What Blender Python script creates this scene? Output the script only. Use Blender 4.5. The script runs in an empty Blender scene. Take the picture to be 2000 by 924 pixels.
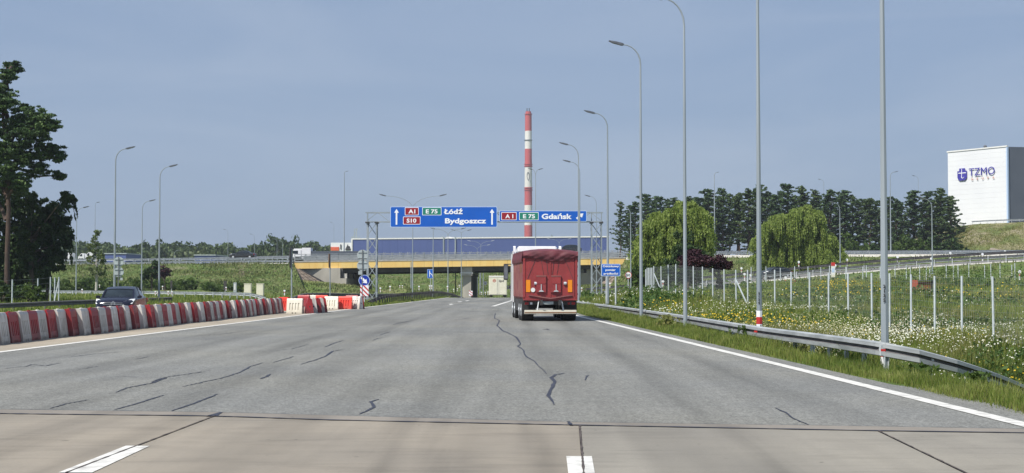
import bpy, math, random
import numpy as np
from mathutils import Vector, Matrix
random.seed(7)
R = math.radians
S = bpy.context.scene
COL = S.collection

# ------------------------------------------------------------------ camera, sky, sun, exposure
F_PX, HORIZ, CAMH = 2800.0, 557.0, 1.66
PITCH = math.atan((HORIZ-462.0)/F_PX)
cam_d = bpy.data.cameras.new('camera'); cam = bpy.data.objects.new('camera', cam_d); COL.objects.link(cam)
cam.location = (0, 0, CAMH); cam.rotation_euler = (math.pi/2+PITCH, 0, 0)
cam_d.sensor_width = 36; cam_d.lens = 36*F_PX/2000; cam_d.clip_start = 0.2; cam_d.clip_end = 8000
S.camera = cam

SUN_DIR = Vector((-0.62, -0.62, 0)).normalized()*math.cos(R(53)) + Vector((0, 0, math.sin(R(53))))
sun_d = bpy.data.lights.new('sun', 'SUN'); sun_d.energy = 4.9; sun_d.angle = R(0.53); sun_d.color = (1, 0.955, 0.88)
sun = bpy.data.objects.new('sun', sun_d); COL.objects.link(sun)
sun.rotation_euler = SUN_DIR.to_track_quat('Z', 'Y').to_euler()

W = bpy.data.worlds.new('World'); S.world = W; W.use_nodes = True
nt = W.node_tree; nt.nodes.clear()
out = nt.nodes.new('ShaderNodeOutputWorld'); bg = nt.nodes.new('ShaderNodeBackground')
sky = nt.nodes.new('ShaderNodeTexSky'); sky.sky_type = 'NISHITA'; sky.sun_disc = False
sky.sun_elevation = R(53); sky.sun_rotation = math.atan2(SUN_DIR.x, SUN_DIR.y)
sky.air_density = 1.0; sky.dust_density = 1.2; sky.ozone_density = 2.2; sky.altitude = 50
# thin high veil: evens the sky out a little and lays faint streaks over it
tc = nt.nodes.new('ShaderNodeTexCoord'); mp = nt.nodes.new('ShaderNodeMapping'); mp.inputs['Scale'].default_value = (1.2, 1.2, 7)
nz = nt.nodes.new('ShaderNodeTexNoise'); nz.inputs['Scale'].default_value = 2.6; nz.inputs['Detail'].default_value = 5; nz.inputs['Distortion'].default_value = .6
rp = nt.nodes.new('ShaderNodeValToRGB'); rp.color_ramp.elements[0].position = .42; rp.color_ramp.elements[0].color = (0, 0, 0, 1)
rp.color_ramp.elements[1].position = .78; rp.color_ramp.elements[1].color = (.24, .24, .24, 1)
veil = nt.nodes.new('ShaderNodeMixRGB'); veil.inputs['Fac'].default_value = .80; veil.inputs['Color2'].default_value = (2.20, 2.98, 4.42, 1)
mx = nt.nodes.new('ShaderNodeMixRGB'); mx.inputs['Color2'].default_value = (5.2, 5.7, 6.4, 1)
nt.links.new(tc.outputs['Generated'], mp.inputs[0]); nt.links.new(mp.outputs[0], nz.inputs['Vector'])
nt.links.new(nz.outputs['Fac'], rp.inputs[0]); nt.links.new(rp.outputs[0], mx.inputs['Fac'])
nt.links.new(sky.outputs[0], veil.inputs['Color1']); nt.links.new(veil.outputs[0], mx.inputs['Color1'])
nt.links.new(mx.outputs[0], bg.inputs[0]); bg.inputs[1].default_value = 0.10
nt.links.new(bg.outputs[0], out.inputs[0])
S.view_settings.view_transform = 'Standard'; S.view_settings.look = 'None'
S.view_settings.exposure = 0.30; S.view_settings.gamma = 1.0
S.render.engine = 'CYCLES'

# ------------------------------------------------------------------ pixel helpers (photograph 2000x924 -> world)
def ray(px, py):
    u = (px-1000)/F_PX; v = (462-py)/F_PX; c, s = math.cos(PITCH), math.sin(PITCH)
    return Vector((u, c - v*s, s + v*c))
def P(px, py, d):
    r = ray(px, py); t = d/r.y
    return Vector((r.x*t, d, CAMH+r.z*t))
def G(px, py, z=0.0):
    r = ray(px, py); t = (z-CAMH)/r.z
    return Vector((r.x*t, r.y*t, z))
def X(px, d): return (px-1000)/F_PX*d
def Z(py, d): return P(1000, py, d).z

# ------------------------------------------------------------------ materials
def lin(c): return c/12.92 if c <= .04045 else ((c+.055)/1.055)**2.4
def srgb(r, g, b): return (lin(r/255), lin(g/255), lin(b/255), 1)
def c4(c): return tuple(c) if len(c) == 4 else (c[0], c[1], c[2], 1)
def newmat(name):
    m = bpy.data.materials.new(name); m.use_nodes = True
    n = m.node_tree; b = n.nodes['Principled BSDF']; return m, n, b
def mat(name, a, b=None, scale=8, rough=.6, metal=0, bump=0, bscale=None, detail=4, stretch=(1, 1, 1), lo=.35, hi=.65, coord='Object', spec=.5, bdist=.02):
    m, n, bs = newmat(name); a = c4(a); b = c4(b) if b else tuple([v*.8 for v in a[:3]]+[1])
    g = n.nodes.new('ShaderNodeTexCoord'); mp = n.nodes.new('ShaderNodeMapping'); mp.inputs['Scale'].default_value = stretch
    if coord == 'World':
        gg = n.nodes.new('ShaderNodeNewGeometry'); n.links.new(gg.outputs['Position'], mp.inputs[0])
    else: n.links.new(g.outputs[coord], mp.inputs[0])
    t = n.nodes.new('ShaderNodeTexNoise'); t.inputs['Scale'].default_value = scale; t.inputs['Detail'].default_value = detail
    n.links.new(mp.outputs[0], t.inputs['Vector'])
    r = n.nodes.new('ShaderNodeValToRGB'); r.color_ramp.elements[0].position = lo; r.color_ramp.elements[0].color = a
    r.color_ramp.elements[1].position = hi; r.color_ramp.elements[1].color = b
    n.links.new(t.outputs['Fac'], r.inputs[0]); n.links.new(r.outputs[0], bs.inputs['Base Color'])
    bs.inputs['Roughness'].default_value = rough; bs.inputs['Metallic'].default_value = metal
    bs.inputs['Specular IOR Level'].default_value = spec
    if bump:
        t2 = n.nodes.new('ShaderNodeTexNoise'); t2.inputs['Scale'].default_value = bscale or scale*4; t2.inputs['Detail'].default_value = 3
        n.links.new(mp.outputs[0], t2.inputs['Vector'])
        bp = n.nodes.new('ShaderNodeBump'); bp.inputs['Strength'].default_value = bump; bp.inputs['Distance'].default_value = bdist
        n.links.new(t2.outputs['Fac'], bp.inputs['Height']); n.links.new(bp.outputs[0], bs.inputs['Normal'])
    return m
def mixmul(n, a_sock, tex_sock, lo, hi, vlo, vhi):
    """multiply colour by a ramp of tex"""
    mr = n.nodes.new('ShaderNodeMapRange'); mr.inputs[1].default_value = lo; mr.inputs[2].default_value = hi
    mr.inputs[3].default_value = vlo; mr.inputs[4].default_value = vhi
    n.links.new(tex_sock, mr.inputs[0])
    mm = n.nodes.new('ShaderNodeMixRGB'); mm.blend_type = 'MULTIPLY'; mm.inputs['Fac'].default_value = 1
    n.links.new(a_sock, mm.inputs['Color1']); n.links.new(mr.outputs[0], mm.inputs['Color2'])
    return mm.outputs[0]
def noise_node(n, scale, detail=4, stretch=(1, 1, 1), distort=0):
    gg = n.nodes.new('ShaderNodeNewGeometry'); mp = n.nodes.new('ShaderNodeMapping'); mp.inputs['Scale'].default_value = stretch
    n.links.new(gg.outputs['Position'], mp.inputs[0])
    t = n.nodes.new('ShaderNodeTexNoise'); t.inputs['Scale'].default_value = scale; t.inputs['Detail'].default_value = detail
    t.inputs['Distortion'].default_value = distort
    n.links.new(mp.outputs[0], t.inputs['Vector']); return t.outputs['Fac']
def leafmat(name, cols, rough=.55, trans=.35, nscale=.6):
    """foliage: colour per leaf, patches of hue by place, some light through the leaf"""
    m, n, bs = newmat(name)
    gg = n.nodes.new('ShaderNodeNewGeometry'); r = n.nodes.new('ShaderNodeValToRGB')
    tn = n.nodes.new('ShaderNodeTexNoise'); tn.inputs['Scale'].default_value = nscale; tn.inputs['Detail'].default_value = 3
    n.links.new(gg.outputs['Position'], tn.inputs['Vector'])
    ad = n.nodes.new('ShaderNodeMath'); ad.operation = 'MULTIPLY_ADD'; ad.inputs[1].default_value = .5
    mr = n.nodes.new('ShaderNodeMapRange'); mr.inputs[1].default_value = .3; mr.inputs[2].default_value = .7; mr.inputs[3].default_value = 0; mr.inputs[4].default_value = .5
    n.links.new(tn.outputs['Fac'], mr.inputs[0])
    n.links.new(gg.outputs['Random Per Island'], ad.inputs[0]); n.links.new(mr.outputs[0], ad.inputs[2])
    n.links.new(ad.outputs[0], r.inputs[0])
    el = r.color_ramp.elements
    while len(el) < len(cols): el.new(.5)
    for i, c in enumerate(cols): el[i].position = i/(len(cols)-1); el[i].color = c4(c)
    n.links.new(r.outputs[0], bs.inputs['Base Color']); bs.inputs['Roughness'].default_value = rough
    bs.inputs['Specular IOR Level'].default_value = .25
    tr = n.nodes.new('ShaderNodeBsdfTranslucent'); ms = n.nodes.new('ShaderNodeMixShader'); ms.inputs[0].default_value = trans
    n.links.new(r.outputs[0], tr.inputs[0]); n.links.new(bs.outputs[0], ms.inputs[1]); n.links.new(tr.outputs[0], ms.inputs[2])
    n.links.new(ms.outputs[0], n.nodes['Material Output'].inputs[0]); return m

M = {}
# asphalt: aged pale grey with aggregate, long wheel-path stains and fade patches
def tracks(n, col, cen, depth, w=.26):
    gg = n.nodes.new('ShaderNodeNewGeometry'); sx = n.nodes.new('ShaderNodeSeparateXYZ'); n.links.new(gg.outputs['Position'], sx.inputs[0])
    wob = noise_node(n, .25, 3, (1, .35, 1)); wm_ = n.nodes.new('ShaderNodeMath'); wm_.operation = 'MULTIPLY_ADD'; wm_.inputs[1].default_value = .9; n.links.new(wob, wm_.inputs[0]); n.links.new(sx.outputs[0], wm_.inputs[2])
    acc = None
    for c in cen:
        a = n.nodes.new('ShaderNodeMath'); a.operation = 'SUBTRACT'; a.inputs[1].default_value = c+.45; n.links.new(wm_.outputs[0], a.inputs[0])
        b = n.nodes.new('ShaderNodeMath'); b.operation = 'ABSOLUTE'; n.links.new(a.outputs[0], b.inputs[0])
        r = n.nodes.new('ShaderNodeMapRange'); r.interpolation_type = 'SMOOTHSTEP'; r.inputs[1].default_value = 0; r.inputs[2].default_value = w*1.7; r.inputs[3].default_value = 1; r.inputs[4].default_value = 0; n.links.new(b.outputs[0], r.inputs[0])
        if acc is None: acc = r.outputs[0]
        else:
            m = n.nodes.new('ShaderNodeMath'); m.operation = 'MAXIMUM'; n.links.new(acc, m.inputs[0]); n.links.new(r.outputs[0], m.inputs[1]); acc = m.outputs[0]
    md = n.nodes.new('ShaderNodeMath'); md.operation = 'MULTIPLY'; n.links.new(acc, md.inputs[0])
    r2 = n.nodes.new('ShaderNodeMapRange'); r2.inputs[1].default_value = .35; r2.inputs[2].default_value = .62; n.links.new(noise_node(n, .7, 4, (2.5, .12, 1)), r2.inputs[0]); n.links.new(r2.outputs[0], md.inputs[1])
    return mixmul(n, col, md.outputs[0], 0, 1, 1, 1-depth)
def make_asphalt(name, base, tanamt=.25):
    m, n, bs = newmat(name)
    rgb = n.nodes.new('ShaderNodeValToRGB'); rgb.color_ramp.elements[0].position = .38; rgb.color_ramp.elements[0].color = c4(base)
    rgb.color_ramp.elements[1].position = .68; rgb.color_ramp.elements[1].color = c4((base[0]*1.16, base[1]*1.13, base[2]*1.06))
    n.links.new(noise_node(n, .16, 4), rgb.inputs[0])
    o = mixmul(n, rgb.outputs[0], noise_node(n, 1.0, 4, (1.1, .05, 1)), .35, .62, .84, 1.08)
    o = mixmul(n, o, noise_node(n, .6, 5), .3, .7, .93, 1.06)
    o = tracks(n, o, (-1.1, .55, 2.4, 4.1, -4.6, -6.2, -8.6), .20, .33)
    o = mixmul(n, o, noise_node(n, .09, 5, (1, .5, 1), 1.5), .52, .60, 1, .90)
    o = mixmul(n, o, noise_node(n, 5, 3, (1, .35, 1)), .3, .7, .93, 1.07)
    o = mixmul(n, o, noise_node(n, 13, 3, (1, .4, 1)), .32, .68, .84, 1.16)
    o = mixmul(n, o, noise_node(n, 30, 2), .3, .7, .64, 1.38)
    o = mixmul(n, o, noise_node(n, 70, 2), .35, .65, .78, 1.22)
    n.links.new(o, bs.inputs['Base Color']); bs.inputs['Roughness'].default_value = .85; bs.inputs['Specular IOR Level'].default_value = .3
    bp = n.nodes.new('ShaderNodeBump'); bp.inputs['Strength'].default_value = .5; bp.inputs['Distance'].default_value = .01
    n.links.new(noise_node(n, 60, 2), bp.inputs['Height']); n.links.new(bp.outputs[0], bs.inputs['Normal'])
    return m
M['asphalt'] = make_asphalt('aged_asphalt', (.172, .174, .165))
M['asphalt_dark'] = make_asphalt('dark_asphalt', (.15, .15, .145))
def make_concrete(name, a, b):
    m, n, bs = newmat(name)
    rgb = n.nodes.new('ShaderNodeValToRGB'); rgb.color_ramp.elements[0].position = .36; rgb.color_ramp.elements[0].color = c4(a)
    rgb.color_ramp.elements[1].position = .66; rgb.color_ramp.elements[1].color = c4(b)
    n.links.new(noise_node(n, .38, 5, (1, .6, 1)), rgb.inputs[0])
    o = mixmul(n, rgb.outputs[0], noise_node(n, .8, 3, (1.3, .07, 1), .4), .32, .6, .80, 1.05)
    o = mixmul(n, o, noise_node(n, 2.2, 5, (.8, 1.6, 1)), .3, .7, .96, 1.04)
    o = mixmul(n, o, noise_node(n, 45, 2, (.5, 2, 1)), .3, .7, .92, 1.08)
    o = tracks(n, o, (-1.30, -.75, .35, 2.5, -4.3, -5.2), .30, .22)
    o = mixmul(n, o, noise_node(n, 1.1, 6, (.5, 2.2, 1), 1.2), .50, .70, 1, .86)
    sp = noise_node(n, 7, 1)
    o = mixmul(n, o, sp, .20, .235, .5, 1)
    n.links.new(o, bs.inputs['Base Color']); bs.inputs['Roughness'].default_value = .8; bs.inputs['Specular IOR Level'].default_value = .3
    bp = n.nodes.new('ShaderNodeBump'); bp.inputs['Strength'].default_value = .25; bp.inputs['Distance'].default_value = .006
    n.links.new(noise_node(n, 90, 2, (.3, 2, 1)), bp.inputs['Height']); n.links.new(bp.outputs[0], bs.inputs['Normal'])
    return m
M['slab'] = make_concrete('road_concrete', (.212, .190, .158), (.285, .250, .200))
M['slab2'] = make_concrete('road_concrete_grey', (.215, .200, .172), (.262, .242, .203))
M['strip'] = make_concrete('strip_concrete', (.205, .185, .160), (.255, .228, .195))
M['shoulder'] = make_concrete('shoulder_concrete', (.30, .262, .205), (.37, .32, .25))
M['seal'] = mat('bitumen_seal', (.016, .015, .024), (.032, .030, .042), 5, rough=.5, bump=.2, coord='World')
M['joint'] = mat('joint_filler', (.045, .035, .032), (.09, .07, .06), 3, rough=.8, coord='World')
M['paint'] = mat('road_paint', (.64, .63, .59), (.36, .35, .33), 5, rough=.7, bump=.2, coord='World', lo=.45, hi=.75, detail=8)
M['concrete'] = mat('wall_concrete', (.46, .43, .37), (.34, .32, .275), .5, rough=.9, bump=.3, bscale=6, coord='World', detail=8, stretch=(1, 1, .4))
M['concrete_lt'] = mat('pale_concrete', (.52, .50, .45), (.40, .38, .34), 1.5, rough=.9, coord='World')
M['yellow'] = mat('ochre_fascia_paint', srgb(255, 218, 138), srgb(250, 206, 120), .8, rough=.6, coord='World', stretch=(1, 1, .3))
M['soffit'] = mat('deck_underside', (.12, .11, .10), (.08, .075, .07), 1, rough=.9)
M['galv'] = mat('galvanised_steel', (.46, .49, .51), (.58, .61, .63), 3, rough=.5, metal=.15, bump=.05, coord='World', detail=6)
M['galv_rail'] = mat('weathered_rail_steel', (.27, .29, .30), (.42, .44, .45), 2.0, rough=.55, metal=.2, coord='World', detail=8, stretch=(.6, .6, 3))
M['rail_shade'] = mat('painted_rail_shade', (.085, .08, .085), (.13, .125, .125), 3, rough=.8, coord='World')  # shade painted as dark colour: recessed beam grooves and whole dark rails
M['pole'] = mat('grey_pole_paint', (.25, .29, .32), (.32, .36, .39), 1.2, rough=.45, metal=.1, coord='World', stretch=(1, 1, .2))
M['pole_dark'] = mat('dark_pole_paint', (.16, .17, .18), (.22, .23, .24), 2, rough=.5, metal=.3)
M['lamp'] = mat('lamp_head_grey', (.10, .11, .13), (.16, .17, .19), 4, rough=.4, metal=.2)
M['lamp_lt'] = mat('lamp_head_pale', (.5, .52, .55), (.42, .45, .48), 4, rough=.4, metal=.2)
M['white'] = mat('white_paint', (.78, .78, .76), (.68, .68, .66), 3, rough=.5)
M['cream'] = mat('cream_box_paint', (.74, .72, .58), (.66, .64, .50), 2, rough=.45)
M['red'] = mat('red_paint', (.55, .035, .03), (.45, .03, .03), 4, rough=.45)
M['orangered'] = mat('orange_red_panel', (.70, .13, .06), (.6, .11, .05), 1, rough=.6)
M['black'] = mat('black_rubber', (.018, .018, .019), (.03, .03, .03), 8, rough=.8)
M['dark'] = mat('dark_metal', (.03, .03, .032), (.055, .052, .05), 3, rough=.6)
M['postwhite'] = mat('pale_fence_post', (.55, .60, .63), (.47, .52, .55), 3, rough=.5)
M['wire'] = mat('fence_wire', (.25, .28, .28), (.3, .32, .33), 3, rough=.5)
M['signblue'] = mat('sign_blue', (.004, .105, .52), (.004, .095, .47), .6, rough=.35)
M['signblue2'] = mat('sign_deep_blue', (.006, .035, .36), (.006, .03, .32), 2, rough=.35)
M['signred'] = mat('sign_crimson', (.30, .012, .02), (.27, .01, .02), 2, rough=.35)
M['signgreen'] = mat('sign_green', (.012, .21, .145), (.01, .19, .13), 2, rough=.35)
M['signwhite'] = mat('sign_white', (.86, .87, .90), (.80, .82, .86), 3, rough=.4)
M['signrim'] = mat('sign_pale_rim', (.50, .62, .80), (.45, .58, .78), 3, rough=.4)
M['signback'] = mat('sign_back_grey', (.42, .47, .47), (.36, .41, .42), 2, rough=.5, metal=.2)
M['orange'] = mat('orange_reflector', (.82, .27, .01), (.78, .24, .01), 12, rough=.4)
def plastic(name, a, dirt):
    m, n, bs = newmat(name)
    tc = n.nodes.new('ShaderNodeTexCoord'); oi = n.nodes.new('ShaderNodeObjectInfo')
    t = n.nodes.new('ShaderNodeTexNoise'); t.noise_dimensions = '4D'; t.inputs['Scale'].default_value = 5; t.inputs['Detail'].default_value = 6
    mp = n.nodes.new('ShaderNodeMapping'); mp.inputs['Scale'].default_value = (1, 1, .35); n.links.new(tc.outputs['Object'], mp.inputs[0])
    n.links.new(mp.outputs[0], t.inputs['Vector'])
    w = n.nodes.new('ShaderNodeMath'); w.operation = 'MULTIPLY'; w.inputs[1].default_value = 40; n.links.new(oi.outputs['Random'], w.inputs[0]); n.links.new(w.outputs[0], t.inputs['W'])
    # more grime low down on the unit (splash dirt)
    sx = n.nodes.new('ShaderNodeSeparateXYZ'); n.links.new(tc.outputs['Object'], sx.inputs[0])
    mr = n.nodes.new('ShaderNodeMapRange'); mr.inputs[1].default_value = 0; mr.inputs[2].default_value = .55; mr.inputs[3].default_value = .30; mr.inputs[4].default_value = 0
    n.links.new(sx.outputs['Z'], mr.inputs[0])
    ad = n.nodes.new('ShaderNodeMath'); ad.operation = 'ADD'; n.links.new(t.outputs['Fac'], ad.inputs[0]); n.links.new(mr.outputs[0], ad.inputs[1])
    r = n.nodes.new('ShaderNodeMapRange'); r.inputs[1].default_value = .45; r.inputs[2].default_value = .85
    r.inputs[3].default_value = .06; r.inputs[4].default_value = .80
    n.links.new(ad.outputs[0], r.inputs[0])
    hv = n.nodes.new('ShaderNodeHueSaturation'); hv.inputs['Color'].default_value = c4(a)
    vr = n.nodes.new('ShaderNodeMapRange'); vr.inputs[3].default_value = .72; vr.inputs[4].default_value = 1.15
    n.links.new(oi.outputs['Random'], vr.inputs[0]); n.links.new(vr.outputs[0], hv.inputs['Value'])
    mx = n.nodes.new('ShaderNodeMixRGB'); mx.inputs['Color2'].default_value = c4(dirt)
    n.links.new(hv.outputs[0], mx.inputs['Color1']); n.links.new(r.outputs[0], mx.inputs['Fac'])
    n.links.new(mx.outputs[0], bs.inputs['Base Color']); bs.inputs['Roughness'].default_value = .5
    return m
M['bar_white'] = plastic('dirty_white_plastic', (.70, .67, .62), (.26, .23, .19))
M['bar_red'] = plastic('faded_red_plastic', (.36, .018, .024), (.10, .035, .036))
M['bar_cream'] = plastic('cream_plastic', (.80, .76, .64), (.50, .46, .38))
M['bar_newred'] = plastic('bright_red_plastic', (.72, .04, .02), (.4, .06, .04))
# truck paints
M['truckred'] = mat('scuffed_red_steel', (.315, .042, .042), (.24, .034, .036), 2.2, rough=.5, bump=.1, detail=8)
M['truckside'] = mat('grimy_red_steel', (.20, .055, .065), (.28, .12, .10), 1.6, rough=.7, detail=8)
M['tarp'] = mat('maroon_tarpaulin', (.15, .026, .036), (.10, .022, .03), 2, rough=.6, bump=.3, bscale=5, detail=5)
M['chrome'] = mat('chrome_trim', (.7, .7, .7), (.6, .6, .6), 4, rough=.2, metal=1)
M['cabwhite'] = mat('white_cab_paint', (.75, .75, .76), (.68, .68, .7), 2, rough=.3)
M['carblue'] = mat('dark_blue_car_paint', (.007, .008, .020), (.010, .011, .026), 2, rough=.22, spec=.5)
M['cardark'] = mat('near_black_car_paint', (.02, .022, .026), (.028, .03, .034), 2, rough=.2, spec=.8)
M['glass'] = mat('tinted_glass', (.010, .014, .018), (.02, .028, .034), 1.5, rough=.08, spec=.45)
M['headlight'] = mat('headlight_lens', (.85, .85, .84), (.7, .72, .74), 12, rough=.08, spec=1)
M['taillight'] = mat('tail_light_red', (.35, .01, .01), (.25, .01, .01), 12, rough=.2)
M['warehouse'] = mat('blue_cladding', (.070, .102, .265), (.076, .108, .28), .2, rough=.6, coord='World')
M['claddingwhite'] = mat('white_cladding', (.76, .77, .78), (.71, .72, .74), .15, rough=.5, coord='World')
M['claddinggrey'] = mat('slate_cladding', (.07, .085, .11), (.085, .10, .125), .2, rough=.6, coord='World')
M['logoblue'] = mat('logo_indigo', (.055, .045, .33), (.05, .04, .30), 1, rough=.5)
M['logoorange'] = mat('logo_terracotta', (.55, .26, .19), (.50, .24, .18), 1, rough=.5)
M['chimred'] = mat('chimney_red', (.47, .085, .085), (.40, .075, .075), .12, rough=.8, coord='World', stretch=(1, 1, .3))
M['chimwhite'] = mat('chimney_white', (.72, .70, .66), (.62, .60, .56), .12, rough=.8, coord='World')
M['rust'] = mat('rusty_brown_board', (.22, .09, .035), (.15, .08, .03), 5, rough=.9, bump=.2)
M['rustred'] = mat('rust_red_board', (.42, .10, .06), (.33, .09, .05), 4, rough=.8)
M['gravel'] = mat('pale_gravel', (.42, .39, .33), (.30, .28, .23), 3, rough=.95, bump=.4, coord='World')
M['stone_slope'] = mat('paved_slope_stone', (.24, .19, .15), (.17, .14, .115), 1.2, rough=.95, bump=.5, coord='World', detail=8)
M['bark'] = mat('grey_bark', (.11, .085, .065), (.06, .05, .04), 6, rough=.9, bump=.6, stretch=(1, 1, .3))
M['pinebark'] = mat('orange_pine_bark', (.085, .052, .038), (.045, .034, .028), 5, rough=.9, bump=.6, stretch=(1, 1, .3))
M['birchbark'] = mat('pale_birch_bark', (.55, .53, .48), (.25, .24, .22), 7, rough=.8, stretch=(1, 1, 2))
M['grass_ground'] = None
def make_ground(name, cols, s1=.25):
    m, n, bs = newmat(name)
    r = n.nodes.new('ShaderNodeValToRGB'); el = r.color_ramp.elements
    while len(el) < len(cols): el.new(.5)
    for i, c in enumerate(cols): el[i].position = .3+.4*i/(len(cols)-1); el[i].color = c4(c)
    n.links.new(noise_node(n, s1, 8), r.inputs[0])
    o = mixmul(n, r.outputs[0], noise_node(n, 1.7, 5), .3, .7, .7, 1.3)
    o = mixmul(n, o, noise_node(n, 9, 3), .3, .7, .75, 1.25)
    n.links.new(o, bs.inputs['Base Color']); bs.inputs['Roughness'].default_value = .95; bs.inputs['Specular IOR Level'].default_value = .15
    bp = n.nodes.new('ShaderNodeBump'); bp.inputs['Strength'].default_value = .8; bp.inputs['Distance'].default_value = .15
    n.links.new(noise_node(n, 3, 5), bp.inputs['Height']); n.links.new(bp.outputs[0], bs.inputs['Normal'])
    return m
M['ground'] = make_ground('meadow_ground', [(.065, .10, .025), (.10, .145, .035), (.15, .17, .06), (.17, .16, .08)])
M['bank'] = make_ground('bank_ground', [(.05, .085, .022), (.085, .13, .035), (.12, .15, .05), (.16, .16, .09)], .35)
M['bank_dry'] = make_ground('dry_bank_ground', [(.07, .10, .03), (.12, .14, .05), (.18, .17, .09), (.24, .21, .15)], .2)
M['soil'] = mat('bare_soil', (.26, .22, .17), (.2, .17, .13), .5, rough=1, coord='World')
M['grass'] = leafmat('grass_blades', [(.060, .105, .018), (.135, .195, .032), (.24, .285, .065), (.38, .36, .15)], nscale=.5, trans=.4)
M['grass_dry'] = leafmat('seeding_grass', [(.12, .15, .03), (.20, .21, .06), (.30, .27, .11)], nscale=.3, trans=.4)
M['grass_bank'] = leafmat('bank_grass', [(.055, .088, .024), (.105, .14, .038), (.18, .20, .07), (.32, .28, .17)], nscale=.25, trans=.3)
M['weed'] = leafmat('weed_leaves', [(.035, .075, .018), (.07, .13, .03), (.12, .18, .05)], nscale=.4)
M['shrub'] = leafmat('shrub_leaves', [(.035, .065, .012), (.065, .11, .02), (.10, .15, .03)], nscale=.4)
M['fl_white'] = leafmat('white_flowers', [(.72, .72, .58), (.85, .85, .78)], trans=.3)
M['fl_cream'] = leafmat('cream_seed_heads', [(.50, .47, .28), (.72, .68, .48)], trans=.3)
M['fl_yellow'] = leafmat('yellow_flowers', [(.62, .42, .02), (.80, .58, .04)], trans=.3)
M['pine'] = leafmat('pine_needles', [(.026, .054, .026), (.054, .096, .038), (.10, .15, .052)], trans=.12, nscale=.25)
M['pine_light'] = leafmat('lighter_pine_needles', [(.035, .062, .026), (.065, .105, .036), (.12, .165, .055)], trans=.15, nscale=.25)
M['pine2'] = leafmat('near_pine_needles', [(.016, .036, .014), (.05, .095, .028), (.14, .21, .055)], trans=.12, nscale=.5)
M['broad'] = leafmat('dark_broadleaf', [(.014, .034, .010), (.03, .06, .015), (.06, .10, .022)], trans=.2, nscale=.4)
M['willow'] = leafmat('willow_leaves', [(.10, .16, .028), (.25, .33, .07), (.48, .56, .19)], trans=.5, nscale=1.0)
M['birch'] = leafmat('birch_leaves', [(.06, .10, .03), (.11, .15, .05), (.17, .20, .08)], trans=.35, nscale=.4)
M['plum'] = leafmat('purple_plum_leaves', [(.018, .008, .012), (.045, .015, .022), (.075, .028, .032)], trans=.2, nscale=.5)
M['far'] = leafmat('distant_broadleaf', [(.035, .065, .02), (.06, .095, .03), (.09, .125, .04)], trans=.2, nscale=.12)
M['far2'] = leafmat('distant_pale_broadleaf', [(.06, .09, .03), (.09, .125, .045), (.13, .16, .065)], trans=.2, nscale=.12)

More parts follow.
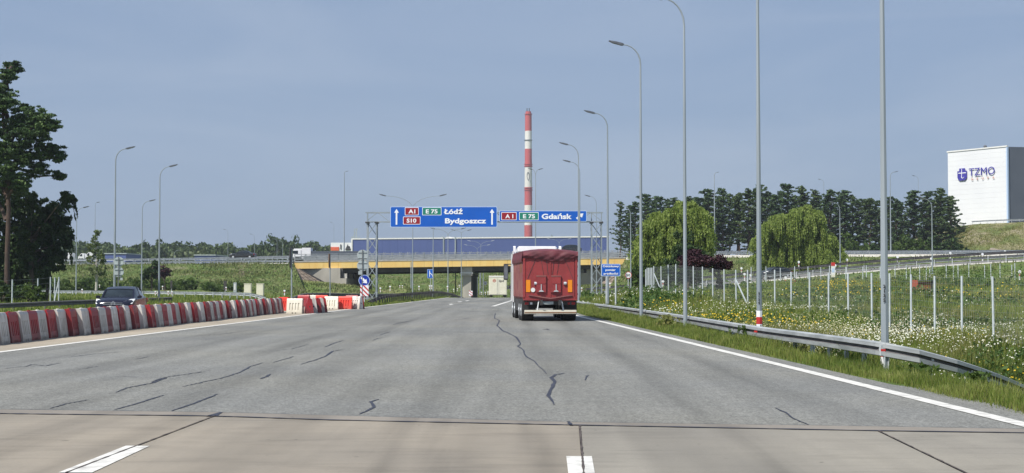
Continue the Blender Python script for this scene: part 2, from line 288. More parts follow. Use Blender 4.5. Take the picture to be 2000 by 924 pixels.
# ------------------------------------------------------------------ object helpers
def tag(o, label=None, cat=None, group=None, kind=None):
    if label: o['label'] = label
    if cat: o['category'] = cat
    if group: o['group'] = group
    if kind: o['kind'] = kind
    return o
def thing(name, label, cat, loc=(0, 0, 0), rz=0, group=None):
    o = bpy.data.objects.new(name, None); COL.objects.link(o); o.empty_display_size = .3
    o.location = loc; o.rotation_euler = (0, 0, rz); return tag(o, label, cat, group)
def link(name, me, parent=None, loc=None, rot=None, scale=None):
    o = bpy.data.objects.new(name, me); COL.objects.link(o)
    if parent: o.parent = parent
    if loc is not None: o.location = loc
    if rot is not None: o.rotation_euler = rot
    if scale is not None: o.scale = scale
    return o
class MB:
    def __init__(s): s.v = []; s.f = []; s.m = []; s.cur = 0
    def add(s, vs, fs):
        b = len(s.v); s.v += [tuple(v) for v in vs]
        for f in fs: s.f.append(tuple(b+i for i in f)); s.m.append(s.cur)
        return s
    def box(s, c, size, rz=0, rot=None):
        x, y, z = [a/2 for a in size]
        vs = [Vector((i*x, j*y, k*z)) for i in (-1, 1) for j in (-1, 1) for k in (-1, 1)]
        q = rot if rot is not None else Matrix.Rotation(rz, 3, 'Z')
        vs = [q @ v + Vector(c) for v in vs]
        return s.add(vs, [(0, 1, 3, 2), (4, 6, 7, 5), (0, 4, 5, 1), (2, 3, 7, 6), (0, 2, 6, 4), (1, 5, 7, 3)])
    def bar(s, a, b, w, h=None):
        a, b = Vector(a), Vector(b); d = b-a; L = d.length
        if L < 1e-6: return s
        q = d.to_track_quat('Z', 'Y').to_matrix(); return s.box((a+b)/2, (w, h or w, L), rot=q)
    def tube(s, pts, rad, n=8, caps=True):
        pts = [Vector(p) for p in pts]; rad = rad if isinstance(rad, (list, tuple)) else [rad]*len(pts)
        b = len(s.v); fs = []; up = None
        for i, p in enumerate(pts):
            d = (pts[min(i+1, len(pts)-1)]-pts[max(i-1, 0)]).normalized()
            if up is None: up = Vector((1, 0, 0)) if abs(d.x) < .9 else Vector((0, 1, 0))
            a1 = (up - d*up.dot(d)).normalized(); a2 = d.cross(a1); up = a1
            for k in range(n):
                t = 2*math.pi*k/n; s.v.append(tuple(p+(a1*math.cos(t)+a2*math.sin(t))*rad[i]))
        for i in range(len(pts)-1):
            for k in range(n): fs.append((b+i*n+k, b+i*n+(k+1) % n, b+(i+1)*n+(k+1) % n, b+(i+1)*n+k))
        if caps: fs.append(tuple(b+k for k in range(n))[::-1]); fs.append(tuple(b+(len(pts)-1)*n+k for k in range(n)))
        for f in fs: s.f.append(f); s.m.append(s.cur)
        return s
    def prism(s, poly, t, axis='Y', off=0):
        """poly 2D (x,z) extruded along Y by t (or axis X: poly (y,z); axis Z: poly (x,y))"""
        n = len(poly)
        def mk(p, q):
            if axis == 'Y': return (p[0], off+q, p[1])
            if axis == 'X': return (off+q, p[0], p[1])
            return (p[0], p[1], off+q)
        vs = [mk(p, 0) for p in poly]+[mk(p, t) for p in poly]
        fs = [tuple(range(n)), tuple(range(2*n-1, n-1, -1))]+[(i, i+n, (i+1) % n+n, (i+1) % n) for i in range(n)]
        return s.add(vs, fs)
    def disc(s, c, r, t, n=24, axis='Y'):
        return s.prism([(c[0]+r*math.cos(2*math.pi*k/n), c[2]+r*math.sin(2*math.pi*k/n)) for k in range(n)], t, 'Y', c[1]) if axis == 'Y' else \
            s.prism([(c[1]+r*math.cos(2*math.pi*k/n), c[2]+r*math.sin(2*math.pi*k/n)) for k in range(n)], t, 'X', c[0])
    def mesh(s, name, mats, smooth=False, bevel=0):
        me = bpy.data.meshes.new(name); me.from_pydata(s.v, [], s.f)
        for m_ in (mats if isinstance(mats, (list, tuple)) else [mats]): me.materials.append(M[m_] if isinstance(m_, str) else m_)
        if any(s.m): me.polygons.foreach_set('material_index', s.m)
        import bmesh
        bm = bmesh.new(); bm.from_mesh(me)
        bmesh.ops.recalc_face_normals(bm, faces=bm.faces)
        if bevel: bmesh.ops.bevel(bm, geom=[e for e in bm.edges if len(e.link_faces) == 2 and e.calc_face_angle(0) > .6], offset=bevel, segments=2, affect='EDGES', clamp_overlap=True)
        bm.to_mesh(me); bm.free()
        if smooth:
            me.shade_smooth()
            try: me.set_sharp_from_angle(angle=R(38))
            except Exception: pass
        return me
    def build(s, name, mats, parent=None, smooth=False, bevel=0, **kw):
        return link(name, s.mesh(name, mats, smooth, bevel), parent, **kw)
def npmesh(name, verts, faces, mats, matidx=None, smooth=False):
    me = bpy.data.meshes.new(name); verts = np.asarray(verts, dtype=np.float32); faces = np.asarray(faces, dtype=np.int32)
    k = faces.shape[1]; nf = len(faces)
    me.vertices.add(len(verts)); me.vertices.foreach_set('co', verts.ravel())
    me.loops.add(nf*k); me.loops.foreach_set('vertex_index', faces.ravel())
    me.polygons.add(nf); me.polygons.foreach_set('loop_start', np.arange(0, nf*k, k, dtype=np.int32))
    try: me.polygons.foreach_set('loop_total', np.full(nf, k, dtype=np.int32))
    except Exception: pass
    for m_ in (mats if isinstance(mats, (list, tuple)) else [mats]): me.materials.append(M[m_])
    if matidx is not None: me.polygons.foreach_set('material_index', np.asarray(matidx, dtype=np.int32))
    me.polygons.foreach_set('use_smooth', np.full(nf, smooth))
    me.update(calc_edges=True); return me
def copy_tree(o, parent=None, **kw):
    c = o.copy(); COL.objects.link(c)
    if parent: c.parent = parent
    for ch in list(o.children): copy_tree(ch, c)
    for k, v in kw.items(): setattr(c, k, v)
    return c
ORD = ['first', 'second', 'third', 'fourth', 'fifth', 'sixth', 'seventh', 'eighth', 'ninth', 'tenth', 'eleventh', 'twelfth', 'thirteenth',
       'fourteenth', 'fifteenth', 'sixteenth', 'seventeenth', 'eighteenth', 'nineteenth']
TENS = ['', '', 'twenty', 'thirty', 'forty', 'fifty', 'sixty']; TENTH = ['', '', 'twentieth', 'thirtieth', 'fortieth', 'fiftieth', 'sixtieth']
def ordn(i):
    if i < 19: return ORD[i]
    n = i+1
    return TENTH[n//10] if n % 10 == 0 else TENS[n//10]+'-'+ORD[n % 10-1]
def text(name, s, height, m_, parent, loc, rot=(math.pi/2, 0, 0), bold=.02, align='LEFT', width=None, ext=.004, vcenter=False):
    cu = bpy.data.curves.new('t', 'FONT'); cu.body = s; cu.size = 1; cu.extrude = ext; cu.offset = bold; cu.resolution_u = 3
    cu.align_x = align
    o = bpy.data.objects.new('t', cu); COL.objects.link(o)
    dg = bpy.context.evaluated_depsgraph_get(); me = bpy.data.meshes.new_from_object(o.evaluated_get(dg))
    bpy.data.objects.remove(o); bpy.data.curves.remove(cu)
    co = np.empty(len(me.vertices)*3, dtype=np.float32); me.vertices.foreach_get('co', co); co = co.reshape(-1, 3)
    # cap height of the built-in font is about 0.73
    k = height/.73; sx = k
    if width:
        w = co[:, 0].max()-co[:, 0].min(); sx = width/w
        if align == 'LEFT': co[:, 0] -= co[:, 0].min()
        elif align == 'CENTER': co[:, 0] -= (co[:, 0].max()+co[:, 0].min())/2
    co[:, 0] *= sx; co[:, 1] *= k
    me.vertices.foreach_set('co', co.ravel()); me.update(); me.name = name
    me.materials.clear(); me.materials.append(M[m_])
    return link(name, me, parent, loc, rot)

# ------------------------------------------------------------------ terrain height
LEFT_LINE = [G(-420, 740), G(0, 688), G(350, 645), G(700, 602), G(800, 590.5), G(880, 581)]
RIGHT_LINE = [G(2400, 928), G(2000, 830), G(1560, 722), G(1190, 632), G(1122, 616)]
def zroad(y):
    return np.where(np.asarray(y) < 190, 0.0, -1.1*np.clip((np.asarray(y)-190)/60, 0, 1)**1.3)
_ly = np.array([p.y for p in LEFT_LINE]+[260, 330]); _lx = np.array([p.x for p in LEFT_LINE]+[-7.0, -9.5])
_ry = np.array([p.y for p in RIGHT_LINE]+[130, 200, 260, 330]); _rx = np.array([p.x for p in RIGHT_LINE]+[2.9, 1.6, 1.2, -1.5])
def XL(y): return np.interp(y, _ly, _lx)
def XR(y): return np.interp(y, _ry, _rx)
CP = np.array([
 # right verge and meadow
 (8, 16, -.35), (12, 18, -.8), (7.8, 26, -.22), (7.8, 31, -.25), (7.3, 40, -.2), (6.9, 55, -.12), (6.4, 68, -.1), (5.6, 82, 0), (5, 100, .05),
 (9, 25, -.5), (9.3, 30.7, -.56), (10.6, 32, -.85), (12, 33.3, -1.08), (13, 36, -1.0), (13.5, 38.5, -.6), (15, 36, -1.1), (14.2, 42, -.12), (14, 55, .1), (13.8, 67, .25), (11.8, 72, .42), (10.8, 80, .62), (10.5, 90, .92), (9.8, 100, .95), (8, 125, .3), (9, 140, .05), (14, 150, .5),
 (20, 45, -.15), (20, 60, .0), (26, 60, -.1), (22, 75, .25), (32, 78, -.1), (32, 95, -.05), (28, 95, .3), (30, 108, .95), (20, 95, .7), (22, 120, 1.0), (18, 105, .9), (26, 135, 1.5), (35, 135, 1.6), (45, 130, 1.4),
 (36, 158, 1.9), (46, 158, 2.2), (56, 155, 2.4), (24, 165, 1.0), (40, 100, -.1), (60, 100, 0), (50, 60, -.3), (90, 100, 0), (120, 160, 2.0), (12, 175, -.1), (16, 172, .2),
 (30, 215, 1.6), (60, 210, 2.4), (90, 215, 2.6), (12, 215, -.3), (8, 240, -.6), (20, 240, .8),
 # left
 (-13, 30, 0), (-16, 60, 0), (-20, 90, 0), (-30, 60, 0), (-30, 90, 0), (-26, 110, 0), (-40, 110, .1), (-60, 130, .3), (-36, 140, .1), (-20, 140, 0), (-13, 150, 0), (-12, 180, -.1),
 (-45, 180, .4), (-70, 190, .7), (-30, 190, .2), (-25, 215, .3), (-50, 215, 1.0), (-80, 215, 1.3), (-20, 250, -.6), (-12, 230, -.5), (-28, 230, .2),
 (0, 300, 0), (-60, 300, 0), (60, 300, 1), (0, 420, 0), (-150, 420, 0), (150, 420, 2), (0, 900, 0), (-500, 900, 0), (500, 900, 0), (-150, 150, .3), (-200, 60, 0), (200, 60, 0),
 (0, 2500, 0), (0, -60, 0), (-60, 0, 0), (60, 0, -.3)], dtype=float)
gp = [(1500, 569, 140), (1580, 572, 128), (1660, 576, 118), (1720, 581, 108), (1800, 589, 99), (1900, 600, 92), (2000, 612, 86), (2200, 636, 78)]
PATHP = np.array([tuple(P(*q)) for q in gp])
RG = [(P(px, py, F_PX/p), h) for px, py, p, h in ((2230, 862, 76.7, .5), (2100, 800, 80, .52), (2050, 773, 82, .54), (2000, 751.5, 84, .56), (1965, 737, 86, .58), (1930, 723, 88, .60), (1895, 711, 89.5, .62), (1860, 699.5, 91, .66), (1825, 690, 92, .70), (1795, 682, 92, .74), (1727, 668, 92, .80), (1660, 659, 86, .80), (1600, 651.5, 80, .8), (1540, 645, 74, .8))]
RG = [(p.x, p.y, p.z-h) for p, h in RG]+[(p.x, p.y, p.z) for p in (P(px, py, d) for px, py, d in
     ((2200, 872, 30), (2100, 838, 30), (2050, 820, 30), (2000, 804, 29.5), (1930, 786, 28.5), (1860, 768, 27.5), (2200, 895, 25), (2100, 860, 25), (2000, 822, 25), (1930, 800, 24.5), (1860, 784, 24), (2100, 878, 21), (2000, 838, 21), (1930, 815, 21)))]
RG = np.array(RG)
def T0(x, y):
    x = np.atleast_1d(np.asarray(x, float)); y = np.atleast_1d(np.asarray(y, float))
    sh = x.shape; x = x.ravel(); y = y.ravel(); out = np.empty(len(x))
    for i in range(0, len(x), 20000):
        xx = x[i:i+20000, None]; yy = y[i:i+20000, None]
        w = 1/(((xx-CP[:, 0])**2*1.6+(yy-CP[:, 1])**2*.5)+.8)**2
        o_ = (w*CP[:, 2]).sum(1)/w.sum(1)
        d2 = (xx-RG[:, 0])**2+(yy-RG[:, 1])**2; wr = np.exp(-d2/1.2); ws_ = wr.sum(1)+1e-9; zr_ = (wr*RG[:, 2]).sum(1)/ws_
        a_ = np.exp(-d2.min(1)/5.0); o_ = o_*(1-a_)+np.where(d2.min(1) < 30, zr_, o_)*a_
        xp = xx[:, 0]; dp = yy[:, 0]-np.interp(xp, PATHP[:, 0], PATHP[:, 1]); zp = np.interp(xp, PATHP[:, 0], PATHP[:, 2]); ap = np.where((xp > 20) & (xp < 36), np.where(dp < -1, np.exp(-((dp+1)/4.0)**2), np.where(dp > 1.2, np.exp(-((dp-1.2)/3)**2), 1)), 0)*np.clip((xp-20)/3, 0, 1)
        out[i:i+20000] = o_*(1-ap)+zp*ap
    return out.reshape(sh)
def vnoise(x, y, s, seed=0):
    r = np.random.RandomState(seed); g = r.rand(64, 64)
    u = x/s+1000; v = y/s+1000; i = np.floor(u).astype(int); j = np.floor(v).astype(int); fu = u-i; fv = v-j
    fu = fu*fu*(3-2*fu); fv = fv*fv*(3-2*fv)
    a = g[i % 64, j % 64]; b = g[(i+1) % 64, j % 64]; c = g[i % 64, (j+1) % 64]; d = g[(i+1) % 64, (j+1) % 64]
    return (a*(1-fu)+b*fu)*(1-fv)+(c*(1-fu)+d*fu)*fv-.5
def sm(t): t = np.clip(t, 0, 1); return t*t*(3-2*t)
def LC(y): # the paved ground left of the white line: outer (left) limit
    return np.interp(y, [0, 60, 100, 120, 150, 200, 260], [-23.5, -23.5, -23, -22.6, -23, -24, -25])
def LI(y): # inner limit of that paving (the grass wedge starts between)
    return np.interp(y, [0, 104, 112, 130, 200, 260], [-11.5, -11.5, -12.6, -15.5, -16.5, -17])
def TZ(x, y):
    x = np.atleast_1d(np.asarray(x, float)); y = np.atleast_1d(np.asarray(y, float))
    t = T0(x, y); zr = zroad(y)
    xl = XL(y); xr = XR(y)
    ins_main = (x > xl-.1) & (x < xr+.55)
    ds = np.where(x > xr, x-xr-.55, np.where(x < xl, xl-.1-x, 0))
    li, lc = LI(y), LC(y)
    dl = np.where((x < li) & (x > lc), 0, np.minimum(np.abs(x-li), np.abs(x-lc)))
    inside = ins_main | ((x < li) & (x > lc))
    dd = np.where(inside, 0, np.minimum(ds, dl))
    k = sm(dd/2.2)
    n = (vnoise(x, y, 3.0, 1)*.18+vnoise(x, y, 1.1, 2)*.07)*np.clip((y-36)/20, .15, 1)
    z = zr*(1-k)+(t+n+np.where(y > 190, zr*.4, 0))*k
    return z-.05*(1-sm(dd/.15))
def tz(x, y): return float(TZ(x, y)[0])

ys = np.concatenate([np.linspace(-60, 8, 8), np.geomspace(10, 330, 300), np.geomspace(345, 6000, 24)])
u = np.linspace(-1, 1, 321); xs = np.sinh(u*6.2)/math.sinh(6.2)*3500
u2 = np.linspace(-30, 70, 201); xs = np.unique(np.concatenate([xs[np.abs(xs) > 70], xs[(xs < -30) & (xs > -70)], u2]))
gx, gy = np.meshgrid(xs, ys); gz = TZ(gx.ravel(), gy.ravel())
nx, ny = len(xs), len(ys)
idx = np.arange(nx*ny).reshape(ny, nx)
fc = np.stack([idx[:-1, :-1], idx[:-1, 1:], idx[1:, 1:], idx[1:, :-1]], -1).reshape(-1, 4)
me = npmesh('ground', np.stack([gx.ravel(), gy.ravel(), gz], 1), fc, ['ground'], smooth=True)
tag(link('ground', me), kind='structure')

# ------------------------------------------------------------------ road surfaces
def strip_mesh(name, ya, xa, xb, m_, z, n=None):
    vs = []; fs = []
    for i, y in enumerate(ya):
        zz = float(zroad(y))+z; vs += [(float(xa(y)), y, zz), (float(xb(y)), y, zz)]
        if i: fs.append((2*i-2, 2*i-1, 2*i+1, 2*i))
    b = MB(); b.add(vs, fs); return b.mesh(name, m_)
JL = [G(-500, 789), G(0, 800), G(430, 805.5), G(880, 818), G(1110, 824.5), G(1350, 828), G(1580, 831), G(2000, 838), G(2500, 847)]
JU = [G(-500, 797), G(0, 808.5), G(415, 813), G(650, 821), G(1130, 831), G(1715, 842), G(2000, 846), G(2500, 855)]
# asphalt: polygon from the joint forward
road = MB()
yy = list(np.linspace(24, 330, 120))
left = [(float(XL(y))-.05, y) for y in yy]; right = [(float(XR(y))+.55, y) for y in yy]
vs = []; fs = []
for i, y in enumerate(yy):
    zz = float(zroad(y)); vs += [(left[i][0], y, zz), (right[i][0], y, zz)]
    if i: fs.append((2*i-2, 2*i-1, 2*i+1, 2*i))
road.add(vs, fs)
near = [(p.x, p.y, 0) for p in JL]
near = [(-16, JL[0].y+.2, 0)]+near[1:-1]+[(9.0, JL[-1].y, 0)]
# fan between the joint and y=24
nl = len(near); far = [(left[0][0]+(right[0][0]-left[0][0])*i/(nl-1), 24, 0) for i in range(nl)]
b0 = MB(); b0.add(near+far, [(i, i+1, nl+i+1, nl+i) for i in range(nl-1)])
road.add(b0.v, b0.f)
ROAD = tag(road.build('asphalt_road', 'asphalt'), kind='structure')

CONC = tag(MB().add([(-30, -60, -.03), (12, -60, -.03), (12, 22, -.03), (-30, 22, -.03)], [(0, 1, 2, 3)]).build('concrete_base', 'joint'), kind='structure')
SH = tag(strip_mesh('concrete_shoulder', list(np.linspace(15, 200, 60)), lambda y: LC(y), lambda y: np.minimum(XL(y)+.0, LI(y)+.6 if y > 104 else 0), 'shoulder', -.004) and
         link('concrete_shoulder', bpy.data.meshes['concrete_shoulder']), kind='structure')
# joint strip
def clipb(pts, x0, x1): return [Vector((min(max(p.x, x0), x1), p.y, p.z)) for p in pts]
a = [Vector((p.x, p.y, .002)) for p in JL]; b = [Vector((p.x, p.y, .002)) for p in JU]
def poly_at(pts, x): return float(np.interp(x, [p.x for p in pts], [p.y for p in pts]))
xs_ = np.linspace(-14, 9, 60); m_ = MB()
m_.add([(x, poly_at(JL, x)-.0, .003) for x in xs_]+[(x, poly_at(JU, x), .003) for x in xs_], [(i, i+1, 60+i+1, 60+i) for i in range(59)])
tag(m_.build('joint_strip', 'strip'), kind='structure')
# concrete slabs, split by the longitudinal seams, each a piece with a real gap
seams = [(-30, -30, -30, -30), None]
s1 = (G(420, 812.5), G(130, 924)); s2 = (G(1132, 831), G(1140, 924)); s3 = (G(1715, 842), G(1885, 924))
def seam_x(s, y): return s[0].x+(s[1].x-s[0].x)*(y-s[0].y)/(s[1].y-s[0].y)
ynear = 5.0
def slab(xa_top, xa_bot, xb_top, xb_bot, name, m_, dz):
    g = .012; n = 14; top = []
    for i in range(n+1):
        x = xa_top+g+(xb_top-xa_top-2*g)*i/n; top.append((x, poly_at(JU, x)-.02, dz))
    bot = [(xa_bot+g+(xb_bot-xa_bot-2*g)*i/n, ynear, dz) for i in range(n+1)]
    low = [(v[0], v[1], -.2) for v in top+bot]
    mb = MB(); k = n+1
    mb.add(top+bot+low, [(i, i+1, k+i+1, k+i) for i in range(n)]+[(i, i+1, 2*k+i+1, 2*k+i) for i in range(n)]+[(0, k, 3*k, 2*k), (n, k+n, 3*k+n, 2*k+n)])
    return mb.build(name, m_, CONC)
sxs = [(-14, -14), (seam_x(s1, s1[0].y), seam_x(s1, ynear)), (seam_x(s2, s2[0].y), seam_x(s2, ynear)), (seam_x(s3, s3[0].y), seam_x(s3, ynear)), (9, 9)]
for i in range(4):
    slab(sxs[i][0], sxs[i][1], sxs[i+1][0], sxs[i+1][1], 'concrete_slab', 'slab' if i < 2 else 'slab2', .0)

def ribbon(name, pts, widths, m_, parent, z=.006, jit=0, seed=0):
    rr = random.Random(seed); v = []; n = len(pts)
    for i, p in enumerate(pts):
        d = (pts[min(i+1, n-1)]-pts[max(i-1, 0)]); d.z = 0; d.normalize(); s = Vector((-d.y, d.x, 0))
        w = widths[i]*(1+jit*(rr.random()-.5))/2
        for sg in (1, -1):
            q = p+s*sg*w; v.append((q.x, q.y, float(zroad(q.y))+z))
    mb = MB(); mb.add(v, [(2*i, 2*i+1, 2*i+3, 2*i+2) for i in range(n-1)]); return mb.build(name, m_, parent)
def densify(pts, step):
    o = []
    for a_, b_ in zip(pts[:-1], pts[1:]):
        k = max(1, int((b_-a_).length/step)); o += [a_.lerp(b_, t/k) for t in range(k)]
    return o+[pts[-1]]
# edge lines
def edge_line(name, fx, y0, y1, w, parent):
    ys_ = np.concatenate([np.linspace(y0, 60, 20), np.linspace(62, y1, 40)]) if y0 < 60 else np.linspace(y0, y1, 40)
    p = [Vector((float(fx(y)), y, 0)) for y in ys_]; return ribbon(name, p, [w]*len(p), 'paint', parent, .008)
edge_line('edge_line', XL, 19, 262, .24, ROAD)
edge_line('edge_line', XR, 16.5, 262, .24, ROAD)
ribbon('edge_line', [G(963, 598.5), G(1000, 587)], [.3, .3], 'paint', ROAD, .008)
def quadmark(px, parent, z=.006):
    c = [G(*q) for q in px]; mb = MB(); mb.add([(q.x, q.y, z) for q in c], [(0, 1, 2, 3)]); return mb.build('lane_dash', 'paint', parent)
quadmark([(246, 871.5), (292, 872), (180, 924), (114, 924)], CONC)
quadmark([(1106, 892), (1156, 892), (1162, 926), (1110, 926)], CONC)
for q in [[(893, 589.6), (900, 588.6), (904, 589.4), (896, 590.4)], [(908, 587.6), (914, 586.8), (918, 587.3), (911, 588.2)], [(876, 594.6), (882, 593.6), (886, 594.4), (880, 595.6)]]:
    quadmark(q, ROAD, .01)
# sealed cracks traced on the road surface
CR = [
 ([(967, 612), (966, 622), (975, 626), (971, 636), (980, 645), (997, 653), (1008, 658), (1014, 668), (1017, 673), (1011, 676), (1021, 682), (1026, 694), (1031, 699), (1044, 706), (1050, 714), (1060, 722), (1067, 730)], 2.2),
 ([(1104, 729), (1086, 732), (1076, 738), (1084, 745), (1079, 756), (1071, 773), (1077, 781), (1082, 791)], 5),
 ([(1150, 733), (1145, 736), (1143, 743)], 3), ([(1060, 644), (1068, 643), (1074, 645)], 3),
 ([(702, 810), (714, 804), (731, 796), (724, 785), (740, 780)], 4.5),
 ([(1514, 797), (1537, 808), (1551, 819), (1580, 830)], 3.2),
 ([(335, 803), (380, 788), (410, 776), (425, 770)], 4.5), ([(224, 801), (270, 788), (320, 772)], 4), ([(98, 798), (135, 788), (174, 781)], 3),
 ([(226, 767), (248, 758), (300, 748), (325, 738), (310, 741), (296, 747)], 4), ([(318, 738), (350, 733), (380, 729), (402, 726)], 3),
 ([(355, 756), (400, 746), (440, 737), (470, 727), (490, 716), (514, 709)], 3), ([(236, 735), (270, 737), (320, 737)], 1.2),
 ([(8, 720), (50, 716), (62, 712), (88, 715), (120, 709)], 2.5), ([(134, 698), (180, 692), (240, 687)], 2), ([(152, 722), (190, 716)], 2), ([(265, 702), (292, 697)], 1.8),
 ([(533, 708), (560, 701), (573, 696)], 2), ([(588, 712), (620, 702), (638, 695), (650, 686), (672, 683)], 3), ([(634, 678), (655, 670), (672, 665)], 2.2), ([(508, 740), (520, 736), (528, 731)], 4),
 ([(528, 686), (570, 682), (604, 672)], 1.2), ([(380, 657), (440, 652), (484, 646)], 1.4), ([(400, 664), (420, 661)], 1), ([(500, 648), (530, 645)], 1), ([(728, 665), (738, 661), (760, 659)], 1.6), ([(741, 655), (762, 648)], 1.4),
 ([(767, 634), (805, 626)], 1.6), ([(820, 617), (836, 616)], 1.4), ([(868, 653), (884, 651)], 1.6), ([(900, 624), (918, 621)], 1.4), ([(918, 606), (934, 603)], 1.2), ([(560, 650), (600, 647)], 1), ([(620, 640), (660, 636)], 1),
]
for ci, (pl, w) in enumerate(CR):
    rr = random.Random(ci); pts = []
    fine = []
    for (a_, b_) in zip(pl[:-1], pl[1:]):
        k = max(2, int(math.hypot(b_[0]-a_[0], b_[1]-a_[1])/4))
        for t in range(k): fine.append((a_[0]+(b_[0]-a_[0])*t/k+rr.uniform(-1, 1)*.9, a_[1]+(b_[1]-a_[1])*t/k+rr.uniform(-1, 1)*.35))
    fine.append(pl[-1]); pts = [G(*q) for q in fine]
    ws = []
    for i, p in enumerate(pts):
        ppm = F_PX/p.y; t = i/(len(pts)-1); env = .35+.65*min(1, 5*min(t, 1-t)+.1)
        ws.append(max(.018, 1.3*w/ppm*env*(.75+.5*rr.random())))
    ribbon('crack_seal', pts, ws, 'seal', ROAD, .006, .3, ci)
def joint_line(pl, w, parent, m_='seal', z=.008, seed=3):
    pts = densify([Vector((x, y, 0)) for x, y in pl], .12); rr = random.Random(seed)
    ribbon('joint_seal', pts, [w*(.5+rr.random()) for _ in pts], m_, parent, z, .2, seed)
joint_line([(x, poly_at(JL, x)) for x in np.linspace(-14, 9, 40)], .022, ROAD)
joint_line([(x, poly_at(JU, x)) for x in np.linspace(-14, 9, 40)], .06, ROAD, seed=5)
joint_line([(G(412, 814).x, G(412, 814).y), (G(432, 806).x, G(432, 806).y)], .09, ROAD, seed=6)
joint_line([(G(1110, 824).x, G(1110, 824).y), (G(1116, 832).x, G(1116, 832).y)], .05, ROAD, seed=7)
for s_ in (s1, s2, s3): joint_line([(s_[0].x, s_[0].y-.02), (s_[0].x+(s_[1].x-s_[0].x)*1.3, s_[0].y+(s_[1].y-s_[0].y)*1.3)], .02, CONC, 'joint', .009, 8)

# ------------------------------------------------------------------ embankments
SCAT = []   # (verts grid as array, n_u, n_v) for scattering tufts
def patch(name, top, bot, nu, nv, m_, amp=.18, kind='structure', seed=1, profile=None, scatter=True):
    top = np.array([tuple(p) for p in top]); bot = np.array([tuple(p) for p in bot])
    tu = np.linspace(0, 1, nu)
    def interp(a): 
        s_ = np.linspace(0, 1, len(a)); return np.stack([np.interp(tu, s_, a[:, k]) for k in range(3)], 1)
    A, B = interp(top), interp(bot); V = []
    for j in range(nv):
        t = j/(nv-1); p = A*(1-t)+B*t
        if profile: p[:, 2] = A[:, 2]+(B[:, 2]-A[:, 2])*profile(t)
        e = math.sin(math.pi*t)**.5 if 0 < t < 1 else 0
        p = p.copy(); p[:, 2] += e*(vnoise(p[:, 0], p[:, 1], 4, seed)*amp*2+vnoise(p[:, 0], p[:, 1], 1.3, seed+1)*amp)
        V.append(p)
    V = np.array(V); id_ = np.arange(nu*nv).reshape(nv, nu)
    f_ = np.stack([id_[:-1, :-1], id_[:-1, 1:], id_[1:, 1:], id_[1:, :-1]], -1).reshape(-1, 4)
    o = link(name, npmesh(name, V.reshape(-1, 3), f_, [m_], smooth=True)); tag(o, kind=kind)
    if scatter: SCAT.append((name, V))
    return o, V
def pl3(lst): return [P(px, py, d) for px, py, d in lst]
# left: overpass approach bank
ltop = pl3([(-500, 520, 240), (120, 517, 239), (400, 515, 238), (573, 514, 237)])
lbot = [Vector((X(px, 212), 212, z)) for px, z in ((-500, 1.2), (120, 1.25), (400, .8), (600, .2))]
patch('grass_bank', ltop, lbot, 160, 16, 'bank')
patch('verge_strip', [p+Vector((0, -.02, .04)) for p in ltop], [p+Vector((0, -.5, z_)) for p, z_ in zip(ltop, (-.42, -.40, -.28, -.1))], 60, 3, 'concrete_lt', 0, scatter=False)
lback = [p+Vector((0, 46, 0)) for p in ltop]
patch('overpass_roadway', ltop, lback, 40, 3, 'asphalt_dark', 0, scatter=False)
patch('grass_bank', lback, [p+Vector((0, 25, -p.z)) for p in lback], 40, 4, 'bank', scatter=False)
# right: upper road bank
rtop = pl3([(1222, 506, 252), (1400, 502, 250), (1640, 500.5, 248), (2000, 499.5, 246), (2700, 498, 240)])
rbot = [Vector((X(px, d), d, z)) for px, d, z in ((1180, 232, -.2), (1400, 226, 1.8), (1640, 224, 2.2), (2000, 222, 2.6), (2700, 216, 3))]
patch('grass_bank', rtop, rbot, 160, 14, 'bank')
patch('verge_strip', [p+Vector((0, -.02, .30)) for p in rtop], [p+Vector((0, -.6, -.12)) for p in rtop], 60, 3, 'concrete_lt', 0, scatter=False)
rback = [p+Vector((0, 46, 0)) for p in rtop]
patch('upper_roadway', rtop, rback, 40, 3, 'asphalt_dark', 0, scatter=False)
patch('grass_bank', rback, [p+Vector((0, 20, -p.z*.5)) for p in rback], 40, 4, 'bank_dry', scatter=False)
# far hill at the right with bare soil
htop = pl3([(1800, 490, 335), (1868, 446, 322), (1900, 438, 318), (2000, 434, 312), (2300, 428, 300), (2700, 424, 292)])
hbot = pl3([(1780, 500, 300), (1850, 497, 298), (1900, 497, 296), (2000, 496, 292), (2300, 494, 284), (2700, 492, 276)])
patch('hill_slope', htop, hbot, 90, 26, 'bank_dry', .5)
patch('hill_top', [p+Vector((0, 30, 0)) for p in htop], htop, 40, 3, 'bank_dry', .1, scatter=False)
so, sv = patch('soil_slide', pl3([(1976, 450, 315.5), (2060, 442, 311), (2200, 440, 304)]), pl3([(1932, 488, 297), (2000, 494, 293), (2200, 493, 288)]), 30, 12, 'soil', .5, scatter=False)
# exit ramp in front of the upper road
rf = [(1150, 186, .05), (1230, 184, .5), (1300, 182, 1.0), (1400, 178, 1.65), (1500, 174, 2.25), (1640, 170, 3.05), (1820, 167, 3.9), (2000, 165, 4.5), (2400, 160, 5.6), (2900, 155, 6.5)]
RF = [Vector((X(px, d), d, z)) for px, d, z in rf]; RB = [p+Vector((0, 9, .25)) for p in RF]
patch('ramp_roadway', RF, RB, 50, 3, 'asphalt_dark', 0, scatter=False)
edge = [p+Vector((0, -.6, .0)) for p in RF]
patch('ramp_verge', [p+Vector((0, 0, .02)) for p in RF], [p+Vector((0, -.9, -.10)) for p in RF], 50, 3, 'concrete_lt', 0, scatter=False)
patch('grass_bank', [p+Vector((0, -.9, -.10)) for p in RF], [Vector((p.x, p.y-.9-max(1.2, (p.z+.3)*2.0), min(p.z-.1, tz(p.x, p.y-8))-.25)) for p in RF], 120, 10, 'bank', .12)
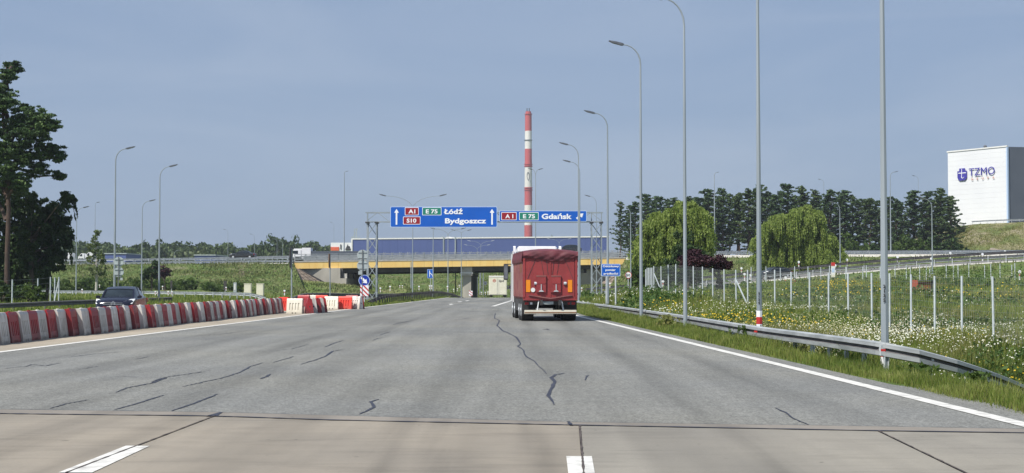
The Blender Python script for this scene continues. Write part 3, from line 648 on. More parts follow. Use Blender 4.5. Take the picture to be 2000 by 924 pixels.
patch('grass_bank', RB, [Vector((p.x, p.y+1+max(1, p.z*1.8), -.2)) for p in RB], 80, 6, 'bank', .12)
# slope seen beneath the bridge
patch('grass_bank', pl3([(560, 518, 345), (800, 516, 340), (1000, 514, 335), (1250, 512, 330)]), pl3([(560, 584, 296), (800, 586, 296), (1000, 588, 294), (1250, 580, 290)]), 90, 16, 'bank', .3)
patch('grass_mound', pl3([(735, 556, 234), (765, 553.5, 234), (790, 556, 234), (808, 567, 234)]), pl3([(725, 572, 222), (760, 573, 220), (800, 573, 220), (815, 574, 222)]), 30, 8, 'ground', .15)
# grass wedge between the exit line and median rail is on the ground sheet; mound at the left abutment
patch('grass_mound', pl3([(560, 545, 232), (640, 551, 232), (690, 557, 232), (735, 572, 232)]), pl3([(540, 572, 218), (640, 573, 216), (700, 573, 216), (742, 575, 220)]), 60, 8, 'ground', .2)
patch('grass_mound', pl3([(1135, 556, 249), (1180, 556, 249), (1260, 552, 249)]), pl3([(1130, 574, 225), (1190, 574, 222), (1270, 572, 222)]), 40, 8, 'ground', .2)
# gravel track across the meadow
m_ = MB(); vs = []
gl = densify([P(*q) for q in gp], .8)
for i, p in enumerate(gl):
    w = 1.1+.5*float(vnoise(np.array([p.x*3]), np.array([p.y*3]), 2, 4)[0])
    for k in (-1, -.33, .33, 1):
        xx, yy_ = p.x+w*k*.4, p.y-w*k*1.7
        vs.append((xx, yy_, tz(xx, yy_)+.10+.04*(1-abs(k))))
n_ = len(gl); m_.add(vs, [(4*i+k, 4*i+k+1, 4*i+k+5, 4*i+k+4) for i in range(n_-1) for k in range(3)])
tag(m_.build('gravel_path', 'gravel'), kind='structure')
exec_marker = 1
tag(link('opposite_carriageway', strip_mesh('opposite_carriageway', list(np.linspace(15, 300, 60)), lambda y: -22.3, lambda y: -15.6, 'asphalt', .004)), kind='structure')

# ------------------------------------------------------------------ overpass bridge
BL, BR = P(575, 525, 237), P(1226, 516.5, 252)      # lower edge of the ochre fascia, left and right
def bp(t, dy=0, dz=0): q = BL.lerp(BR, t); return Vector((q.x, q.y+dy, q.z+dz))
BR_T = thing('overpass_bridge', 'long concrete road overpass with an ochre painted edge beam crossing above the highway', 'bridge', (0, 0, 0))
FH = 1.06
for i in range(24):                                     # ochre fascia panels
    a_, b_ = bp(i/24+.0002), bp((i+1)/24-.0002); mb = MB()
    mb.add([a_, b_, b_+Vector((0, 0, FH)), a_+Vector((0, 0, FH)), a_+Vector((0, .25, 0)), b_+Vector((0, .25, 0)), b_+Vector((0, .25, FH)), a_+Vector((0, .25, FH))],
           [(0, 1, 2, 3), (4, 7, 6, 5), (0, 4, 5, 1), (3, 2, 6, 7), (0, 3, 7, 4), (1, 5, 6, 2)])
    mb.build('fascia_panel', 'yellow', BR_T)
def slabbox(name, t0, t1, y0, y1, z0, z1, m__, parent=BR_T):
    v = [bp(t0, y0, z0), bp(t1, y0, z0), bp(t1, y0, z1), bp(t0, y0, z1), bp(t0, y1, z0), bp(t1, y1, z0), bp(t1, y1, z1), bp(t0, y1, z1)]
    return MB().add(v, [(0, 1, 2, 3), (4, 7, 6, 5), (0, 4, 5, 1), (3, 2, 6, 7), (0, 3, 7, 4), (1, 5, 6, 2)]).build(name, m__, parent)
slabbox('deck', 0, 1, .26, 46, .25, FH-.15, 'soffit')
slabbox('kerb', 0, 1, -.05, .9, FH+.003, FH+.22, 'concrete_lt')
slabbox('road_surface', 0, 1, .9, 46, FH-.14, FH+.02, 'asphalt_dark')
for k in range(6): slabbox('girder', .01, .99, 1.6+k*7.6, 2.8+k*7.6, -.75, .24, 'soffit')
# guard rails and parapets on the deck
def deck_rail(dy, z0, lab):
    t = thing('bridge_guardrail', lab, 'guardrail')
    n = 32
    for i in range(n+1):
        q = bp(i/n, dy, FH+.2+z0); MB().box((q.x, q.y, q.z+.55), (.14, .12, 1.1)).build('post', 'galv_rail', t)
    for z in (.35, .72, 1.12):
        for k in range(8):
            a_, b_ = bp(k/8+.0005, dy-.09, FH+.2+z0+z), bp((k+1)/8-.0005, dy-.09, FH+.2+z0+z)
            MB().bar(a_, b_, .06 if z < 1 else .1, .19 if z < 1 else .10).build('rail_beam', 'galv_rail', t)
    return t
deck_rail(.35, 0, 'three bar steel guardrail along the near edge of the overpass deck')
deck_rail(11, 0, 'second three bar guardrail between the carriageways of the overpass')
def deck_parapet(dy, lab):
    t = thing('bridge_parapet', lab, 'railing')
    n = 40
    for i in range(n+1):
        q = bp(i/n, dy, FH+.1); mb = MB(); mb.box((q.x, q.y, q.z+.95), (.09, .09, 1.9)); mb.bar((q.x, q.y, q.z+1.4), (q.x+.35, q.y, q.z+1.9), .06); mb.build('post', 'galv_rail', t)
    for z in (.5, 1.25, ):
        MB().bar(bp(0, dy, FH+.1+z), bp(1, dy, FH+.1+z), .16, .06).build('rail_beam', 'galv_rail', t)
deck_parapet(20, 'tall steel railing with leaning posts in the middle of the overpass')
deck_parapet(45.5, 'rear steel railing on the far edge of the overpass deck')
# abutments
def boxp(x0, x1, y0, y1, z0, z1, name, m__, parent=BR_T):
    return MB().box(((x0+x1)/2, (y0+y1)/2, (z0+z1)/2), (x1-x0, y1-y0, z1-z0)).build(name, m__, parent)
xa0, xa1, xa2 = X(578, 240), X(667, 240), X(679, 240)
zt = BL.z-.02
boxp(xa0, xa1, 238.2, 282, -1.2, zt+.15, 'abutment_wall', 'concrete')
boxp(xa1, xa2, 238.2, 282, -1.2, zt-1.55, 'abutment_wall', 'concrete')
boxp(xa1+.01, xa1+.35, 238.6, 281, zt-1.54, zt+.1, 'bearing_shelf', 'soffit')
for k in range(6): boxp(xa1+.5, xa1+1.05, 238.9+k*8, 239.6+k*8, zt-1.54, zt-.75, 'bearing', 'concrete_lt')
xb0, xb1, xb2 = X(1134, 252), X(1146, 252), X(1262, 252)
zt2 = P(1140, 517.5, 252).z
boxp(xb1, xb2, 252.6, 297, -1.2, zt2+.2, 'abutment_wall', 'concrete')
boxp(xb0-.3, xb1, 252.6, 297, -1.2, zt2-1.4, 'abutment_wall', 'concrete')
for k in range(6): boxp(xb0, xb0+.6, 253.2+k*8, 254+k*8, zt2-1.39, zt2-.7, 'bearing', 'concrete_lt')
# central pier wall with its cap beam
xp0, xp1 = X(903.5, 246), X(920, 246); zp = P(912, 528, 246).z
boxp(xp0, xp1, 245.7, 291, -1.5, zp-.9, 'pier', 'concrete')
boxp(xp0-.25, xp1+.2, 245.3, 291.5, zp-.9, zp+.6, 'pier_cap', 'concrete_lt')
boxp(xp0-.35, xp1+.3, 245.2, 291.6, zp-.55, zp-.35, 'cap_band', 'white')
# sloped paving beside the wing walls, with its kerb
def cone(pts, name):
    mb = MB(); mb.add(pts, [(0, 1, 2)] if len(pts) == 3 else [(0, 1, 2, 3)]); return mb
lc = [P(574, 519.5, 237.6), P(644, 559, 237.6), P(560, 562, 229), P(555, 520, 236)]
t = thing('paved_slope', 'dark stone paved cone beside the left abutment wall', 'retaining slope')
def stone_grid(c, nu, nv, parent):
    c = [Vector(q) for q in c]
    mesh_list = []
    for j in range(nv):
        for i in range(nu):
            def pt(u_, v_): return (c[0].lerp(c[3], u_)).lerp(c[1].lerp(c[2], u_), v_)
            g = .06; q = [pt((i+g)/nu, (j+g)/nv), pt((i+1-g)/nu, (j+g)/nv), pt((i+1-g)/nu, (j+1-g)/nv), pt((i+g)/nu, (j+1-g)/nv)]
            up = Vector((0, -.10-.04*random.random(), .10)); 
            MB().add([p+up for p in q]+q, [(0, 1, 2, 3), (0, 4, 5, 1), (1, 5, 6, 2), (2, 6, 7, 3), (3, 7, 4, 0)]).build('paving_stone', 'stone_slope', parent)
stone_grid(lc, 7, 7, t)
MB().add(lc+[q+Vector((0, .3, -.4)) for q in lc], [(0, 1, 2, 3), (0, 1, 5, 4)]).build('slope_bed', 'stone_slope', t)
MB().bar(P(577, 521, 237.4), P(646, 559, 237.2), .30, .25).build('kerb', 'dark', t)
rc = [P(1232, 513, 251.9), P(1168, 556, 251.9), P(1262, 559, 243), P(1262, 514, 250)]
t = thing('paved_slope', 'brown stone paved cone beside the right abutment wall behind the speed limit sign', 'retaining slope')
stone_grid(rc, 7, 7, t)
MB().add(rc+[q+Vector((0, .3, -.4)) for q in rc], [(0, 1, 2, 3), (0, 1, 5, 4)]).build('slope_bed', 'stone_slope', t)
MB().bar(P(1230, 515.5, 251.8), P(1166, 556, 251.6), .30, .25).build('kerb', 'dark', t)

# ------------------------------------------------------------------ guardrails
WP = [(.0, .0), (.035, -.010), (.080, -.030), (.085, -.108), (.015, -.128), (.015, -.172), (.085, -.192), (.080, -.285), (.035, -.303), (0, -.31)]
def offset_path(pts, off):
    o = []
    for i, p in enumerate(pts):
        d = pts[min(i+1, len(pts)-1)]-pts[max(i-1, 0)]; d.z = 0; d.normalize(); o.append(p+Vector((d.y, -d.x, 0))*off)
    return o
def smooth_path(pts, step):
    """Catmull-Rom resample"""
    o = []; n = len(pts)
    for i in range(n-1):
        p0, p1, p2, p3 = pts[max(i-1, 0)], pts[i], pts[i+1], pts[min(i+2, n-1)]
        k = max(1, int(round((p2-p1).length/step)))
        for s_ in range(k):
            t = s_/k; t2, t3 = t*t, t*t*t
            o.append(.5*((2*p1)+(-p0+p2)*t+(2*p0-5*p1+4*p2-p3)*t2+(-p0+3*p1-3*p2+p3)*t3))
    o.append(pts[-1]); return o
def guardrail(label, pts, group='steel guardrails along the roads', side=1, seg=4.0, post=2.0, m_='galv_rail', post_h=.75, prof=WP, ends=False):
    """pts: points along the top edge of the beam; side: +1 puts the ribbed face to the right of travel"""
    t = thing('guardrail', label, 'guardrail', group=group)
    path = smooth_path(pts, 1.0); L = [0]
    for a_, b_ in zip(path[:-1], path[1:]): L.append(L[-1]+(b_-a_).length)
    L = np.array(L); A = np.array([tuple(p) for p in path])
    def at(s_): return Vector([float(np.interp(s_, L, A[:, k])) for k in range(3)])
    def nrm(s_):
        d = at(min(s_+.3, L[-1]))-at(max(s_-.3, 0)); d.z = 0; d.normalize(); return Vector((d.y, -d.x, 0))*side
    s0 = 0; total = L[-1]
    while s0 < total-.05:
        s1_ = min(s0+seg, total); k = max(1, int(math.ceil((s1_-s0)/1.0))); mb = MB(); v = []
        for i in range(k+1):
            s_ = s0+(s1_-s0)*i/k+(.01 if i == 0 else (0 if i < k else .0)); q = at(s_); nn = nrm(s_); lap = .004 if i == k else 0
            for (o_, z_) in prof: v.append(q+nn*(o_+lap)+Vector((0, 0, z_)))
        n_ = len(prof)
        mb.add(v, [(i*n_+j, i*n_+j+1, (i+1)*n_+j+1, (i+1)*n_+j) for i in range(k) for j in range(n_-1)])
        me = mb.mesh('rail_section', [m_, 'rail_shade'])
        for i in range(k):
            for q_ in ((3, 4, 5) if m_ == 'galv_rail' else (4,)): me.polygons[i*(n_-1)+q_].material_index = 1  # groove faces get a dark colour in place of recess shade
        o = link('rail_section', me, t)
        s0 = s1_
    pm = {}
    s_ = .3
    while s_ < total:
        q = at(s_); nn = nrm(s_); h = max(.35, post_h+.35)
        key = round(h, 1)
        if key not in pm:
            mb = MB(); mb.box((0, 0, -h/2), (.012, .1, h)); mb.box((.03, .045, -h/2), (.06, .01, h)); mb.box((.03, -.045, -h/2), (.06, .01, h)); mb.box((0, -.09, -.16), (.07, .09, .22))
            pm[key] = mb.mesh('post', 'galv' if m_ == 'galv_rail' else m_)
        link('post', pm[key], t, loc=q-nn*.13+Vector((0, 0, -.03)), rot=(0, 0, math.atan2(nn.y, nn.x)+math.pi/2))
        s_ += post
    return t
def prail(lst): return [P(px, py, F_PX/p) for px, py, p in lst]
# right-hand rail: ends low and flared, near end first
R1 = [P(2230, 862, 36.5), P(2100, 800, 35), P(2000, 751.5, F_PX/84), P(1930, 723, F_PX/88), P(1860, 699.5, F_PX/91), P(1795, 682, F_PX/92), P(1727, 668, F_PX/92), P(1600, 651.5, F_PX/80), P(1481, 637, F_PX/69), P(1339, 616, F_PX/51), P(1252, 604, F_PX/41), P(1187, 595.5, F_PX/34), P(1130, 588.5, F_PX/27.6), P(1085, 582, F_PX/22), P(1052, 576, F_PX/17)]
guardrail('galvanised steel guardrail along the right verge, its near end flaring down into the grass', R1, side=-1, post=1.33)
for px, py, d in ((1725, 684, F_PX/92-.12), (1476, 647.5, F_PX/69-.12), (1337.5, 624, F_PX/51-.12)): q = P(px, py, d); MB().box((q.x, q.y, q.z), (.09, .05, .05)).build('red_reflector', 'red', bpy.data.objects['guardrail'])
# median rail of the exit wedge
R2 = [P(694, 600, 112), P(712, 592, 116), P(735, 581, 121), P(758, 575, 130), P(800, 571.5, 152), P(850, 568.5, 185), P(872, 570.5, 206), P(890, 575.5, 222), P(905, 581, 236), P(930, 586, 250)]
guardrail('dark curving guardrail on the grass wedge between the exit road and the highway', R2, side=-1, post=2, m_='rail_shade')  # whole beam coloured dark, painting in the shade of its back
R3 = [P(560, 585, 118), P(580, 577, 124), P(600, 572.5, 130), P(650, 572.3, 136), P(720, 574, 146), P(790, 572.5, 175), P(850, 568, 215)]
guardrail('dark guardrail curving behind the red and white barriers below the bridge abutment', R3, side=1, post=2, m_='rail_shade')
R4 = [P(-160, 598, 88), P(0, 592.5, 90), P(95, 588.5, 95), P(190, 585, 102), P(300, 581.5, 112), P(335, 580, 116)]
guardrail('long dark guardrail behind the plastic barriers at the left, before the pines', R4, side=1, post=1.9, m_='rail_shade')
R5 = [P(-80, 566.5, 172), P(35, 566.8, 170), P(190, 567.5, 166), P(335, 569, 160), P(430, 570.5, 150), P(480, 571.5, 142), P(500, 574.5, 138), P(518, 580, 134)]
guardrail('pale curved guardrail at the foot of the left grass bank, ending near two cream boxes', R5, side=-1, post=2.6, m_='galv', post_h=.8)
R6 = [P(-60, 572, 186), P(35, 571, 184), P(190, 572, 180), P(270, 573.5, 176)]
guardrail('short pale guardrail set low in front of the longer one beside the pine trunk', R6, side=-1, post=4, m_='galv')
# overpass approach rails
def far_rail(label, lst, m__='galv', post=4, seg=8, side=-1):
    guardrail(label, [P(*q) for q in lst], side=side, post=post, seg=seg, m_=m__)
far_rail('long pale guardrail on the crest of the left overpass approach', [(-500, 507.5, 239.6), (120, 505.5, 239.2), (350, 504.3, 238.6), (480, 503, 238.2), (573, 501.5, 237.8)], post=2.6)
far_rail('lower guardrail slanting along the left bank crest to the bridge', [(150, 512.8, 238.5), (280, 511.5, 238.2), (360, 509.5, 238), (573, 507.5, 237)], post=2.6)
far_rail('pale guardrail behind the first one on the left overpass approach', [(-500, 509, 262), (120, 507, 260), (480, 501.3, 258), (640, 498.5, 256)], post=4)
far_rail('far guardrail beyond the carriageway on the left approach', [(-500, 509, 282), (120, 507, 281), (573, 499.2, 280)], post=5)
far_rail('pale guardrail along the upper road between the two willows and beyond', [(1224, 497, 251.6), (1400, 493.5, 250.4), (1640, 493, 248.4), (2000, 491.8, 246.5), (2700, 490, 241)], post=2.6)
far_rail('second guardrail set behind on the upper road before the pine wood', [(1224, 492.5, 266), (1400, 490.5, 265), (2000, 488.5, 262), (2700, 487, 255)], post=4)
guardrail('dark guardrail on the near edge of the rising exit ramp', [p+Vector((0, .5, .72)) for p in RF], side=-1, post=2.0, m_='galv_rail')
guardrail('dark guardrail on the far edge of the rising exit ramp', [p+Vector((0, -.3, .95)) for p in RB], side=-1, post=2.0, m_='rail_shade')
guardrail('guardrail on the crest of the far hill below the white tower building', [p+Vector((0, .8, .75)) for p in htop[2:]], side=-1, post=1.7, seg=8, m_='galv')

# ------------------------------------------------------------------ lamp posts
def lamp(px, py_top, d, label, side=-1, H=None, base=None, arms=1, arm=(.8, .9), head=.72, r0=.085, m__='pole', hm='lamp', zoff=0, poly=8, kind='curve', group='street lamps'):
    ztop = Z(py_top, d); x = X(px, d); zb = base if base is not None else tz(x, d)-.1
    t = thing('street_lamp', label, 'street lamp', (x, d, zb), group=group)
    h = ztop-zb; zt_ = h-arm[1]-.1
    n = poly; r1 = r0*.45
    MB().tube([(0, 0, 0), (0, 0, zt_*.5), (0, 0, zt_)], [r0, (r0+r1)/2, r1], n).build('pole', m__, t, smooth=n > 8)
    if r0 > .06: MB().box((0, 0, .03), (.36, .36, .06)).build('base_plate', m__, t)
    sides = [side] if arms == 1 else [-1, 1]
    for s_ in sides:
        pts = [(0, 0, zt_)]+[(s_*arm[0]*(1-math.cos(a_)), 0, zt_+arm[1]*math.sin(a_)) for a_ in [R(v) for v in (15, 30, 45, 60, 75, 88)]]
        MB().tube(pts, [r1, r1*.95, r1*.9, r1*.85, r1*.8, r1*.75, r1*.7], 6).build('arm', m__, t, smooth=True)
        e = Vector(pts[-1]); hh = head; a2 = R(13)
        prof = [(0, -.035), (.12, -.06), (.7, -.045), (1, .01), (.95, .03), (.5, .055), (.1, .045), (0, .03)]
        pl = [(e.x+s_*(q[0]*hh*math.cos(a2)-q[1]*hh/.72*math.sin(a2)), e.z+q[0]*hh*math.sin(a2)+q[1]*hh/.72*math.cos(a2)) for q in prof]
        MB().prism(pl, hh*.34, 'Y', -hh*.17).build('lamp_head', hm, t, bevel=.008)
    return t
G1 = 'tall grey street lamps along the right guardrail'
L1 = lamp(1727, -260, F_PX/88, 'nearest grey lamp post by the bend of the right guardrail, painted white at its foot', group=G1, r0=.093)
L2 = lamp(1482.5, -150, F_PX/62, 'second nearest grey lamp post, with a red and white banded foot', group=G1, r0=.09)
L3 = lamp(1338, -8, F_PX/52.5, 'third lamp post of the right row, its curved arm leaving the frame', group=G1, r0=.08, arm=(.8, 1.0))
lamp(1252, 83, F_PX/42.5, 'fourth lamp post of the right row, between the speed sign and the willow', group=G1, r0=.085)
lamp(1187, 218, F_PX/31.5, 'fifth lamp post of the right row, rising behind the blue three line sign', group=G1, r0=.085)
lamp(1130, 280, F_PX/26, 'sixth lamp post of the right row, at the rear right corner of the red truck', group=G1, r0=.085)
lamp(1132.5, 314, F_PX/23, 'seventh lamp post of the right row, standing just behind the sixth', group=G1, r0=.075)
# numbers and bands
def ptext(t_, s_, z0, r, hh):
    for i, ch in enumerate(s_): text('number', ch, hh, 'dark', t_, (-.055, -r-.006, z0-i*hh*1.35), bold=.03)
ptext(L1, '2135', 2.1, .09, .075); ptext(L2, '2134', 1.75, .088, .075)
def band(t_, z0, z1, r, m__): MB().tube([(0, 0, z0), (0, 0, z1)], [r, r], 8, caps=False).build('painted_band', m__, t_)
bz = tz(L2.location.x, L2.location.y)-.1-L2.location.z
def zb_(t_, py): return Z(py, t_.location.y)-t_.location.z
band(L2, zb_(L2, 619), zb_(L2, 607), .0945, 'signwhite'); band(L2, zb_(L2, 633), zb_(L2, 619.1), .095, 'red'); band(L2, zb_(L2, 647), zb_(L2, 633.1), .0955, 'signwhite'); band(L2, zb_(L2, 658), zb_(L2, 647.1), .096, 'red')
band(L1, zb_(L1, 725), zb_(L1, 697), .099, 'signwhite'); band(L1, zb_(L1, 696.9), zb_(L1, 676), .0985, 'red')
lamp(1165, 382, 176, 'lamp post behind the right gantry tower, arm over its top', r0=.07)
lamp(1232, 399, 128, 'slim lamp post with a dark foot just left of the first willow', r0=.07)
lamp(224, 288, 108, 'tallest lamp post at the left, rising behind the oncoming car', side=1, r0=.10)
lamp(311, 323, 118, 'lamp post by the purple bush, second tallest on the left', side=1, r0=.09)
lamp(277, 391, 158, 'lamp post standing between the two tallest ones on the left', side=1, r0=.085)
lamp(149, 404, 170, 'lamp post just right of the big pine, seen against the branches', side=1, r0=.08)
lamp(185, 395, 300, 'small distant lamp post above the young birch', side=1, arm=(.3, .4), r0=.09, arms=1, base=2)
lamp(672, 334, 262, 'tall lamp post standing on the overpass left of the blue signs', side=1, arm=(.3, .25), head=.5, r0=.13, base=5.6)
lamp(806, 381, 170, 'twin armed lamp post behind the large blue sign', arms=2, arm=(3.3, 1.5), head=.9, r0=.075)
lamp(846, 425, 190, 'lamp post seen just right of the blue lane merging sign', r0=.085)
lamp(875, 446, 215, 'thinner lamp post below the right part of the large blue sign', arms=2, arm=(2, 1), head=.8, r0=.09)
lamp(901, 449, 225, 'lamp post left of the bridge pier, with a short head', arms=2, arm=(1, .5), r0=.09)
lamp(1046, 330, 232, 'lamp post beside the striped chimney with one dark raised head', arms=2, arm=(.5, 1.1), head=.8, r0=.11, base=0)
lamp(1396, 336, 262, 'tall lamp post rising in front of the pines left of the second nearest post', side=1, arm=(.45, .5), head=.5, r0=.13, base=6)
lamp(1336, 402, 210, 'lamp post mostly hidden behind the third near post, only its arm showing', r0=.08, arm=(1, .5))
lamp(1480, 402, 200, 'lamp post mostly hidden behind the banded one, only its arm showing', r0=.08, arm=(1, .6))
lamp(1641, 394, 181, 'lamp post at the right edge of the second willow', r0=.085, base=2.9)
lamp(1740, 335, 250, 'tall lamp post on the upper road just right of the nearest lamp post', side=1, arm=(.8, .8), r0=.13, base=6.4)
lamp(1821, 387, 160, 'lamp post below the white tower building, its foot on the ramp verge', r0=.085, base=2.9, m__='pole')
for i, (px, py, d, lb) in enumerate([(445, 448, 420, 'far tiny lamp post above the overpass, left of the dark sedan'), (497, 457, 400, 'far tiny lamp post above the overpass, just right of the dark sedan'),
        (541, 466, 380, 'left one of two faint posts left of the black sign post'), (552, 470, 380, 'right one of two faint posts left of the black sign post'),
        (340, 488, 300, 'tiny hooked lamp above the left guardrail'), (652, 434, 520, 'faint far lamp left of the gantry'), (1795, 343, 330, 'faint far lamp above the pines, left of the white building'), (1610, 350, 360, 'faint far lamp above the middle of the pine wood')]):
    lamp(px, py, d, lb, side=-1 if i != 4 else 1, r0=.09, base=0, group='distant street lamps')
for px, py, d, lb in [(939, 470, 300, 'upper twin armed lamp before the blue warehouse'), (932, 478, 310, 'lower twin armed lamp before the blue warehouse'), (868, 462, 400, 'slim post before the warehouse, under the large sign'), (890, 466, 400, 'slim post before the warehouse, right of its neighbour'), (1092, 466, 330, 'small twin lamp before the warehouse, above the dark car')]:
    lamp(px, py, d, lb, arms=2, arm=(2.2 if 'twin' in lb else .3, 1.0), head=.8, r0=.07, base=1, hm='lamp_lt', group='lamps before the warehouse')
# posts seen under the bridge
for px, pt_, pb, d, lb in [(803, 512, 571, 236, 'slim post before the bridge left of the merging sign'), (890, 520, 572, 262, 'slim post under the bridge beside the pier'), (932.5, 526, 577, 300, 'first slim post right of the dark pier, under the bridge'), (937.5, 524, 577, 300, 'second slim post right of the dark pier, under the bridge'), (944, 524, 577, 300, 'third slim post right of the dark pier, under the bridge')]:
    t = thing('slim_post', lb, 'post', (X(px, d), d, Z(pb, d)), group='slim posts by the bridge')
    MB().tube([(0, 0, 0), (0, 0, (pb-pt_)*d/F_PX)], [.1, .08], 8).build('pole', 'pole', t)

# ------------------------------------------------------------------ sign gantry and overhead signs
GD = 140.0
def gx_(px): return X(px, GD)
def gz_(py): return Z(py, GD)
t = thing('sign_gantry', 'grey steel lattice gantry spanning the highway and carrying the overhead signs', 'gantry')
ztop, zlow = gz_(415), gz_(435.5)
towers = [(717, 735, -.5), (1156, 1175, -.6)]
for (xl_, xr_, _) in towers:
    x0, x1 = gx_(xl_), gx_(xr_); zb = -.1
    for x in (x0, x1):
        for dy in (0, 1.0):
            MB().box((x, GD+dy, (zlow+zb)/2), (.11, .11, zlow-zb)).build('tower_leg', 'pole', t)
    MB().box((x0, GD+.5, (ztop+zlow)/2), (.09, .09, ztop-zlow)).build('tower_leg', 'pole', t)
    MB().box((x1 if xl_ > 1000 else x0+.01, GD+.02, (ztop+zlow)/2), (.09, .09, ztop-zlow)).build('tower_leg', 'pole', t)
    n = 6; hh = (zlow-zb)/n
    for k in range(n):
        a_ = (x0, x1) if k % 2 else (x1, x0)
        MB().bar((a_[0], GD-.02, zb+k*hh), (a_[1], GD-.02, zb+(k+1)*hh), .07).build('brace', 'pole', t)
        MB().bar((a_[1], GD+1.02, zb+k*hh), (a_[0], GD+1.02, zb+(k+1)*hh), .07).build('brace', 'pole', t)
        for x in (x0, x1): MB().bar((x, GD, zb+k*hh), (x, GD+1.0, zb+(k+1)*hh), .06).build('brace', 'pole', t)
    for x in (x0, x1): MB().box((x, GD+.5, zlow+.04), (.35, 1.3, .12)).build('bracket', 'dark', t)
for dy in (0.08, .92):
    for z in (ztop, zlow+.12): MB().bar((gx_(713), GD+dy, z), (gx_(1178), GD+dy, z), .10).build('chord', 'pole', t)
nb = 20
for k in range(nb):
    a_, b_ = gx_(714)+(gx_(1177)-gx_(714))*k/nb, gx_(714)+(gx_(1177)-gx_(714))*(k+1)/nb
    zz = (ztop, zlow+.12) if k % 2 else (zlow+.12, ztop)
    MB().bar((a_, GD+.08, zz[0]), (b_, GD+.08, zz[1]), .055).build('brace', 'pole', t)
def rrect(w, h, r, n=4):
    o = []
    for cx, cz, a0 in ((w/2-r, h/2-r, 0), (-w/2+r, h/2-r, 90), (-w/2+r, -h/2+r, 180), (w/2-r, -h/2+r, 270)):
        for k in range(n+1): a_ = R(a0+90*k/n); o.append((cx+r*math.cos(a_), cz+r*math.sin(a_)))
    return o
def panel(name, cx, cz, w, h, r, t_, y, m__, parent): return MB().prism([(cx+a_, cz+b_) for a_, b_ in rrect(w, h, r)], t_, 'Y', y).build(name, m__, parent)
def arrow_up(cx, z0, z1, w, parent, y=-.016):
    hw = w/2; st = w*.17; hl = w*.85
    MB().prism([(cx-st, z0), (cx+st, z0), (cx+st, z1-hl), (cx+hw, z1-hl), (cx, z1), (cx-hw, z1-hl), (cx-st, z1-hl)], .006, 'Y', y).build('arrow', 'signwhite', parent)
K = GD/F_PX
def sign_base(name, label, x0, x1, y0, y1, d, cat='road sign'):
    cx, cz = X((x0+x1)/2, d), Z((y0+y1)/2, d); k = d/F_PX
    t_ = thing(name, label, cat, (cx, d, cz)); w, h = (x1-x0)*k, (y1-y0)*k
    return t_, w, h, k, lambda px: (px-(x0+x1)/2)*k, lambda py: ((y0+y1)/2-py)*k
SD = GD-.35
t, w, h, k, fx, fz = sign_base('overhead_sign', 'large blue overhead sign with two up arrows reading Łódź and Bydgoszcz', 762, 971, 403.5, 444, SD)
panel('rim', 0, 0, w, h, .12, .05, 0, 'signrim', t); panel('sign_panel', 0, 0, w-.10, h-.10, .1, .006, -.0065, 'signblue', t)
arrow_up(fx(774.2), fz(439), fz(408), 9*k, t); arrow_up(fx(961), fz(439), fz(408), 9*k, t)
def badge(s_, x0, x1, y0, y1, m__, tx0, tx1, t_, fx, fz, k):
    bx = panel('badge', fx((x0+x1)/2), fz((y0+y1)/2), (x1-x0)*k, (y1-y0)*k, .06, .004, -.011, 'signwhite', t_)
    panel('badge_face', fx((x0+x1)/2), fz((y0+y1)/2), (x1-x0-2.0)*k, (y1-y0-2.0)*k, .05, .004, -.0155, m__, bx)
    hh = (y1-y0)*.50; zc = fz((y0+y1)/2+hh/2)
    text('lettering', s_, hh*k, 'signwhite', bx, (fx(tx0), -.022, zc), width=(tx1-tx0)*k, bold=.03)
badge('A1', 790.5, 817.5, 405, 420.5, 'signred', 797.5, 811, t, fx, fz, k)
badge('S10', 787, 821, 423, 438.5, 'signred', 794, 813, t, fx, fz, k)
badge('E 75', 824.5, 862, 405, 420.5, 'signgreen', 831.5, 854.5, t, fx, fz, k)
text('lettering', 'Łódź', 9.8*k, 'signwhite', t, (fx(867), -.02, fz(417.8)), width=36.5*k, bold=.035)
text('lettering', 'Bydgoszcz', 9.8*k, 'signwhite', t, (fx(869), -.02, fz(436)), width=80.5*k, bold=.035)
t, w, h, k, fx, fz = sign_base('overhead_sign', 'narrow blue overhead sign with a slanting arrow reading Gdańsk', 975, 1146, 411.5, 433, SD)
panel('rim', 0, 0, w, h, .1, .05, 0, 'signrim', t); panel('sign_panel', 0, 0, w-.10, h-.10, .08, .006, -.0065, 'signblue', t)
badge('A 1', 979, 1009, 414.5, 430, 'signred', 987, 1002.5, t, fx, fz, k)
badge('E 75', 1014, 1052, 414.5, 430, 'signgreen', 1021.5, 1045, t, fx, fz, k)
text('lettering', 'Gdańsk', 10*k, 'signwhite', t, (fx(1058), -.02, fz(427.5)), width=59*k, bold=.035)
def darrow(cx, cz, L_, w_, ang, parent, y, m__='signwhite', th=.006):
    hl = L_*.45; st = w_*.2; p = [(-L_/2, -st), (L_/2-hl, -st), (L_/2-hl, -w_/2), (L_/2, 0), (L_/2-hl, w_/2), (L_/2-hl, st), (-L_/2, st)]
    c, s_ = math.cos(ang), math.sin(ang)
    MB().prism([(cx+a_*c-b_*s_, cz+a_*s_+b_*c) for a_, b_ in p], th, 'Y', y).build('arrow', m__, parent)
darrow(fx(1133), fz(422), 17*k, 10*k, R(38), t, -.016)

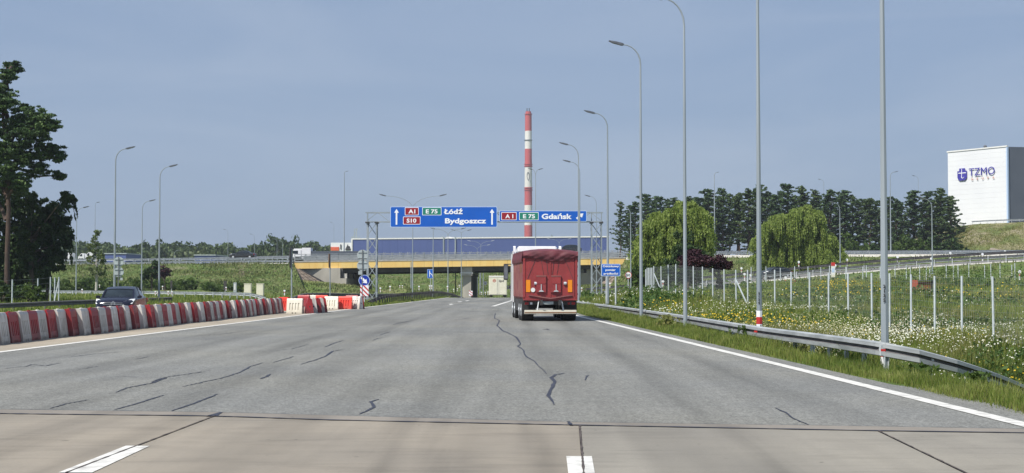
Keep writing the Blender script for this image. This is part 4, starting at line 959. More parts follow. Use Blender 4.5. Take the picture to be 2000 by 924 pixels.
# ------------------------------------------------------------------ smaller signs
def post_part(t_, x, z0, z1, r=.035, y=.05, m__='galv'): MB().tube([(x, y, z0), (x, y, z1)], r, 8).build('post', m__, t_)
d = 88.0
t, w, h, k, fx, fz = sign_base('information_sign', 'blue sign on two posts reading Odcinkowy pomiar prędkości', 1174.5, 1211.5, 515.5, 539.5, d)
panel('rim', 0, 0, w, h, .05, .03, 0, 'signrim', t); panel('sign_panel', 0, 0, w-.07, h-.07, .04, .004, -.0045, 'signblue', t)
text('lettering', 'Odcinkowy', 3.9*k, 'signwhite', t, (fx(1193), -.012, fz(521.8)), width=31.5*k, bold=.03, align='CENTER')
text('lettering', 'pomiar', 3.9*k, 'signwhite', t, (fx(1192.5), -.012, fz(529.0)), width=20*k, bold=.03, align='CENTER')
text('lettering', 'prędkości', 3.9*k, 'signwhite', t, (fx(1193), -.012, fz(536.2)), width=28*k, bold=.03, align='CENTER')
for px in (1184.5, 1202.5): post_part(t, fx(px), -3.2, -h/2+.1, .05)
def round_sign(label, px, py, rp, d, face, rim, txt=None, zbot=None, rimw=.16, name='round_sign', th=.45, post=True):
    x, z = X(px, d), Z(py, d); r = rp*d/F_PX; t_ = thing(name, label, 'road sign', (x, d, z))
    MB().disc((0, 0, 0), r, .02).build('rim', rim, t_); MB().disc((0, -.004, 0), r*(1-rimw), .003).build('sign_face', face, t_)
    if txt: text('lettering', txt, r*.72, 'black', t_, (0, -.012, -r*.36), align='CENTER', width=r*1.15, bold=.02)
    zb = (tz(x, d) if zbot is None else zbot)-z
    if post: post_part(t_, 0, zb, r*.9, .035, y=.06)
    return t_, r
round_sign('round speed limit sign reading 50 before the right bridge abutment', 1227, 537.3, 6.6, 126, 'signwhite', 'red', '50', rimw=.16)
round_sign('small round speed limit sign under the bridge beside the parcel truck', 948, 553, 3.6, 250, 'signwhite', 'signwhite', '50', zbot=-1, rimw=.1)
d = 117.0
t, r = round_sign('blue keep right sign with a white arrow above the chevron board', 711.5, 547.8, 11, d, 'signblue2', 'signrim', zbot=0, rimw=.08)
darrow(0, 0, r*1.5, r*.95, R(-45), t, -.016)
t = thing('chevron_board', 'red and white diagonally striped board below the blue keep right sign', 'road sign', (X(712, d), d-.05, Z(568, d)))
kk = d/F_PX; hw, hh = 8.2*kk, 10.5*kk
MB().prism([(-hw, -hh), (hw, -hh), (hw, hh), (-hw, hh)], .03, 'Y', 0).build('board', 'signwhite', t)
def clip_stripe(c0, c1):
    # points of the strip c0 <= z + x <= c1 inside the board
    import itertools
    def cutp(poly, c, keep_gt):
        o = []
        for i in range(len(poly)):
            a_, b_ = poly[i], poly[(i+1) % len(poly)]; va, vb = a_[0]+a_[1]-c, b_[0]+b_[1]-c
            if not keep_gt: va, vb = -va, -vb
            if va >= 0: o.append(a_)
            if va*vb < 0: tt = va/(va-vb); o.append((a_[0]+(b_[0]-a_[0])*tt, a_[1]+(b_[1]-a_[1])*tt))
        return o
    p = [(-hw, -hh), (hw, -hh), (hw, hh), (-hw, hh)]; p = cutp(p, c0, True)
    return cutp(p, c1, False) if len(p) > 2 else []
for c0 in (-1.0, -.22, .56):
    p = clip_stripe(c0*hh*1.1-.0, c0*hh*1.1+.36*hh)
    if len(p) > 2: MB().prism(p, .004, 'Y', -.0045).build('stripe', 'red', t)
post_part(t, 0, -1.0, -hh+.1)
def back_sign(label, px, pys, rp, d, small=None, pb=None, ptop=None, sm_side=-1):
    x = X(px, d); k = d/F_PX; zb = tz(x, d) if pb is None else Z(pb, d)
    t_ = thing('round_sign', label, 'road sign', (x, d, zb))
    for py in pys:
        o = MB().disc((0, 0, Z(py, d)-zb), rp*k, .03).build('sign_disc', 'signback', t_)
        for dz in (-.5, .5): MB().box((0, -.03, Z(py, d)-zb+dz*rp*k), (rp*k*1.6, .04, .04)).build('clamp', 'signback', o)
    if small: MB().box((small[0]*k, 0, Z(small[1], d)-zb), (small[2]*k, .02, small[3]*k)).build('small_plate', 'signback', t_)
    MB().tube([(0, -.08, 0), (0, -.08, Z(ptop or (pys[0]-rp), d)-zb)], .035, 8).build('post', 'pole_dark', t_)
back_sign('backs of two round signs, one above the other, left of the gantry tower', 708, (498.5, 519), 10.8, 114, small=(-4, 533, 8, 7))
back_sign('backs of two round signs beside the tallest left lamp post above the car', 232, (511.5, 531.5), 9.8, 104, small=(5, 545, 6, 5), ptop=501)
d = 205.0
t, w, h, k, fx, fz = sign_base('lane_sign', 'small blue lane merging sign on a post before the bridge', 834.5, 847, 526, 543.5, d)
panel('rim', 0, 0, w, h, .05, .03, 0, 'signrim', t); panel('sign_panel', 0, 0, w-.08, h-.08, .04, .004, -.0045, 'signblue', t)
MB().prism([(fx(838.5), fz(541)), (fx(839.8), fz(541)), (fx(839.8), fz(534)), (fx(844.2), fz(538)), (fx(844.2), fz(540.5)), (fx(845.3), fz(540.5)), (fx(845.3), fz(537.4)), (fx(839.8), fz(532.2)), (fx(839.8), fz(528.5)), (fx(838.5), fz(528.5))], .004, 'Y', -.011).build('lane_symbol', 'signwhite', t)
post_part(t, 0, -3, -h/2)
for px, pt_, pb, pole_b, d, lb, m__ in [(570, 483, 523, 600, 100, 'tall narrow sign seen edge on, black, on a leaning post over the barriers', 'dark'), (645, 496, 523, 575, 132, 'narrow sign seen edge on, brownish, on a post before the abutment', 'rust')]:
    t = thing('edge_on_sign', lb, 'road sign', (X(px, d), d, 0)); k = d/F_PX
    MB().tube([(0, 0, 0), (-.02, 0, Z(pt_+2, d))], .05, 8).build('post', 'pole', t)
    MB().prism([(-.5, Z(pb, d)), (.5, Z(pb, d)), (.62, Z((pt_+pb)/2, d)), (.5, Z(pt_, d)), (-.5, Z(pt_, d)), (-.62, Z((pt_+pb)/2, d))], .045, 'X', -.09).build('sign_plate', m__, t)
for px, py0, py1, w_, d, lb, nm, m__ in [(440, 549, 567, 6, 165, 'dark narrow sign at the foot of the left bank', 'narrow_sign', 'dark'), (335, 548, 563, 4, 160, 'slim dark sign right of the purple bush', 'narrow_sign', 'dark')]:
    t = thing(nm, lb, 'road sign', (X(px, d), d, Z(py1+8, d))); k = d/F_PX
    MB().box((0, 0, (py1+8-(py0+py1)/2)*k), (w_*k, .05, (py1-py0)*k)).build('sign_plate', m__, t)
    MB().box((0, .05, (py1+8-py0)*k/2), (.06, .06, (py1+8-py0)*k)).build('post', 'galv', t)
for px, w_, lb in [(484, 14, 'left one of two cream utility cabinets beside the curved guardrail'), (508, 14, 'right one of two cream utility cabinets beside the curved guardrail')]:
    d = 150; k = d/F_PX; t = thing('utility_cabinet', lb, 'cabinet', (X(px, d), d, Z(578, d)), group='cream cabinets')
    H_ = (578-554.5)*k
    MB().box((0, .2, H_/2), (w_*k, .4, H_)).build('body', 'cream', t, bevel=.02); MB().box((0, .2, H_+.02), (w_*k+.06, .46, .05)).build('lid', 'cream', t)
    MB().box((0, -.012, H_/2), (w_*k-.1, .02, H_-.14)).build('door', 'cream', t)
d = 152; k = d/F_PX; t = thing('utility_cabinet', 'slim pale perforated cabinet left of the two cream cabinets', 'cabinet', (X(459.5, d), d, Z(572, d)))
MB().box((0, 0, .55), (.32, .2, 1.1)).build('body', 'signback', t); MB().box((0, -.11, .62), (.12, .02, .6)).build('label_plate', 'white', t)
d = 168; k = d/F_PX; t = thing('totem_sign', 'narrow upright sign with a red head beside the ramp under the second willow', 'road sign', (X(1613.5, d), d-3.6, Z(542, d)))
MB().box((0, 0, .85), (.44, .08, 1.7)).build('board', 'white', t); MB().box((0, -.045, 1.5), (.45, .01, .4)).build('red_head', 'red', t); MB().box((0, -.045, .8), (.3, .01, .5)).build('blue_field', 'signrim', t)
MB().box((0, -.045, .15), (.44, .01, .28)).build('yellow_foot', 'cream', t)
for i, (px, lb) in enumerate([(989, 'left one of two red and white chevron boards beside the parcel truck'), (997, 'right one of two red and white chevron boards beside the parcel truck')]):
    d = 256; k = d/F_PX; t = thing('bend_chevron', lb, 'road sign', (X(px, d), d, Z(561.5, d)), group='bend chevrons'); a_ = 3.6*k
    MB().prism([(-a_, -a_), (a_, -a_), (a_, a_), (-a_, a_)], .03, 'Y', 0).build('board', 'signwhite', t)
    MB().prism([(-a_*.8, 0), (0, a_*.9), (a_*.6, a_*.9), (-a_*.2, 0), (a_*.6, -a_*.9), (0, -a_*.9)], .006, 'Y', -.01).build('chevron', 'red', t); post_part(t, 0, -3, -a_)
d = 240; k = d/F_PX; t = thing('pier_marker', 'red and white striped marker board at the foot of the bridge pier', 'road sign', (X(919.5, d), d, Z(573, d)))
MB().box((0, 0, 0), (7*k, .03, 10*k)).build('board', 'signwhite', t)
for s_ in (-1, 1): MB().prism([(-3.4*k, (s_*2.6+1.7)*k), (-3.4*k, (s_*2.6+3.4)*k), (3.4*k, (s_*2.6-1.2)*k), (3.4*k, (s_*2.6-2.9)*k)], .004, 'Y', -.022).build('stripe', 'red', t)
# delineators
DEL = [(161, 573, 9, 150, 'by the lamp post beside the pine'), (195, 562, 6, 160, 'above the oncoming car'), (204, 583, 7, 150, 'left of the oncoming car'), (318, 566, 8, 150, 'below the purple bush'), (304, 577, 9, 125, 'first of three at the left lamp foot'), (309, 578, 9, 125, 'second of three at the left lamp foot'), (329, 577, 9, 125, 'third of three, right of the left lamp foot'), (336.5, 577, 9, 125, 'beside the slim dark sign'), (442, 568, 8, 150, 'under the dark narrow sign'), (556, 577, 11, 118, 'behind the end of the long barrier row'),
       (743, 571, 10, 150, 'right of the gantry tower'), (762, 568, 10, 165, 'before the grassy mound'), (781, 563, 6, 190, 'right of the grassy mound, left one'), (786, 563, 6, 192, 'right of the grassy mound, right one'), (818.5, 567, 9, 178, 'left of the merging sign'), (839, 565, 8, 190, 'under the merging sign, left one'), (843, 565, 8, 192, 'under the merging sign, right one'), (874, 567, 9, 195, 'below the second pole of the bridge'), (886, 570, 6, 225, 'left of the bridge pier, low one'), (893.5, 569, 6, 230, 'left of the bridge pier, middle one'), (897, 562, 6, 230, 'left of the bridge pier, high one'),
       (940, 576, 6, 235, 'left of the parcel truck, first'), (940.5, 565, 6, 255, 'left of the parcel truck, behind the first'), (948, 576, 6, 235, 'under the small speed sign'), (953, 576, 7, 235, 'touching the edge of the parcel truck'), (1136, 570, 9, 170, 'right of the red truck before the abutment'), (1166, 580, 8, 130, 'at the foot of the right gantry tower'), (1191, 562, 10, 160, 'under the blue three line sign'), (1244.5, 571, 9, 130, 'left of the fourth right lamp post'), (1294.5, 562, 15, 118, 'among the fence posts by the willow')]
delin_proto = {}
for px, pb, hp, d, lb in DEL:
    x = X(px, d); z = Z(pb, d); Hh = hp*d/F_PX; t = thing('delineator', 'small white roadside marker post '+lb, 'marker post', (x, d, z), group='white marker posts')
    if 'p' not in delin_proto:
        delin_proto['p'] = MB().prism([(-.06, 0), (.06, 0), (.06, .62), (-.06, .62)], .05, 'Y', -.025).mesh('post', 'white')
        delin_proto['b'] = MB().box((0, 0, .5), (.125, .055, .12)).mesh('band', 'red')
        delin_proto['h'] = MB().disc((0, -.04, .82), .15, .05, 12).mesh('reflector_head', 'signwhite')
    for nm_, kk_ in (('post', 'p'), ('band', 'b'), ('reflector_head', 'h')):
        link(nm_, delin_proto[kk_], t, scale=(Hh*1.25, 1, Hh))
for px, pb, d, lb in [(1402+46, 536, 192, 'on the ramp beyond the banded lamp post'), (1560, 524, 188, 'on the ramp under the second willow'), (1631, 532, 172, 'on the ramp beside the red headed sign'), (1654, 520, 182, 'on the ramp, right of the willow lamp'), (1753, 515, 178, 'beside the nearest lamp post, on the ramp'), (1819, 519, 168, 'by the ramp lamp post, red banded'), (1856, 507, 178, 'on the ramp below the pines end'), (1919, 510, 172, 'on the ramp below the hill'), (1963, 500, 240, 'on the upper road near the right frame edge'), (1454, 549, 172, 'low on the ramp verge, left one'), (1466, 551, 172, 'low on the ramp verge, right one'), (1534, 556, 165, 'below the dark car on the ramp'), (1991, 547, 140, 'in the grass at the right frame edge')]:
    t = thing('delineator', 'small white roadside marker post '+lb, 'marker post', (X(px, d), d, Z(pb, d)), group='white marker posts')
    for nm_, kk_ in (('post', 'p'), ('band', 'b'), ('reflector_head', 'h')): link(nm_, delin_proto[kk_], t)

# ------------------------------------------------------------------ plastic barriers
BLEN = .93
def barrier_mesh(seed):
    rr = random.Random(seed)
    zs = [0, .075, .08, .20, .215, .60, .615, .80, .88]
    hwf = lambda z: .235-.0*z if z < .08 else .235-(z-.08)*.15
    gro = [(.20, .25), (.30, .35), (.40, .45), (.50, .55), (.60, .65), (.70, .75)]
    us = [0, .10]; feet = [(.32, .62)]
    for a_, b_ in ((.18, .27), (.36, .45), (.55, .64), (.73, .82)): us += [a_, a_+.015, b_-.015, b_]
    us += [.9, 1.0]; us = sorted(us)
    def inset(u_, z):
        if not (.20 < z < .61): return 0
        for a_, b_ in ((.18, .27), (.36, .45), (.55, .64), (.73, .82)):
            if a_+.01 < u_ < b_-.01 and .21 < z < .605: return .05
        return 0
    mb = MB(); nu, nz_ = len(us), len(zs)
    for s_ in (-1, 1):
        v = []
        for z in zs:
            for u_ in us:
                w = hwf(z)-inset(u_, z)
                if z > .85: w -= .03
                v.append((s_*w, (u_-.5)*BLEN, z))
        f = []
        for j in range(nz_-1):
            for i in range(nu-1):
                mid = (us[i]+us[i+1])/2
                if j == 0 and (.33 < mid < .43 or .57 < mid < .68): continue
                f.append((j*nu+i, j*nu+i+1, (j+1)*nu+i+1, (j+1)*nu+i))
        mb.add(v, f)
    # ends and top
    for e in (0, 1):
        v = [(-(hwf(z)-(.03 if z > .85 else 0)), (e-.5)*BLEN, z) for z in zs]+[((hwf(z)-(.03 if z > .85 else 0)), (e-.5)*BLEN, z) for z in zs]
        mb.add(v, [(j, j+1, nz_+j+1, nz_+j) for j in range(nz_-1)])
    w = hwf(.88)-.03; mb.add([(-w, -.5*BLEN, .88), (w, -.5*BLEN, .88), (w, .5*BLEN, .88), (-w, .5*BLEN, .88)], [(0, 1, 2, 3)])
    mb.box((0, 0, .04), (.36, BLEN*.95, .06))
    return mb
bm_cache = {}
def barrier(x, y, z, rz, colr, label, group):
    if colr not in bm_cache:
        me = barrier_mesh(1).mesh('body', {'w': 'bar_white', 'r': 'bar_red', 'c': 'bar_cream', 'n': 'bar_newred'}[colr])
        cap = MB().tube([(0, 0, .875), (0, 0, .905)], .05, 10).mesh('filler_cap', {'w': 'bar_white', 'r': 'bar_red', 'c': 'bar_cream', 'n': 'bar_newred'}[colr])
        hole = MB().disc((0, -.5*BLEN-.003, .40), .045, .004, 12).mesh('socket', 'dark')
        pk = MB().box((-.06, 0, .04), (.10, .10, .05)); bm_cache[colr] = (me, cap, hole)
    t = thing('barrier', label, 'plastic barrier', (x, y, z), rz, group)
    me, cap, hole = bm_cache[colr]; link('body', me, t); link('filler_cap', cap, t); link('socket', hole, t); return t
A0, A1 = G(-60, 679), G(560, 610)
A0.x -= .24; A1.x -= .24
Ld = (A1-A0).length; nB = int(Ld/(BLEN+.02)); dirv = (A1-A0).normalized(); ang = math.atan2(dirv.y, dirv.x)-math.pi/2
rr = random.Random(5); col = 'w'; CN = {'w': 'dirty white', 'r': 'faded dark red'}
Gb = 'red and white barriers in the long row along the left edge line'
for i in range(nB):
    p = A0+dirv*((BLEN+.02)*(i+.5)); p.x += .10*math.sin(i*.7)+rr.uniform(-.02, .02)
    lab = f'{CN[col]} barrier, {ordn(i)} from the near left end of the long row'
    if i == 0: lab = 'dirty white plastic road barrier at the near left end of the long row'
    if i == nB-1: lab = f'{CN[col]} plastic road barrier closing the far end of the long row'
    barrier(p.x, p.y, 0, ang+R(4.2)+rr.uniform(-1, 1)*R(1.8), col, lab, Gb)
    col = 'r' if col == 'w' else 'w'
# the short group closing the long row and the group behind
def unit_at(px, pb, d, rz, c, lb, g='loose group of barriers at the far end of the long row'):
    barrier(X(px, d), d, 0, rz, c, lb, g)
d0 = 84.0
unit_at(577, 611, d0, R(90-8), 'c', 'cream barrier set crosswise at the far end of the long row, slots facing the road')
unit_at(604, 609, 84.4, R(14), 'r', 'dark red barrier right behind the crosswise cream one')
unit_at(612, 608, 85.3, R(12), 'w', 'grey white barrier between two dark red ones at the row end')
unit_at(620.5, 607, 86.1, R(12), 'r', 'dark red barrier beside the grey white one at the row end')
unit_at(626.5, 607, 87.0, R(12), 'w', 'grimy white barrier, second last at the row end')
unit_at(631.5, 607, 87.9, R(12), 'r', 'dark red barrier closing the loose group at its right')
g2 = 'barriers of the second group before the keep right sign'
unit_at(648, 601, 99.0, R(90-3), 'c', 'cream barrier facing the road left of the bright red one', g2)
unit_at(675, 600, 99.4, R(90-5), 'n', 'bright red barrier facing the road in the second group', g2)
unit_at(695, 600, 99.9, R(62), 'w', 'white grey barrier right of the bright red one, turned aside', g2)
unit_at(703, 600, 100.6, R(20), 'r', 'dark red barrier at the right end of the second group, under the striped board', g2)
unit_at(594, 596, 111, R(75), 'r', 'red barrier at the left of the back row behind the loose group', g2)
unit_at(612, 594, 112, R(85), 'c', 'white barrier in the back row behind the loose group', g2)
unit_at(629, 594, 111, R(88), 'n', 'bright red barrier in the back row, middle one', g2)
unit_at(602, 594, 112.8, R(85), 'n', 'red barrier standing behind, left of the white one in the back row', g2)
unit_at(556, 602, 93.5, R(50), 'n', 'red barrier glimpsed behind the very end of the long row', g2)
unit_at(688, 594, 111, R(80), 'r', 'dark red barrier half hidden behind the bright red one', g2)

# ------------------------------------------------------------------ vehicles
def wheel(parent, x, y, r, w, side=1, rim='galv', name='wheel'):
    t = MB().tube([(x-w/2, y, r), (x-w/2+.03, y, r), (x+w/2-.03, y, r), (x+w/2, y, r)], [r*.93, r, r, r*.93], 24).build(name, 'black', parent, smooth=True)
    mb = MB(); xo = x+side*(w/2+.004); mb.tube([(xo-.01*side, y, r), (xo, y, r)], [r*.58, r*.56], 20)
    mb.tube([(xo, y, r), (xo+.03*side, y, r)], [r*.2, r*.17], 12); mb.build('rim', rim, t); return t
dT = F_PX/42.4
T = thing('tipper_truck', 'red tipper truck with a maroon tarpaulin and orange reflector plates driving away', 'truck', (X(1074.5, dT), dT, 0), R(3.6))
bw, LB = 1.25, 7.0
MB().prism([(-bw, 1.12), (-bw+.12, .92), (bw-.12, .92), (bw, 1.12), (bw, 3.12), (-bw, 3.12)], LB, 'Y', 0).build('tub', ['truckside'], T, bevel=.03)
# rear frame
f = MB(); f.box((-bw+.05, -.03, 2.08), (.12, .10, 2.1)); f.box((bw-.05, -.03, 2.08), (.12, .10, 2.1)); f.box((0, -.03, 1.04), (2.5, .10, .16)); f.box((0, -.03, 3.1), (2.5, .1, .1)); f.build('rear_frame', 'truckred', T, bevel=.012)
for s_ in (-1, 1):
    dr = MB().box((s_*.575, -.045, 2.08), (1.10, .05, 1.96)).build('tailgate_door', 'truckred', T, bevel=.012)
    mb = MB(); mb.bar((s_*.2, -.075, 3.02), (s_*.10, -.075, 2.15), .018); mb.bar((s_*.62, -.075, 2.98), (s_*1.05, -.075, 1.95), .016); mb.bar((s_*.45, -.075, 3.0), (s_*.30, -.075, 2.1), .014); mb.build('tie_rope', 'dark', dr)
    x = -.425 if s_ < 0 else .26
    ht = MB().box((x, -.10, 1.72), (.46, .09, .80)).build('grain_hatch', 'truckred', T, bevel=.012)
    MB().box((x, -.15, 1.75), (.40, .02, .05)).build('hatch_rib', 'truckred', ht); MB().box((x, -.15, 2.08), (.46, .02, .05)).build('hatch_rib', 'truckside', ht)
    MB().bar((x, -.165, 1.40), (x, -.165, 1.70), .035).build('hatch_lever', 'galv', ht)
    MB().prism([(x-.12, 1.36), (x+.12, 1.36), (x+.07, 1.42), (x-.07, 1.42)], .05, 'Y', -.19).build('hatch_handle', 'galv', ht)
    MB().tube([(s_*.68-.06, -.09, 1.74), (s_*.68+.06, -.09, 1.74)], .07, 12).build('latch', 'galv', T)
    px0 = -1.02 if s_ < 0 else .91
    MB().box((px0, -.085, 1.62), (.20, .02, .56)).build('reflector_plate', 'orange', T)
    # lights, mud flaps
    lt = MB().box((s_*.98, .10, .82), (.42, .08, .15)).build('tail_light', 'dark', T)
    MB().box((s_*1.08, .052, .82), (.17, .015, .12)).build('lens', 'taillight', lt); MB().box((s_*.87, .052, .82), (.1, .015, .1)).build('lens', 'headlight' if s_ < 0 else 'taillight', lt)
    MB().box((s_*.95, .32, .62), (.62, .025, .62)).build('mud_flap', 'black', T)
    MB().bar((s_*.52, -.0, .95), (s_*.60, -.12, .5), .05).build('bumper_bracket', 'galv', T)
    for k in range(5): MB().box((s_*1.245, .03, 1.25+k*.42), (.07, .10, .09)).build('hinge', 'truckside', T)
MB().box((0, -.075, 2.08), (.07, .05, 2.0)).build('centre_bar', 'truckred', T, bevel=.01)
MB().prism([(-1.0, 1.18), (0, 1.02), (1.0, 1.18), (1.0, 1.22), (0, 1.08), (-1.0, 1.22)], .05, 'Y', -.14).build('locking_rod', 'truckside', T)
MB().disc((-.80, -.10, 1.44), .10, .02).build('round_sticker', 'white', T)
MB().box((-.12, -.0, .84), (.54, .02, .13)).build('number_plate', 'signback', T)
ub = MB().box((0, -.13, .43), (2.4, .08, .18)).build('underrun_bar', 'bar_cream', T, bevel=.01)
MB().box((0, -.174, .40), (2.38, .006, .05)).build('red_tape', 'rust', ub)
mb = MB(); mb.box((-.42, 4, .86), (.1, 8.6, .24)); mb.box((.42, 4, .86), (.1, 8.6, .24)); mb.box((0, .15, .86), (2.2, .1, .2)); mb.box((0, 3.6, .8), (1.0, 1.2, .5)); mb.build('chassis', 'dark', T)
for y in (1.1, 2.45, 6.35, 7.9):
    for s_ in (-1, 1): wheel(T, s_*(.99 if y < 3 else 1.06), y, .51, .56 if y < 3 else .34, s_)
for s_ in (-1, 1): MB().box((s_*1.05, 4.4, .72), (.35, 2.0, .55)).build('side_tank', 'dark', T); 
for s_ in (-1, 1):
    for k in range(7): MB().box((s_*(bw+.012), .6+k*.98, 2.0), (.03, .07, 1.8)).build('side_rib', 'truckside', T)
MB().box((-bw-.008, 1.3, 2.5), (.004, 1.4, .5)).build('faded_patch', 'rust', T)
# tarpaulin: roof bulge with creases, drape over the rear edge and both sides
def tarp():
    us = np.linspace(0, 1, 64); prof = []
    # cross section from left hem over the top to right hem
    for u_ in us:
        if u_ < .18: prof.append((-bw-.05-.02*math.sin(u_*30), 2.72+(3.24-2.72)*u_/.18))
        elif u_ > .82: prof.append((bw+.05, 2.72+(3.24-2.72)*(1-u_)/.18))
        else:
            v = (u_-.18)/.64; prof.append((-bw-.04+(2*bw+.08)*v, 3.22+.13*math.sin(math.pi*v)**.7))
    ysq = np.linspace(-.10, LB+.05, 60); V = []
    for y in ysq:
        for (x, z) in prof:
            n_ = .012*math.sin(y*7+x*1.5)*math.cos(x*2.2+y)+.008*math.sin(y*13+x*5)
            V.append((x+(n_ if abs(x) > bw else 0), y, z+(n_ if abs(x) <= bw else 0)-(.10*math.exp(-max(0, y+.1)*3) if abs(x) < bw else 0)))
    nu = len(prof); F = [(j*nu+i, j*nu+i+1, (j+1)*nu+i+1, (j+1)*nu+i) for j in range(len(ysq)-1) for i in range(nu-1)]
    b = len(V)
    # rear drape
    inner = [i for i in range(nu) if 10 < i < nu-11]; rows = 14
    for r_ in range(rows+1):
        t_ = r_/rows
        for i in inner:
            x, z0 = V[i][0], V[i][2]; hem = 2.86-.05*math.sin(x*3.1+.6)-.06*math.cos(x*1.7)
            cr = .018*math.sin(x*8+t_*5*math.sin(x*2.3))*math.sin(math.pi*min(1, t_+.15))+.012*math.sin((x+t_*.8)*15)*t_+.012*math.sin((x-t_*.9)*11)*t_
            V.append((x, -.13-.05*math.sin(math.pi*t_)-cr, z0+(hem-z0)*t_))
    m2 = len(inner); F += [(b+j*m2+i, b+j*m2+i+1, b+(j+1)*m2+i+1, b+(j+1)*m2+i) for j in range(rows) for i in range(m2-1)]
    F += [(inner[i], inner[i+1], b+i+1, b+i) for i in range(m2-1)]
    mb = MB(); mb.add(V, F); return mb
tarp().build('tarpaulin', 'tarp', T, smooth=True)
# cab
cab = MB().prism([(7.35, .8), (9.55, .8), (9.6, 2.2), (9.35, 3.25), (8.9, 3.35), (7.35, 3.35)], 2.46, 'X', -1.23).build('cab', 'cabwhite', T, bevel=.06)
MB().prism([(7.32, 3.34), (9.1, 3.34), (8.9, 3.55), (7.4, 3.66)], 2.0, 'X', -1.0).build('roof_deflector', 'cabwhite', cab, bevel=.05)
for s_ in (-1, 1):
    MB().prism([(7.2, 3.1), (7.45, 3.1), (7.45, 3.66), (7.3, 3.6)], .12, 'X', s_*1.17-.06).build('side_fairing', 'cabwhite', cab)
    MB().box((s_*1.24, 7.33, 2.1), (.05, .5, 2.6)).build('side_fairing', 'cabwhite', cab)
    mm = MB().box((s_*1.52, 8.9, 2.35), (.24, .12, .85)).build('mirror', 'dark', T, bevel=.03)
    MB().bar((s_*1.22, 8.95, 2.75), (s_*1.5, 8.92, 2.75), .05).build('mirror_arm', 'dark', mm)
    MB().box((s_*1.52, 8.833, 2.35), (.18, .01, .7)).build('mirror_glass', 'lamp', mm)

dD = 200.0; kD = dD/F_PX
D = thing('delivery_truck', 'cream parcel box truck with a red cube logo and dpd lettering beneath the overpass', 'truck', (X(972.5, dD), dD, 0), R(1))
bx = MB().box((0, 3.3, Z(557.5, dD)), (2.52, 6.6, Z(538.5, dD)-Z(576.5, dD))).build('box_body', 'cream', D, bevel=.03)
z0_, z1_ = Z(576.5, dD), Z(538.5, dD); zm = (z0_+z1_)/2
for s_ in (-1, 1):
    dr = MB().box((s_*.585, -.02, zm-.12), (1.13, .04, z1_-z0_-.42)).build('rear_door', 'cream', D, bevel=.01)
    MB().bar((s_*.12, -.05, z0_+.1), (s_*.12, -.05, z1_-.35), .03).build('lock_rod', 'galv', dr)
MB().box((0, -.02, z1_-.12), (2.5, .05, .14)).build('top_rail', 'white', D)
text('lettering', 'dpd', .34, 'dark', D, (.10, -.048, zm+.48), width=.74, bold=.02)
ct = (-.50, zm+.66); hx = [(ct[0]+.26*math.cos(R(90+60*k)), ct[1]+.26*math.sin(R(90+60*k))) for k in range(6)]
lg = MB().prism(hx, .006, 'Y', -.05).build('cube_logo', 'logoorange', D)
for a_ in (30, 150, 270): MB().bar((ct[0], -.052, ct[1]), (ct[0]+.2*math.cos(R(a_)), -.052, ct[1]+.2*math.sin(R(a_))), .035, .006).build('logo_line', 'cream', lg)
MB().box((0, .1, .38), (2.4, .15, .14)).build('bumper', 'dark', D)
for s_ in (-1, 1):
    MB().box((s_*1.0, -.0, .52), (.3, .06, .1)).build('tail_light', 'taillight', D); wheel(D, s_*.95, 1.7, .42, .45, s_); wheel(D, s_*.98, 7.6, .42, .3, s_)
MB().box((0, 4.2, .5), (.9, 7.5, .25)).build('chassis', 'dark', D)
MB().prism([(6.75, .5), (8.6, .5), (8.65, 1.4), (8.3, 2.5), (6.75, 2.6)], 2.2, 'X', -1.1).build('cab', 'cabwhite', D, bevel=.05)

